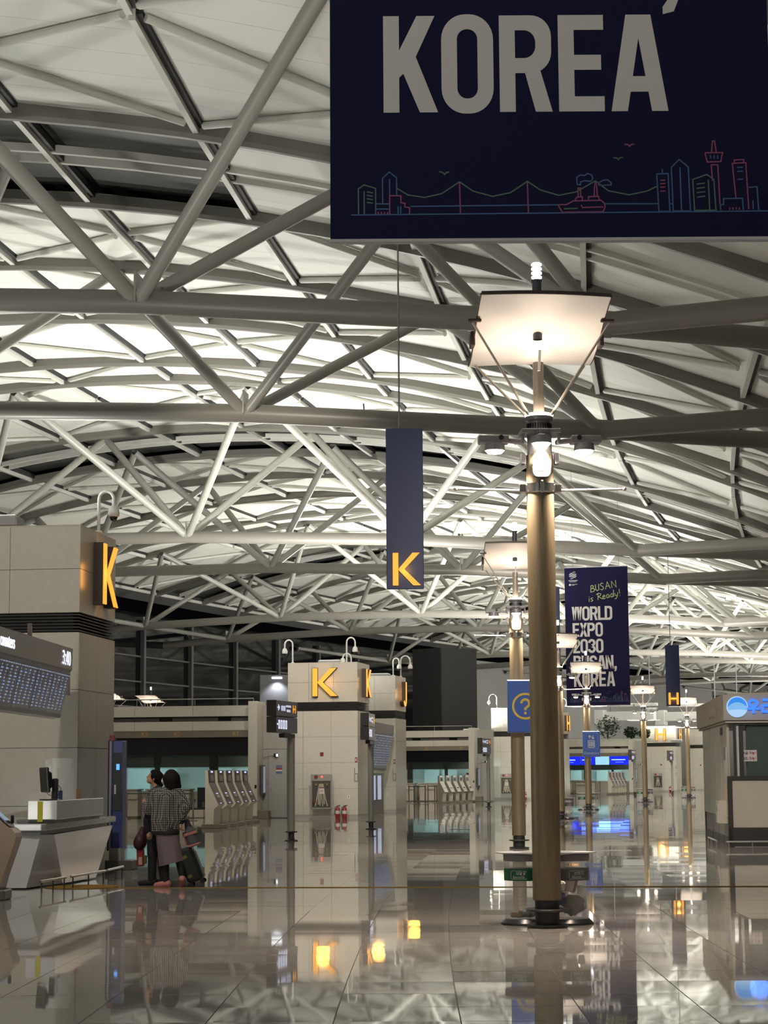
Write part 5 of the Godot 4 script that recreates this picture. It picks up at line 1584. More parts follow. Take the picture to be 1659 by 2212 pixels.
# ---------- signs ----------
func sign_texture(key: String, rows: Array, base: Color, w := 128, h := 64) -> StandardMaterial3D:
	var im := Image.create(w, h, false, Image.FORMAT_RGB8)
	im.fill(base)
	for r in rows:
		im.fill_rect(Rect2i(r[0], r[1], r[2], r[3]), r[4])
	return image_mat(key, im, 1.0, 0.25)

func pole_sign(label: String, at: Vector3, turn: float, size := 1.0) -> Node3D:
	# two stacked light boxes parallel to the hall, on a pole at their far end; local -z runs away from the camera
	var o := thing("direction_sign", label, "sign", at, turn, "direction signs on poles")
	var ch := mat("sign_charcoal", Color(0.05, 0.042, 0.04), 0.3)
	var gp := mat("pole_grey", Color(0.255, 0.25, 0.225), 0.4)
	var mb := MB.new()
	mb.lathe([Vector2(0.16, 0.0), Vector2(0.165, 0.02), Vector2(0.10, 0.03), Vector2(0.075, 0.06), Vector2(0.075, 0.19), Vector2(0.15, 0.2), Vector2(0.15, 0.225), Vector2(0.085, 0.23)], 20)
	part("base", mb, mat("charcoal_metal", Color(0.035, 0.034, 0.036), 0.4, 0.2), o)
	mb = MB.new()
	mb.lathe([Vector2(0.088, 0.22), Vector2(0.088, 2.48), Vector2(0, 2.48)], 24)
	part("pole", mb, gp, o)
	mb = MB.new()
	mb.box(V(0, 2.53, 0.35), V(0.14, 0.1, 0.9), Basis.IDENTITY, 0.01)
	part("cradle", mb, ch, o)
	var w := Color(0.88, 0.9, 1.0)
	for q in 2:
		var y := 3.17 if q == 0 else 2.78
		var b := boxpart("light_box", V(0, y, 0.75), V(0.24, 0.38, 1.75), ch, o, 0.012)
		var rows := []
		var base := Color(0.22, 0.20, 0.20)
		if q == 0:
			rows = [[6, 26, 14, 5, w], [11, 16, 5, 26, w], [18, 22, 3, 14, w]]                      # aeroplane
			for i in 3: rows.append([30 + i * 9, 20, 6, 22, w])
			for i in 8: rows.append([58 + i * 4, 16 + (i % 2), 3, 9, w])
			for i in 6: rows.append([62 + i * 4, 34 + (i % 2), 3, 11, w])
			rows += [[100, 14, 5, 34, Color(1.0, 0.65, 0.0)], [113, 14, 5, 34, Color(1.0, 0.65, 0.0)], [100, 28, 18, 6, Color(1.0, 0.65, 0.0)]]
		else:
			for i in 4: rows.append([12 + i * 14, 12, 11, 38, w])
			for i in 4: rows.append([16 + i * 14, 20, 2, 24, base])
			rows.append([4, 26, 7, 8, w])
		var sm := sign_texture("sign_face_%d" % q, rows, base)
		for sd in [1.0, -1.0]:
			var f := MB.new()
			f.quad(V(sd * 0.1225, y + 0.18, 0.75 + sd * 0.86), V(sd * 0.1225, y + 0.18, 0.75 - sd * 0.86), V(sd * 0.1225, y - 0.18, 0.75 - sd * 0.86), V(sd * 0.1225, y - 0.18, 0.75 + sd * 0.86))
			part("sign_face", f, sm, b)
	return o

func info_board(label: String, at: Vector3, turn: float, L: float, words: bool, low: bool, drop := 0.0) -> void:
	# flight board that runs towards the camera from its far end; faces +x and leans down
	var o := thing("flight_board", label, "display board", at, turn, "long flight information boards")
	var fr := mat("board_bronze", Color(0.085, 0.07, 0.06), 0.3, 0.2)
	var mb := MB.new()
	var prof := PackedVector2Array([Vector2(-0.32 - drop * 0.2, 2.5 - drop), Vector2(-0.32, 3.64), Vector2(0.0, 3.64), Vector2(-0.01, 3.29), Vector2(-0.035, 3.27), Vector2(-0.19 - drop * 0.2, 2.52 - drop)])
	mb.prism(prof, L, Transform3D(Basis.IDENTITY, V(0, 0, 0)))
	part("casing", mb, fr, o)
	var im := Image.create(512, 256, false, Image.FORMAT_RGB8)
	im.fill(Color(0.035, 0.045, 0.085))
	var r := RandomNumberGenerator.new(); r.seed = 11
	for cc in 4:
		im.fill_rect(Rect2i(cc * 128, 0, 1, 256), Color(0.005, 0.005, 0.005))
		for e in [4, 30, 50, 70, 100, 112]:
			im.fill_rect(Rect2i(cc * 128 + e, 8, 7, 7), Color(0.8, 0.85, 1.0))
		for row in 12:
			var y := 26 + row * 18
			im.fill_rect(Rect2i(cc * 128 + 4, y, 6, 9), Color(0.55, 0.62, 0.8))
			var hue: Color = [Color(0.55, 0.7, 1.0), Color(0.35, 0.6, 0.3), Color(0.6, 0.25, 0.35), Color(0.25, 0.35, 0.9), Color(0.7, 0.8, 1.0), Color(0.35, 0.6, 0.75)][r.randi() % 6]
			im.fill_rect(Rect2i(cc * 128 + 20, y - 1, 8, 11), hue)
			for q in r.randi_range(1, 7):
				im.fill_rect(Rect2i(cc * 128 + 31 + q * 6, y + (q % 2), 4, 8), Color(0.6, 0.72, 1.0))
			im.fill_rect(Rect2i(cc * 128 + 92, y + 2, 12, 5), Color(0.3, 0.33, 0.42))
	var sm := image_mat("flight_screen", im, 0.85, 0.2)
	var n := int(round(L / 1.26))
	var d := V(-0.035, 3.22, 0); var e := V(-0.181 - drop * 0.2, 2.58 - drop, 0)
	for q in n:
		var z0 := L * q / n + 0.02; var z1 := L * (q + 1) / n - 0.006
		var f := MB.new()
		f.quad(V(d.x + 0.006, d.y, z1), V(d.x + 0.006, d.y, z0), V(e.x + 0.006, e.y, z0), V(e.x + 0.006, e.y, z1))
		var s := part("screen", f, sm, o)
	var lit := glow("board_white", Color(0.72, 0.76, 1.0), 1.6, Color(0.5, 0.5, 0.5))
	if words:
		var t := text_part("board_words", "check-in counters", 0.16, 0.006, lit, o, V(0.004, 3.46, 5.0), 0.92, true)
		t.rotation.y = PI / 2
		t = text_part("board_clock", "3:40", 0.22, 0.006, lit, o, V(0.004, 3.46, 0.5), 1.1, false)
		t.rotation.y = PI / 2
	else:
		boxpart("lit_corner", V(-0.03, 2.9, L - 0.4), V(0.05, 0.4, 0.6), sm, o)
	if low:
		boxpart("side_wall", V(-0.52, 0.83, L * 0.5), V(0.16, 1.66, L - 0.3), mat("board_base", Color(0.15, 0.135, 0.115), 0.35), o)
		boxpart("map_case", V(-0.43, 1.08, L * 0.5), V(0.03, 1.1, L - 0.8), fr, o)
		for q in 3:
			var z := 0.7 + q * (L - 1.4) / 2.6
			boxpart("map_screen", V(-0.412, 1.08, L - z - 0.2), V(0.012, 0.98, 1.6 - q * 0.3), glow(["map_teal", "map_white", "map_white"][q], [Color(0.05, 0.14, 0.22), Color(0.42, 0.46, 0.62), Color(0.42, 0.46, 0.62)][q], 0.8), o)
	else:
		boxpart("hanger", V(-0.16, 3.75, L * 0.3), V(0.06, 0.25, 0.06), fr, o)
	boxpart("wall_bracket", V(-0.2, 3.05, -0.25), V(0.12, 0.3, 0.5), fr, o)

func square_sign(o: Node3D, y: float, kind: int) -> void:
	var blue := mat("sign_blue", Color(0.022, 0.075, 0.33), 0.35)
	boxpart("plate", V(0, y, 0), V(0.74, 1.10, 0.07), blue, o, 0.01)
	boxpart("edge", V(0, y, -0.02), V(0.765, 1.125, 0.04), mat("sign_edge", Color(0.25, 0.30, 0.5), 0.4), o, 0.008)
	var xf := Transform3D(Basis.IDENTITY, V(0, y, 0.036))
	if kind == 0:
		var yel := mat("sign_yellow", Color(0.52, 0.36, 0.015), 0.45)
		var mb := MB.new()
		var P := []
		for q in 40: P.append(Vector2(cos(TAU * q / 40), sin(TAU * q / 40)) * 0.26)
		mb.line(P, 0.045, 0.004, xf, true)
		part("circle", mb, yel, o)
		mb = MB.new()
		mb.line(arc_pts([], Vector2(0, 0.06), 0.085, PI * 1.0, -PI * 0.35, [Vector2(0.0, -0.05), Vector2(0, -0.085)]), 0.05, 0.004, xf)
		part("question_mark", mb, yel, o)
		mb = MB.new()
		mb.prism(rounded(Vector2(0, -0.145), 0.026, 0.026, 0.004), 0.004, xf)
		part("question_dot", mb, yel, o)
	else:
		var wh := mat("sign_ink", Color(0.50, 0.49, 0.50), 0.45)
		var mb := MB.new()
		mb.line(Array(rounded(Vector2(0, 0.13), 0.30, 0.34, 0.06)), 0.014, 0.004, xf, true)
		part("outline", mb, mat("sign_ink_dim", Color(0.13, 0.2, 0.42), 0.45), o)
		mb = MB.new()
		mb.line(Array(rounded(Vector2(0, 0.0), 0.14, 0.15, 0.03)), 0.026, 0.004, xf, true)
		part("lift_cabin", mb, wh, o)
		for x in [-0.075, 0.0, 0.075]:
			mb = MB.new()
			mb.prism(rounded(Vector2(x, 0.0), 0.022, 0.11, 0.012), 0.004, xf)
			part("passenger", mb, wh, o)
		for sg in [-1.0, 1.0]:
			mb = MB.new()
			mb.line([Vector2(sg * 0.075, 0.30 - 0.07), Vector2(sg * 0.075, 0.30 + 0.05)] if sg < 0 else [Vector2(0.075, 0.37), Vector2(0.075, 0.25)], 0.03, 0.004, xf)
			mb.prism(PackedVector2Array([Vector2(-0.14, 0.31), Vector2(-0.01, 0.31), Vector2(-0.075, 0.40)]) if sg < 0 else PackedVector2Array([Vector2(0.01, 0.28), Vector2(0.14, 0.28), Vector2(0.075, 0.19)]), 0.004, xf)
			mb.line([Vector2(-0.02, 0.36), Vector2(0.03, 0.24)], 0.02, 0.004, xf)
			part("arrow", mb, wh, o)
		text_part("sign_words", "Elevators", 0.115, 0.004, mat("sign_ink_soft", Color(0.32, 0.36, 0.46), 0.45), o, V(0, y - 0.40, 0.038), 1.0, false)
	boxpart("arm", V(-0.06, y, -0.13), V(0.06, 0.06, 0.2), mat("lamp_grey", Color(0.30, 0.29, 0.30), 0.4, 0.2), o, 0.006)

# ---------- recycling stations round the lamp posts ----------
func make_station() -> Node3D:
	var o := thing("recycling_station", "pair of clear waste bins, green and grey labels, around the nearest lamp post", "waste bin", Vector3.ZERO, 0.0, "clear recycling bins at the lamp posts")
	var lidm := mat("lid_white", Color(0.62, 0.63, 0.65), 0.3)
	var col := mat("collar_grey", Color(0.16, 0.155, 0.16), 0.5)
	var foot := mat("foot_black", Color(0.02, 0.02, 0.022), 0.3)
	var drum := mat("drum_clear", Color(0.72, 0.72, 0.75), 0.35)
	drum.transparency = BaseMaterial3D.TRANSPARENCY_ALPHA
	drum.albedo_color.a = 0.25
	var lid := MB.new()
	lid.lathe([Vector2(0.2, 0.705), Vector2(0.30, 0.735), Vector2(0.30, 0.745), Vector2(0.165, 0.744), Vector2(0.165, 0.705)], 36, Transform3D.IDENTITY, false, 1.76, 0.95)
	part("lid_plate", lid, lidm, o)
	for sg in [-1.0, 1.0]:
		var xf := Transform3D(Basis.IDENTITY, V(sg * 0.225, 0, 0))
		var mb := MB.new()
		mb.lathe([Vector2(0.225, 0.0), Vector2(0.262, 0.004), Vector2(0.255, 0.02), Vector2(0.215, 0.06), Vector2(0.0, 0.06)], 28, xf)
		part("foot_ring", mb, foot, o)
		mb = MB.new()
		mb.lathe([Vector2(0.215, 0.06), Vector2(0.22, 0.66)], 30, xf)
		part("drum", mb, drum, o)
		mb = MB.new()
		mb.lathe([Vector2(0.226, 0.655), Vector2(0.228, 0.72), Vector2(0.2, 0.73)], 28, xf)
		part("collar", mb, col, o)
		mb = MB.new()
		mb.lathe([Vector2(0.2215, 0.455), Vector2(0.223, 0.575)], 30, xf)
		var band := part("label_band", mb, mat("label_green", Color(0.008, 0.11, 0.045), 0.4) if sg < 0 else mat("label_grey", Color(0.115, 0.105, 0.11), 0.4), o)
		var wh := mat("label_ink", Color(0.42, 0.46, 0.43), 0.5)
		var bx := MB.new()
		bx.line(Array(rounded(Vector2(0, 0.515), 0.085, 0.042, 0.012)), 0.005, 0.002, Transform3D(Basis(Vector3.UP, sg * 0.35), xf.origin + Basis(Vector3.UP, sg * 0.35) * V(0, 0, 0.2235)))
		part("label_frame", bx, wh, band)
		var t := text_part("label_words", "Recycle" if sg < 0 else "Waste", 0.026, 0.002, wh, band, xf.origin + Basis(Vector3.UP, sg * 0.35) * V(0, 0.492, 0.2245))
		t.rotation.y = sg * 0.35
		var hg := MB.new()   # Korean word above
		var hx := Transform3D(Basis(Vector3.UP, sg * 0.35), xf.origin + Basis(Vector3.UP, sg * 0.35) * V(-0.03, 0.515, 0.2245))
		if sg < 0: hangul(hg, ["재", "활", "용"], hx, 0.034)
		else: hangul(hg, ["쓰", "레", "기"], hx, 0.034)
		part("label_hangul", hg, wh, band)
	return o

# Hangul from strokes in a unit square; each syllable is a list of polylines
const HAN := {
	"재": [[0.08, 0.9, 0.5, 0.9], [0.3, 0.9, 0.05, 0.1], [0.3, 0.55, 0.52, 0.1], [0.66, 0.95, 0.66, 0.05], [0.66, 0.5, 0.86, 0.5], [0.88, 1.0, 0.88, 0.0]],
	"활": [[0.1, 0.95, 0.55, 0.95], [0.2, 0.82, 0.45, 0.82, 0.45, 0.64, 0.2, 0.64, 0.2, 0.82], [0.32, 0.6, 0.32, 0.5], [0.1, 0.48, 0.6, 0.5], [0.75, 1.0, 0.75, 0.45], [0.75, 0.72, 0.95, 0.72], [0.2, 0.36, 0.75, 0.36, 0.75, 0.2, 0.2, 0.2, 0.2, 0.04, 0.78, 0.04]],
	"용": [[0.3, 0.95, 0.7, 0.95, 0.7, 0.7, 0.3, 0.7, 0.3, 0.95], [0.35, 0.66, 0.35, 0.5], [0.65, 0.66, 0.65, 0.5], [0.05, 0.48, 0.95, 0.48], [0.3, 0.34, 0.7, 0.34, 0.7, 0.04, 0.3, 0.04, 0.3, 0.34]],
	"쓰": [[0.3, 0.95, 0.05, 0.4], [0.25, 0.7, 0.45, 0.4], [0.72, 0.95, 0.5, 0.4], [0.68, 0.7, 0.95, 0.4], [0.05, 0.12, 0.95, 0.12]],
	"레": [[0.05, 0.9, 0.4, 0.9, 0.4, 0.6, 0.08, 0.6, 0.08, 0.3, 0.45, 0.3], [0.45, 0.62, 0.62, 0.62], [0.65, 0.95, 0.65, 0.05], [0.88, 1.0, 0.88, 0.0]],
	"기": [[0.1, 0.9, 0.55, 0.9, 0.5, 0.5, 0.1, 0.15], [0.82, 1.0, 0.82, 0.0]],
	"현": [[0.25, 1.0, 0.4, 1.0], [0.05, 0.88, 0.6, 0.88], [0.15, 0.76, 0.5, 0.76, 0.5, 0.46, 0.15, 0.46, 0.15, 0.76], [0.6, 0.7, 0.8, 0.7], [0.6, 0.55, 0.8, 0.55], [0.82, 1.0, 0.82, 0.3], [0.2, 0.3, 0.2, 0.05, 0.85, 0.05]],
	"금": [[0.2, 0.95, 0.8, 0.95, 0.8, 0.65], [0.02, 0.52, 0.98, 0.52], [0.22, 0.36, 0.78, 0.36, 0.78, 0.04, 0.22, 0.04, 0.22, 0.36]],
	"가": [[0.08, 0.9, 0.52, 0.9, 0.45, 0.5, 0.08, 0.12], [0.76, 1.0, 0.76, 0.0], [0.76, 0.5, 0.98, 0.5]],
	"능": [[0.2, 0.98, 0.2, 0.66, 0.85, 0.66], [0.02, 0.5, 0.98, 0.5], [0.3, 0.36, 0.7, 0.36, 0.7, 0.04, 0.3, 0.04, 0.3, 0.36]],
	"카": [[0.08, 0.9, 0.52, 0.9, 0.45, 0.5, 0.08, 0.12], [0.1, 0.55, 0.48, 0.6], [0.76, 1.0, 0.76, 0.0], [0.76, 0.5, 0.98, 0.5]],
	"드": [[0.82, 0.9, 0.2, 0.9, 0.2, 0.42, 0.85, 0.42], [0.02, 0.12, 0.98, 0.12]],
	"!": [[0.3, 1.0, 0.3, 0.35], [0.3, 0.15, 0.3, 0.05]],
	"우": [[0.05, 0.34, 0.95, 0.34], [0.5, 0.34, 0.5, 0.02]],
	"리": [[0.08, 0.92, 0.56, 0.92, 0.56, 0.55, 0.08, 0.55, 0.08, 0.14, 0.6, 0.14], [0.84, 1.0, 0.84, 0.0]]}

func hangul(mb: MB, words: Array, xf: Transform3D, size: float, w := 0.14, th := 0.002) -> void:
	for i in words.size():
		if words[i] == " ": continue
		var k := xf * Transform3D(Basis.IDENTITY.scaled(V(size, size, 1)), V(i * size * 1.08, 0, 0))
		for l in HAN[words[i]]:
			var P := []
			for q in range(0, l.size(), 2): P.append(Vector2(l[q], l[q + 1]))
			mb.line(P, w, th, k)
		if words[i] == "우":
			var R := []
			for q in 24: R.append(Vector2(0.5 + cos(TAU * q / 24) * 0.27, 0.70 + sin(TAU * q / 24) * 0.2))
			mb.line(R, w, th, k, true)

func crumple(r: float, sd: int, sx := 1.0, sy := 1.0) -> MB:
	var mb := MB.new()
	var nz := FastNoiseLite.new(); nz.seed = sd; nz.frequency = 1.1
	var rows := []
	for j in 9:
		var row := []
		for q in 13:
			var a := PI * j / 8.0; var b := TAU * (q % 12) / 12.0
			var d := V(sin(a) * cos(b), cos(a), sin(a) * sin(b))
			var k := r * (0.85 + 0.5 * nz.get_noise_3dv(d * 1.7))
			row.append(V(d.x * k * sx, d.y * k * sy, d.z * k))
		rows.append(row)
	for j in 8:
		for q in 12:
			mb.quad(rows[j][q], rows[j][q + 1], rows[j + 1][q + 1], rows[j + 1][q])
	return mb

func make_stations() -> void:
	var s0 := make_station()
	var L := ["", "clear waste bins half hidden behind the nearest column, at the third lamp post", "clear waste bins at the foot of the post with the elevators sign", "clear waste bins at the foot of the fifth lamp post", "clear waste bins at the foot of the farthest lamp post"]
	var which := [0, 2, 3, 4, 5]
	for i in 5:
		var P: Array = POSTS[which[i]]
		var at := V(P[0] + 0.035, 0, -P[1] - 0.46)
		var o := s0
		if i: o = copy(s0, L[i], at, -0.02)
		else: s0.position = at; s0.rotation.y = -0.02
		var b := at + V(0, 0.06, 0)
		if i == 0:
			var cx := solo("carton", box_mb(V(0.10, 0.165, 0.07)), mat("carton_cream", Color(0.62, 0.54, 0.40), 0.6), "cream and red drinks carton on top of the rubbish in the right bin", "carton", b + V(0.25, 0.36, 0.09))
			cx.rotation = V(0.2, -0.6, -0.4)
			boxpart("red_side", V(0.051, 0, 0), V(0.003, 0.160, 0.066), mat("fire_red", Color(0.17, 0.012, 0.01), 0.4), cx)
			solo("paper_bag", smoothed(crumple(0.145, 3, 0.95, 0.85)), mat("bag_dim_olive", Color(0.20, 0.165, 0.115), 0.7), "crumpled dull brown paper bag low in the right bin", "bag", b + V(0.27, 0.14, 0.04))
			solo("plastic_bag", crumple(0.09, 5, 0.8, 0.9), mat("bag_blue", Color(0.08, 0.11, 0.30), 0.4), "crumpled blue and white plastic bag at the left of the right bin", "bag", b + V(0.13, 0.22, 0.08))
			solo("crumpled_paper", crumple(0.07, 8), mat("paper_white", Color(0.8, 0.78, 0.77), 0.8), "crumpled white paper beside the carton in the right bin", "paper", b + V(0.15, 0.33, 0.04))
			solo("paper_cup", cup_mb(), mat("paper_white", Color(0.8, 0.78, 0.77), 0.8), "white paper cup near the right edge of the right bin", "cup", b + V(0.345, 0.25, 0.07))
			solo("wrapper", crumple(0.06, 9, 1.3, 0.5), mat("wrap_orange", Color(0.42, 0.17, 0.02), 0.6), "orange wrapper lying at the bottom of the left bin", "wrapper", b + V(-0.33, 0.04, 0.08))
			solo("plastic_bag", crumple(0.10, 12, 1.3, 0.45), mat("bag_grey_green", Color(0.13, 0.14, 0.11), 0.6), "flattened grey green bag at the bottom of the left bin", "bag", b + V(-0.22, 0.05, 0.04))
			solo("crumpled_paper", crumple(0.06, 14, 1.0, 0.8), mat("paper_tan", Color(0.45, 0.38, 0.26), 0.8), "tan crumpled paper right of the left bin's heap", "paper", b + V(-0.12, 0.07, 0.1))
		else:
			solo("plastic_bag", crumple(0.13, 20 + i, 1.1, 0.8), mat("paper_white", Color(0.8, 0.78, 0.77), 0.8), "white crumpled bag in the grey-labelled bin, %s" % ["", "third lamp post", "post with the elevators sign", "fifth lamp post", "farthest lamp post"][i], "bag", b + V(0.24, 0.12, 0.03))
			solo("wrapper", crumple(0.08, 30 + i, 1.1, 0.6), mat("wrap_rose", Color(0.4, 0.2, 0.2), 0.6), "pinkish wrapper in the green-labelled bin, %s" % ["", "third lamp post", "post with the elevators sign", "fifth lamp post", "farthest lamp post"][i], "wrapper", b + V(-0.2, 0.06, 0.05))

func box_mb(s: Vector3) -> MB:
	var mb := MB.new(); mb.box(V(0, 0, 0), s, Basis.IDENTITY, 0.003)
	return mb

func cup_mb() -> MB:
	var mb := MB.new(); mb.lathe([Vector2(0.03, 0), Vector2(0.04, 0.09), Vector2(0.037, 0.09), Vector2(0.028, 0.005), Vector2(0, 0.005)], 14)
	return mb

# ---------- white information desk and its things ----------
func make_desk() -> void:
	var o := thing("information_desk", "faceted white information desk at the left edge with a floating top", "desk")
	var w := mat("desk_white", Color(0.56, 0.56, 0.565), 0.11)
	var T0 := V(-4.86, 0.76, -28.36); var T1 := V(-4.81, 0.74, -29.2); var T2 := V(-4.58, 0.76, -33.75)
	var B0 := V(-5.06, 0.02, -28.40); var B1 := V(-4.74, 0.02, -29.6); var B2 := V(-4.50, 0.02, -31.3)
	var TL := V(-6.4, 0.76, -28.36); var BL := V(-6.6, 0.02, -28.40)
	var mb := MB.new()
	mb.quad(TL, T0, B0, BL)
	part("front_panel", mb, w, o)
	mb = MB.new(); mb.quad(T0, T1, B1, B0)
	part("near_facet", mb, w, o)
	mb = MB.new(); mb.quad(T1, T2, B2, B1)
	part("long_facet", mb, w, o)
	mb = MB.new(); mb.quad(T2, V(-4.98, 0.76, -33.7), V(-5.4, 0.02, -31.6), B2); mb.tri(T0, TL, T1); mb.tri(T1, TL, V(-4.98, 0.76, -33.2)); mb.tri(T1, V(-4.98, 0.76, -33.2), T2)
	part("far_facet", mb, w, o)
	var b := Basis(Vector3.UP, -0.049)
	var c0 := V(-4.84, 0, -28.3)
	boxpart("recess", c0 + b * V(-0.4, 0.785, -2.45), V(0.76, 0.06, 4.86), mat("desk_gap", Color(0.14, 0.14, 0.14), 0.5), o, 0.0, b)
	boxpart("top_slab", c0 + b * V(-1.0, 0.86, -2.4), V(2.0, 0.1, 4.8), w, o, 0.012, b)
	boxpart("top_slab", c0 + b * V(-0.22, 0.86, -5.25), V(0.44, 0.1, 0.9), w, o, 0.012, b)
	boxpart("plinth", V(-5.6, 0.012, -30.0), V(1.2, 0.024, 2.8), mat("foot_black", Color(0.02, 0.02, 0.022), 0.3), o, 0.0, b)
	o = thing("printer_cabinet", "white low cabinet standing on the information desk top, yellow strip on it", "cabinet", c0 + V(0, 0.912, 0), -0.049)
	boxpart("foot_strip", V(-0.16, 0.025, -2.0), V(0.56, 0.05, 3.3), mat("desk_gap", Color(0.14, 0.14, 0.14), 0.5), o)
	boxpart("body", V(-0.06, 0.185, -2.05), V(0.42, 0.27, 3.5), w, o, 0.008)
	boxpart("yellow_strip", V(-0.09, 0.165, -0.297), V(0.075, 0.29, 0.004), mat("strip_yellow", Color(0.42, 0.38, 0.02), 0.6), o)
	var ct := c0 + V(0.0, 1.234, 0)
	# monitor seen from behind at an angle
	o = thing("monitor", "black computer monitor on a stand seen from its side on the white desk", "monitor", ct + V(0.02, 0, -0.55), 0.0)
	var blk := mat("monitor_black", Color(0.010, 0.010, 0.011), 0.3)
	boxpart("screen_case", V(-0.07, 0.29, 0.05), V(0.04, 0.36, 0.42), blk, o, 0.012, Basis(Vector3.UP, 0.42) * Basis(Vector3.BACK, 0.08))
	boxpart("back_bulge", V(-0.02, 0.29, 0.03), V(0.06, 0.24, 0.24), blk, o, 0.025, Basis(Vector3.UP, 0.42) * Basis(Vector3.BACK, 0.08))
	boxpart("column", V(0.075, 0.155, 0.0), V(0.08, 0.31, 0.10), blk, o, 0.012)
	boxpart("foot", V(0.0, 0.008, 0.02), V(0.26, 0.016, 0.22), blk, o, 0.006)
	var cb := MB.new()
	cb.path([V(0.11, 0.22, 0.04), V(0.16, 0.18, 0.05), V(0.16, 0.11, 0.05), V(0.11, 0.06, 0.05)], 0.005, 6)
	cb.path([V(-0.05, 0.13, 0.1), V(0.0, 0.08, 0.12), V(0.05, 0.06, 0.1)], 0.005, 6)
	part("cable", cb, blk, o)
	# curved clear acrylic screen
	var g := MB.new()
	var rw := []
	for r in 13:
		var up := r / 12.0
		var row := []
		for q in 17:
			var a := lerpf(-0.62, 0.62, q / 16.0)
			var cor := pow(absf(a) / 0.62, 6.0) * 0.05
			row.append(V(0.37 * sin(a), up * (0.61 - cor), 0.37 * cos(a) - 0.30 - 0.02 * up - 0.09 * up * up))
		rw.append(row)
	for r in 12:
		for q in 16:
			g.quad(rw[r + 1][q], rw[r + 1][q + 1], rw[r][q + 1], rw[r][q])
	var gm := pane("acrylic", Color(0.9, 0.95, 0.95), 0.05, 0.03)
	gm.metallic_specular = 1.0; gm.metallic = 0.22
	solo("acrylic_screen", smoothed(g), gm, "curved clear acrylic screen full of lamp reflections on the white desk", "screen", ct + V(-0.02, 0, -1.7), 0.36)
	for e in [[V(-0.10, 0.06, -1.5), V(0.04, 0.12, 0.03), Color(0.25, 0.05, 0.09), "narrow pink box standing inside the acrylic screen"], [V(0.0, 0.065, -1.5), V(0.09, 0.13, 0.05), Color(0.01, 0.015, 0.08), "dark blue box standing inside the acrylic screen"], [V(0.14, 0.075, -2.4), V(0.05, 0.15, 0.04), Color(0.22, 0.09, 0.03), "orange brown card holder right of the acrylic screen"]]:
		solo("leaflet_box", box_mb(e[1]), mat("leaf_%d" % int(e[0].x * 100), e[2], 0.5), e[3], "box", ct + e[0], 0.0)
	# guard rails on the floor
	var st := mat("rail_chrome", Color(0.62, 0.60, 0.56), 0.25, 0.9)
	for e in [[V(-4.66, 0, -27.2), V(-4.49, 0, -28.3), "front one of three low chrome guard rails before the white desk"], [V(-4.45, 0, -28.5), V(-4.2, 0, -30.2), "middle one of three low chrome guard rails before the white desk"], [V(-4.2, 0, -30.4), V(-4.12, 0, -31.6), "rear one of three low chrome guard rails before the white desk"]]:
		o = thing("guard_rail", e[2], "guard rail", e[0], 0.0, "low chrome guard rails at the white desk")
		var d: Vector3 = e[1] - e[0]
		mb = MB.new()
		mb.tube(V(0, 0.17, 0), d + V(0, 0.17, 0), 0.018, -1, 10)
		part("rail", mb, st, o)
		for q in 3:
			mb = MB.new()
			mb.tube(d * (0.06 + 0.44 * q), d * (0.06 + 0.44 * q) + V(0, 0.165, 0), 0.011, -1, 8)
			part("leg", mb, mat("rail_leg", Color(0.12, 0.12, 0.12), 0.4, 0.6), o)
	# tan terminal at the very edge of the picture
	o = thing("check_in_terminal", "tan rounded terminal with slanted black screen at the left edge, before the white desk", "kiosk", V(-4.74, 0, -25.8), 0.0)
	mb = MB.new()
	mb.prism(PackedVector2Array([Vector2(-0.62, 0.14), Vector2(-0.2, 0.14), Vector2(-0.16, 0.3), Vector2(-0.02, 0.72), Vector2(0.0, 0.80), Vector2(-0.012, 0.85), Vector2(-0.05, 0.90), Vector2(-0.10, 0.925), Vector2(-0.62, 1.40), Vector2(-0.70, 1.36)]), 0.46, Transform3D(Basis.IDENTITY, V(0, 0, -0.46)))
	part("body", mb, mat("terminal_tan", Color(0.30, 0.225, 0.165), 0.4), o)
	mb = MB.new()
	mb.quad(V(-0.605, 1.405, -0.04), V(-0.605, 1.405, -0.42), V(-0.09, 0.935, -0.42), V(-0.09, 0.935, -0.04))
	part("bezel", mb, blk, o)
	mb = MB.new()
	mb.quad(V(-0.56, 1.38, -0.07), V(-0.56, 1.38, -0.39), V(-0.16, 1.012, -0.39), V(-0.16, 1.012, -0.07))
	part("screen", mb, glow("terminal_screen", Color(0.35, 0.42, 0.6), 0.5), o)
	boxpart("foot", V(-0.4, 0.07, -0.23), V(0.55, 0.14, 0.5), mat("foot_grey", Color(0.10, 0.095, 0.09), 0.4), o, 0.02)
	boxpart("handset", V(-0.13, 1.02, -0.44), V(0.045, 0.11, 0.03), blk, o, 0.012)
	# blue cabinet with a red lamp
	o = thing("charging_cabinet", "tall narrow blue cabinet with a glass front and a red lamp, beside the left tower", "cabinet", V(-4.62, 0, -34.3), -0.1)
	var bl := mat("cabinet_blue", Color(0.05, 0.065, 0.22), 0.35); var bd := mat("cabinet_navy", Color(0.012, 0.018, 0.09), 0.35)
	boxpart("pedestal", V(0.03, 0.26, -0.05), V(0.2, 0.2, 0.3), mat("door_grey", Color(0.255, 0.245, 0.225), 0.35), o)
	boxpart("base_plate", V(0.1, 0.08, -0.1), V(0.46, 0.16, 0.5), mat("foot_grey", Color(0.10, 0.095, 0.09), 0.4), o, 0.01)
	boxpart("case", V(0, 1.25, -0.16), V(0.25, 1.85, 0.3), bl, o, 0.008)
	boxpart("corner_post", V(-0.115, 1.25, 0.0), V(0.025, 1.87, 0.03), bd, o)
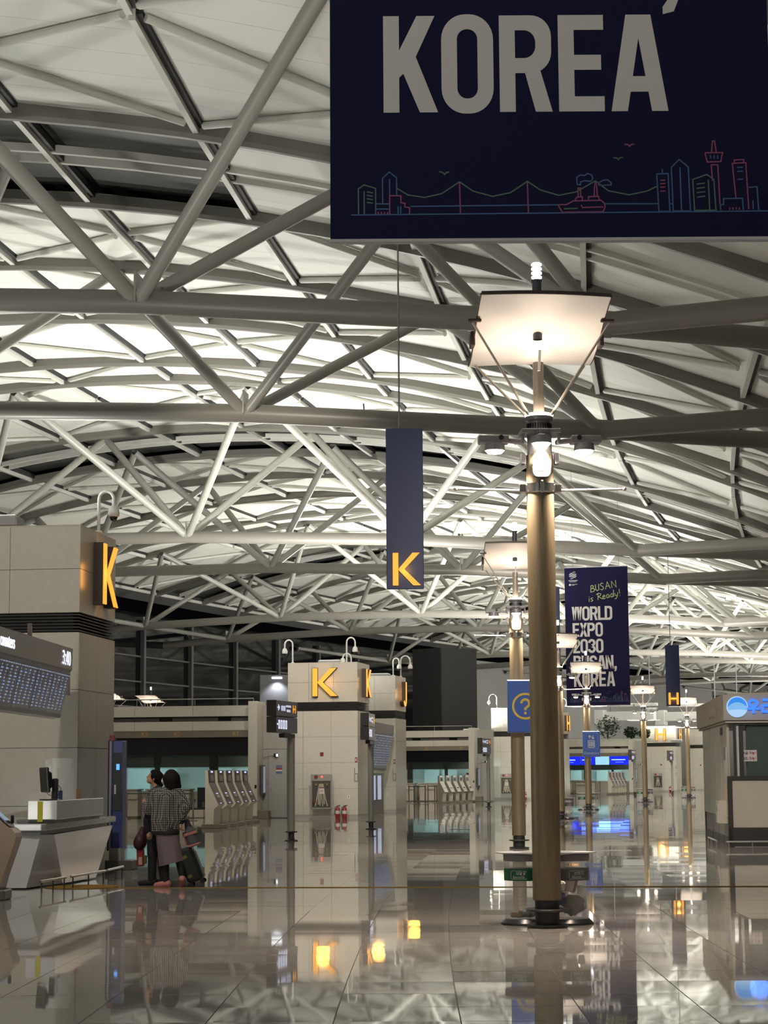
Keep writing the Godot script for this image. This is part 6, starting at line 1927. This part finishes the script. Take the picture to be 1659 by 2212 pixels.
	boxpart("side_strip", V(-0.085, 1.25, 0.0), V(0.035, 1.85, 0.02), mat("door_grey", Color(0.255, 0.245, 0.225), 0.35), o)
	boxpart("corner_post", V(-0.055, 1.25, 0.0), V(0.022, 1.87, 0.03), bd, o)
	boxpart("corner_post", V(0.118, 1.5, 0.0), V(0.02, 1.0, 0.03), bd, o)
	boxpart("window", V(0.035, 1.48, -0.004), V(0.14, 0.98, 0.014), mat("cabinet_glass", Color(0.06, 0.065, 0.07), 0.06), o)
	boxpart("blue_light", V(0.045, 1.73, 0.006), V(0.055, 0.1, 0.01), glow("cabinet_light", Color(0.08, 0.35, 1.0), 1.6), o)
	boxpart("bottle", V(0.0, 1.35, 0.006), V(0.03, 0.16, 0.008), mat("notice_white", Color(0.5, 0.47, 0.45), 0.7), o)
	boxpart("red_lamp", V(-0.06, 2.22, -0.02), V(0.09, 0.1, 0.08), mat("lamp_red", Color(0.17, 0.02, 0.03), 0.35), o, 0.008)

# ---------- bank kiosk on the right ----------
func make_bank() -> void:
	var o := thing("bank_kiosk", "cream exchange kiosk with a blue round emblem and lit blue letters at the right edge", "kiosk", V(7.31, 0, -43.0), -0.085)
	var cream := mat("kiosk_panel", Color(0.42, 0.38, 0.31), 0.5)
	var head := mat("kiosk_head", Color(0.33, 0.29, 0.245), 0.4)
	var dark := mat("kiosk_dark", Color(0.028, 0.025, 0.023), 0.35)
	var D := 8.2; var W := 4.0
	boxpart("sign_band", V(W / 2 - 0.05, 2.96, -D / 2 + 0.05), V(W, 0.56, D), head, o, 0.01)
	boxpart("roof", V(W / 2, 3.25, -D / 2), V(W - 0.1, 0.04, D - 0.1), cream, o)
	boxpart("header_strip", V(W / 2 + 0.02, 2.64, -0.1), V(W - 0.1, 0.1, 0.1), dark, o)
	boxpart("soffit", V(W / 2, 2.65, -D / 2), V(W, 0.04, D), cream, o)
	# front counter: black frame round a beige panel
	var mb := MB.new()
	mb.box(V(W / 2, 1.45, 0), V(W, 0.09, 0.12), Basis.IDENTITY, 0.006)
	mb.box(V(0.05, 0.73, 0), V(0.1, 1.38, 0.12), Basis.IDENTITY, 0.006)
	mb.box(V(W / 2, 0.21, 0), V(W, 0.4, 0.12), Basis.IDENTITY, 0.006)
	part("counter_frame", mb, dark, o)
	boxpart("counter_panel", V(W / 2 + 0.03, 0.905, -0.01), V(W - 0.1, 1.01, 0.08), cream, o)
	# window
	boxpart("window_post", V(0.19, 2.04, -0.1), V(0.055, 1.12, 0.08), dark, o)
	boxpart("window_post", V(0.33, 2.04, -0.14), V(0.085, 1.12, 0.1), dark, o)
	var wf := boxpart("window_light_strip", V(0.255, 2.04, -0.12), V(0.05, 1.1, 0.03), mat("notice_white", Color(0.5, 0.47, 0.45), 0.7), o)
	boxpart("window_pane", V(W / 2 + 0.2, 2.04, -0.16), V(W - 0.5, 1.12, 0.012), pane("pane_dark", Color(0.1, 0.13, 0.12), 0.55, 0.03), o)
	boxpart("blind", V(W / 2 + 0.2, 2.04, -0.35), V(W - 0.5, 1.14, 0.02), mat("blind_green", Color(0.10, 0.12, 0.105), 0.6), o)
	# notice on the window
	var nb := boxpart("window_notice", V(0.47 + 0.02, 1.93, -0.15), V(0.34, 0.24, 0.004), mat("notice_paper", Color(0.52, 0.48, 0.48), 0.7), o)
	for r in 2:
		for half in 2:
			var h := MB.new()
			var words := [["현", "금"], ["가", "능", "!"]] if r == 0 else [["카", "드"], ["가", "능", "!"]]
			hangul(h, words[half], Transform3D(Basis.IDENTITY, V(0.34 + half * 0.145, 1.955 - r * 0.115, -0.147)), 0.062, 0.17)
			part("notice_words", h, mat("notice_blackink", Color(0.02, 0.02, 0.03), 0.6) if half == 0 else mat("notice_redink", Color(0.30, 0.02, 0.03), 0.6), nb)
	# emblem
	mb = MB.new()
	mb.lathe([Vector2(0.225, 0.0), Vector2(0.225, 0.04), Vector2(0.0, 0.055)], 36, Transform3D(Basis(Vector3.RIGHT, PI / 2), V(0.25, 2.97, 0.05)))
	var em := part("emblem", mb, glow("emblem_rim", Color(0.45, 0.7, 1.0), 0.9), o)
	mb = MB.new()
	var lo := PackedVector2Array(); var up := PackedVector2Array(); var mid := PackedVector2Array()
	for q in 25:
		var a := PI * q / 24.0
		up.append(Vector2(cos(a), sin(a)) * 0.205)
	for q in 13:
		var x := -0.205 + 0.41 * q / 12.0
		up.append(Vector2(x, 0.10 * (1.0 - (x / 0.205) * (x / 0.205)) - 0.005))
	var xf := Transform3D(Basis.IDENTITY, V(0.25, 2.97, 0.106))
	mb.prism(up, 0.004, xf)
	part("emblem_sky", mb, glow("emblem_blue", Color(0.008, 0.25, 0.85), 0.95), em)
	for q in 13:
		var x := -0.2 + 0.4 * q / 12.0
		mid.append(Vector2(x, 0.10 * (1.0 - (x / 0.205) * (x / 0.205)) - 0.007))
	for q in 13:
		var x := 0.19 - 0.38 * q / 12.0
		mid.append(Vector2(x, -0.075 + 0.02 * (1.0 - (x / 0.19) * (x / 0.19))))
	mb = MB.new(); mb.prism(mid, 0.004, xf)
	part("emblem_wave", mb, glow("emblem_pale", Color(0.20, 0.48, 0.85), 0.95), em)
	for q in 13:
		var x := -0.19 + 0.38 * q / 12.0
		lo.append(Vector2(x, -0.078 + 0.02 * (1.0 - (x / 0.19) * (x / 0.19))))
	for q in 15:
		var a := -0.37 - (PI - 0.74) * q / 14.0
		lo.append(Vector2(cos(a), sin(a)) * 0.205)
	mb = MB.new(); mb.prism(lo, 0.004, xf)
	part("emblem_sea", mb, glow("emblem_blue", Color(0.008, 0.25, 0.85), 0.95), em)
	var sl := MB.new()
	for q in 7: sl.box(V(-0.062, 2.9 + 0.05 * (q % 2), -2.0 - q * 0.28), V(0.02, 0.2, 0.2), Basis.IDENTITY, 0.004)
	stuff("side_lettering", sl, mat("lettering_steel", Color(0.35, 0.31, 0.30), 0.3, 0.6), o)
	for e in [["우", 0.435], ["리", 0.77]]:
		mb = MB.new()
		hangul(mb, [e[0]], Transform3D(Basis.IDENTITY, V(e[1], 2.82, 0.052)), 0.32, 0.17, 0.04)
		part("letter", mb, glow("letter_blue", Color(0.02, 0.13, 1.0), 1.9), o)
	omni(V(7.8, 2.97, -42.6), 0.06, Color(0.1, 0.3, 1.0), 0.2)
	# left side: panels, recessed doorway, sheets of paper
	var pale := mat("kiosk_pale", Color(0.44, 0.45, 0.37), 0.35)
	for e in [[-1.0, 1.6, cream], [-2.6, 1.5, pale], [-4.2, 1.6, pale], [-6.2, 2.2, pale]]:
		boxpart("side_panel", V(0.06, 1.62, e[0]), V(0.06, 2.0, e[1] - 0.03), e[2], o, 0.006)
		boxpart("side_base", V(0.1, 0.4, e[0]), V(0.06, 0.44, e[1] - 0.03), mat("door_grey", Color(0.255, 0.245, 0.225), 0.35), o)
		boxpart("side_kick", V(0.1, 0.1, e[0]), V(0.08, 0.2, e[1] - 0.02), dark, o)
	boxpart("cash_desk", V(-0.02, 0.72, -1.2), V(0.22, 0.5, 0.9), cream, o, 0.01)
	boxpart("cash_slot", V(-0.135, 0.78, -1.2), V(0.012, 0.1, 0.2), dark, o)
	boxpart("rear_post", V(0.1, 1.3, -7.4), V(0.1, 2.6, 0.2), dark, o)
	for e in [[V(0.02, 1.98, -0.75), V(0.01, 0.28, 0.4), Color(0.13, 0.22, 0.33)], [V(0.02, 1.68, -0.75), V(0.01, 0.3, 0.4), Color(0.45, 0.43, 0.45)], [V(0.02, 1.75, -0.3), V(0.01, 0.75, 0.3), Color(0.5, 0.48, 0.48)], [V(0.02, 2.48, -1.5), V(0.01, 0.16, 0.5), Color(0.03, 0.035, 0.12)], [V(-0.14, 0.7, -0.9), V(0.01, 0.42, 0.25), Color(0.5, 0.5, 0.52)], [V(0.05, 0.75, -0.3), V(0.01, 0.3, 0.25), Color(0.48, 0.4, 0.35)]]:
		boxpart("paper_notice", e[0], e[1], mat("sheet_%d" % int(e[0].y * 100), e[2], 0.6), o)
	# low rails on the floor in front
	var st := mat("rail_chrome", Color(0.62, 0.60, 0.56), 0.25, 0.9)
	o = thing("guard_rail", "low chrome guard rail along the front of the bank kiosk", "guard rail", V(7.15, 0, -42.4), -0.02)
	mb = MB.new(); mb.tube(V(0, 0.13, 0), V(3.4, 0.13, 0), 0.02, -1, 10)
	part("rail", mb, st, o)
	for x in [0.06, 0.55, 1.1, 1.7, 2.3, 2.9]:
		mb = MB.new(); mb.tube(V(x, 0, 0), V(x, 0.12, 0), 0.016, -1, 8)
		part("leg", mb, st, o)
	o = thing("guard_rail", "short chrome guard rail at the left side of the bank kiosk", "guard rail", V(7.05, 0, -43.0), -0.085)
	mb = MB.new(); mb.tube(V(0, 0.13, 0), V(0.0, 0.13, -2.4), 0.02, -1, 10)
	part("rail", mb, st, o)
	for z in [-0.1, -1.2, -2.3]:
		mb = MB.new(); mb.tube(V(0, 0, z), V(0, 0.12, z), 0.016, -1, 8)
		part("leg", mb, st, o)

# ---------- what closes the hall ----------
func make_shell() -> void:
	var grey := mat("shell_grey", Color(0.22, 0.215, 0.205), 0.7)
	var dk := mat("shell_dark", Color(0.022, 0.022, 0.023), 0.5)
	var gl := mat("night_glass", Color(0.006, 0.007, 0.009), 0.05)
	# left wall: dark glazing between posts
	var o := thing("wall_left", "dark night glazing with steel posts along the far left of the hall", "wall", Vector3.ZERO, 0.0, "", "structure")
	for q in 46:
		var s := -30.0 + q * 8.0
		var a := hall(s, -46.0, 0); var b := hall(s + 8.0, -46.0, 0)
		wall_piece("glazing" if s < 196 else "pale_panel", a, b, 0.0, 14.5, 0.2, gl if s < 196 else mat("shell_pale", Color(0.4, 0.39, 0.37), 0.6), o)
		if s > 60 and s < 190:
			boxpart("post", hall(s, -45.7, 7), V(0.35, 14, 0.35), mat("post_dim", Color(0.11, 0.11, 0.11), 0.5), o, 0.0, Basis(Vector3.UP, -phi(s)))
			for y in [5.0, 7.0, 9.0, 11.0]:
				wall_piece("transom", hall(s, -45.8, 0), hall(s + 8, -45.8, 0), y, y + 0.12, 0.12, mat("post_dim", Color(0.11, 0.11, 0.11), 0.5), o)
	o = thing("wall_right", "pale panel wall along the right side of the hall", "wall", Vector3.ZERO, 0.0, "", "structure")
	for q in 46:
		var s := -30.0 + q * 8.0
		wall_piece("wall_panel", hall(s, 15.0, 0), hall(s + 8.0, 15.0, 0), 0.0, 10.6, 0.2, grey, o)
	o = thing("wall_back", "end wall of the hall behind the viewer", "wall", V(0, 7, 29.5), 0.0, "", "structure")
	boxpart("wall_panel", V(-15, 0, 0), V(66, 15, 0.3), grey, o)
	o = thing("wall_far", "far end wall of the hall", "wall", Vector3.ZERO, 0.0, "", "structure")
	wall_piece("wall_panel", hall(327.0, -47, 0), hall(327.0, 16, 0), 0.0, 19.0, 0.4, grey, o)
	# black closed-off box rising behind the second island
	o = thing("black_enclosure", "tall plain black hoarding box rising behind the second check-in island", "enclosure", V(4.2, 0, -150), 0.75)
	boxpart("left_sheet", V(0.06, 5.55, -1.55), V(0.1, 11.1, 3.1), mat("hoard_black", Color(0.007, 0.007, 0.007), 0.8), o)
	boxpart("right_sheet", V(1.95, 5.55, -0.05), V(3.8, 11.1, 0.1), mat("hoard_charcoal", Color(0.010, 0.0095, 0.0095), 0.7), o)
	boxpart("lid", V(1.95, 11.05, -1.6), V(3.7, 0.1, 3.0), mat("hoard_black", Color(0.007, 0.007, 0.007), 0.8), o)
	# white air ducts under the far roof
	for e in [[V(24.0, 7.2, -196), 5.0, "white air duct under the far roof, left of three"], [V(30.5, 7.2, -198), 5.5, "white air duct under the far roof, middle of three"], [V(37.0, 7.1, -199), 5.0, "white air duct under the far roof, right of three"]]:
		o = thing("air_duct", e[2], "air duct", e[0], -0.4, "white air ducts under the far roof")
		boxpart("trunk", V(0, 0, 0), V(e[1], 0.9, 0.9), mat("duct_white", Color(0.7, 0.7, 0.68), 0.5), o, 0.05)
		boxpart("outlet", V(-e[1] / 2 - 0.5, -0.1, 0.1), V(1.0, 1.5, 1.2), mat("duct_white", Color(0.7, 0.7, 0.68), 0.5), o, 0.05)
		boxpart("pipe", V(0.3, 1.1, 0), V(e[1], 0.3, 0.3), mat("duct_white", Color(0.7, 0.7, 0.68), 0.5), o, 0.05)
		for x in [-e[1] * 0.4, e[1] * 0.4]:
			var hb := MB.new(); hb.tube(V(x, 0.4, 0), V(x, 6.5, 0), 0.05, -1, 6)
			part("hanger", hb, mat("cable_grey", Color(0.2, 0.2, 0.2), 0.5), o)
	# grey service block on the left, washed by one bright downlight
	o = thing("service_block", "dark grey service block above the check-in bulkhead, lit by one downlight", "building part", V(-5.2, 0, -98), -0.05)
	boxpart("block", V(0, 3.25, -2), V(1.9, 6.5, 4), mat("block_grey", Color(0.075, 0.075, 0.08), 0.7), o)
	boxpart("lamp", V(-0.1, 6.35, 0.12), V(0.5, 0.10, 0.24), glow("beacon_white", Color(0.9, 0.95, 1.0), 2.2, Color(0.6, 0.6, 0.6)), o, 0.02)
	spot(o.transform * V(-0.1, 6.28, 0.3), o.transform * V(-0.1, 0, -0.3), 7.0, 58.0, Color(0.9, 0.93, 1.0), 0.1)

func wall_piece(called: String, a: Vector3, b: Vector3, y0: float, y1: float, th: float, m: Material, o: Node3D) -> void:
	var d := b - a
	boxpart(called, V((a.x + b.x) / 2, (y0 + y1) / 2, (a.z + b.z) / 2), V(d.length(), y1 - y0, th), m, o, 0.0, Basis(Vector3.UP, atan2(-d.z, d.x)))

func bush(label: String, at: Vector3, r: float, sd: int) -> void:
	var o := thing("potted_shrub", label, "shrub", at, 0.0, "shrubs on the roof of the far island")
	var g := RandomNumberGenerator.new(); g.seed = sd
	var mb := MB.new()
	for q in 420:
		var d := V(g.randfn(0, 1), g.randfn(0, 1), g.randfn(0, 1)).normalized() * r * pow(g.randf(), 0.4)
		d.y = d.y * 0.85 + r * 0.9
		var s := g.randf_range(0.10, 0.2)
		var b := Basis.from_euler(V(g.randf_range(-1, 1), g.randf() * TAU, g.randf_range(-1, 1)))
		mb.quad(d + b * V(-s, 0, 0), d + b * V(0, 0, -s * 0.45), d + b * V(s, 0, 0), d + b * V(0, 0, s * 0.45))
	part("foliage", mb, mat("leaf_green", Color(0.02, 0.035, 0.012), 0.6), o).set_meta("kind", "stuff")
	var st := MB.new()
	st.tube(V(0, 0, 0), V(0, r, 0), 0.06, 0.03, 8)
	part("stem", st, mat("stem_brown", Color(0.05, 0.035, 0.02), 0.8), o)

func more() -> void:
	make_shell()
	# towers
	make_tower("tall stone tower at the left edge with a glowing K on its narrow side", V(-5.13, 0, -33.4), -0.125, "", "K", 3.6, false)
	var t2 := make_tower("stone tower with two glowing letters K, hose cabinet on its front", V(-1.04, 0, -74.8), -0.19, "K", "K")
	make_tower("stone tower with a glowing J on its side, behind the tower with two letters K", V(0.43, 0, -85.2), -0.207, "", "J")
	make_tower("pale stone tower behind the question mark sign, no letter on its front", V(9.33, 0, -127.0), -0.29, "", "")
	make_tower("stone tower with a glowing H on its side, just right of the nearest column", V(12.0, 0, -136.0), -0.30, "", "H")
	make_tower("distant stone tower with two glowing letters H", V(25.8, 0, -178.0), -0.34, "H", "H", 2.9)
	make_tower("farthest stone tower, right of the distant tower with two letters H", V(31.5, 0, -192.0), -0.34, "", "")
	# fire gear on three towers
	var hc := thing("hose_cabinet", "steel fire hose cabinet with red bell on the tower with two letters K", "fire hose cabinet", V(-2.38, 0, -74.5), -0.19, "fire hose cabinets on the towers")
	hose_cabinet(hc)
	copy(hc, "steel fire hose cabinet on the tower behind the question mark sign", V(7.62, 0, -126.45), -0.29, "fire hose cabinets on the towers")
	copy(hc, "steel fire hose cabinet on the distant tower with two letters H", V(24.2, 0, -178.5), -0.34, "fire hose cabinets on the towers")
	extinguisher("red fire extinguisher at the foot of the K tower, left one of two", V(-1.78, 0, -74.35))
	extinguisher("red fire extinguisher at the foot of the K tower, right one of two", V(-1.53, 0, -74.3))
	extinguisher("red fire extinguisher beside the second lamp post, far tower's foot", V(8.75, 0, -126.2))
	extinguisher("red fire extinguisher at the foot of the distant tower with two letters H", V(25.1, 0, -177.4))
	# security cameras
	camera_pole("gooseneck security camera on the left tower above the glowing K", V(-5.0, 5.8, -34.6), 0.0, 0.82, 0.26)
	camera_pole("gooseneck security camera rising tallest from the tower with two letters K", V(-1.45, 5.8, -75.6), 0.0, 1.1, 0.32)
	camera_pole("small white gooseneck security camera low on the tower with two letters K", V(-1.3, 5.8, -76.6), PI, 0.35, 0.32)
	camera_pole("left gooseneck security camera on the tower with the letter J", V(0.35, 5.8, -85.6), 0.0, 0.85, 0.26)
	camera_pole("right gooseneck security camera on the tower with the letter J", V(0.68, 5.8, -86.6), 0.0, 0.95, 0.42)
	camera_pole("gooseneck security camera beside the left edge of the K tower", V(-3.5, 5.8, -75.6), PI, 1.0, 0.3)
	camera_pole("gooseneck security camera on the pale tower behind the question mark sign", V(7.15, 5.8, -128.0), PI, 0.85, 0.5)
	camera_pole("gooseneck security camera on the tower with the single H", V(12.0, 5.8, -137.0), 0.0, 0.95, 0.42)
	# islands
	var i1 := make_island("K", "check-in island with counters K1 to K3 under a beige bulkhead", V(-5.05, 0, -75.6), -0.17, 9.2)
	make_island("J", "second check-in island, counters J1 and J2 below a beige bulkhead", V(5.1, 0, -120.0), -0.27, 6.9)
	make_island("H", "third check-in island with bright blue screens and shrubs on its roof", V(20.0, 0, -164.0), -0.36, 6.9, true)
	# unseen roof and wall left of the picture, added to carry the floodlights
	var io := thing("check_in_island", "unseen island roof left of the picture, added to carry lamps", "check-in counter", V(-15.5, 0, -55), -0.12, "check-in islands with bulkheads")
	boxpart("roof_slab", V(0, 4.3, 0), V(5.0, 0.3, 34), stone(), io)
	boxpart("wall", V(0, 2.1, 0), V(4.0, 4.2, 33), stone(), io)
	for e in [[V(-8.35, 0, -77.9), "beige check-in desk nearest the blue cabinet"], [V(-10.4, 0, -78.3), "beige check-in desk farthest left"], [V(-5.95, 0, -77.4), "beige check-in desk right of the two people"]]:
		check_in_desk(e[1], e[0], -0.17)
	baggage_scale("dark baggage belt seen right of the woman in the checked cardigan", V(-7.15, 0, -77.5), -0.17)
	for e in [[V(1.0, 0, -122.4), "beige check-in desk of the second island, left"], [V(2.95, 0, -121.9), "beige check-in desk of the second island, middle"]]:
		check_in_desk(e[1], e[0], -0.27)
	baggage_scale("dark baggage belt of the second island beside its kiosks", V(4.25, 0, -121.4), -0.27)
	for e in [[V(14.5, 0, -164.8), "beige check-in desk below the blue screens, left of the elevators post"], [V(16.3, 0, -164.3), "beige check-in desk below the blue screens, right of the elevators post"]]:
		check_in_desk(e[1], e[0], -0.36)
	# kiosks
	var k0 := make_kiosk()
	var nth := ["", "second", "third", "fourth", "fifth"]
	for i in 5:
		var at := V(-5.09 + i * 0.145, 0, -61.6 - i * 1.6)
		if i == 0: k0.position = at; k0.rotation.y = -0.12
		else: copy(k0, "self check-in kiosk of the near row, %s from the front" % nth[i], at, -0.12)
	var kd := make_kiosk(true)
	kd.set_meta("group", "self check-in kiosks of the second row")
	for i in 5:
		var lab: String = "%s self check-in kiosk from the left in the second row, cream front showing" % ["first", "second", "third", "fourth", "fifth"][i]
		var at := V(3.35 + i * 0.42, 0, -112.5 - i * 1.5)
		var kk: Node3D = kd if i == 0 else copy(kd, lab, at, -0.27)
		if i == 0: kd.position = at; kd.rotation.y = -0.27; kd.set_meta("label", lab)
		kk.scale = Vector3(0.95, 0.88, 0.95)
	for i in 5:
		copy(k0, "%s small self check-in kiosk from the left below the blue screens" % ["first", "second", "third", "fourth", "fifth"][i], V(17.75 + i * 0.4, 0, -156.5 - i * 1.3), -0.30, "self check-in kiosks of the far row")
	stanchion_group("queue posts at the near island", [V(-9.6, 0, -74.5), V(-8.15, 0, -73.5), V(-7.5, 0, -73.0), V(-6.9, 0, -72.0), V(-5.9, 0, -69.0), V(-5.75, 0, -70.5), V(-5.55, 0, -72.5), V(-6.3, 0, -74.5)], "olive queue post with belt at the near island")
	stanchion_group("queue posts at the second island", [V(1.3, 0, -113.0), V(1.55, 0, -110.0), V(1.75, 0, -109.0), V(2.15, 0, -109.5), V(2.35, 0, -112.0), V(2.75, 0, -113.0), V(2.9, 0, -114.0)], "olive queue post with belt at the second island")
	stanchion_group("queue posts at the far island", [V(13.6, 0, -158.0), V(14.2, 0, -156.0), V(14.8, 0, -157.0), V(16.4, 0, -157.0), V(16.9, 0, -158.5)], "olive queue post with belt at the far island")
	# signs
	pole_sign("direction sign on a grey pole left of the tower with two letters K", V(-2.31, 0, -49.1), -0.25)
	pole_sign("direction sign edge on, on the grey pole before the J tower", V(-0.44, 0, -59.3), -0.10)
	pole_sign("distant direction sign on a pole before the pale tower", V(5.08, 0, -99.3), -0.30)
	pole_sign("far direction sign left of the post before the H tower", V(18.6, 0, -150.0), -0.32)
	pole_sign("far direction sign right of the glowing double H tower's cabinet", V(22.4, 0, -157.0), -0.30)
	info_board("long flight board with blue screens and clock at the left edge", V(-5.10, 0, -32.55), -0.046, 8.2, true, false)
	info_board("flight board and map screens beside the J tower", V(0.36, 0, -84.0), -0.137, 6.0, false, true, 0.72)
	var q := thing("square_sign", "square blue sign with a yellow question mark on the second lamp post", "sign", V(2.98, 0, -42.55), -0.02, "square blue signs on lamp posts")
	square_sign(q, 3.0, 0)
	q = thing("square_sign", "square blue elevators sign with a lift pictogram on the fourth lamp post", "sign", V(9.05, 0, -88.1), -0.05, "square blue signs on lamp posts")
	square_sign(q, 2.88, 1)
	for e in [[V(14.5, 4.46, -168.7), 0.95, 2], [V(18.6, 4.46, -167.4), 1.15, 3], [V(20.45, 4.46, -166.75), 0.6, 4], [V(21.5, 4.46, -166.35), 0.5, 5]]:
		bush(["", "", "dark green shrub on the roof of the island with blue screens, far left", "dark green shrub on the far island's roof, right of the fourth lamp post", "round dark shrub on the far island's roof, right of the white lamp", "smallest dark shrub at the right end of the far island's roof"][e[2]], e[0], e[1], e[2])
	make_stations()
	make_desk()
	make_bank()
	make_people()
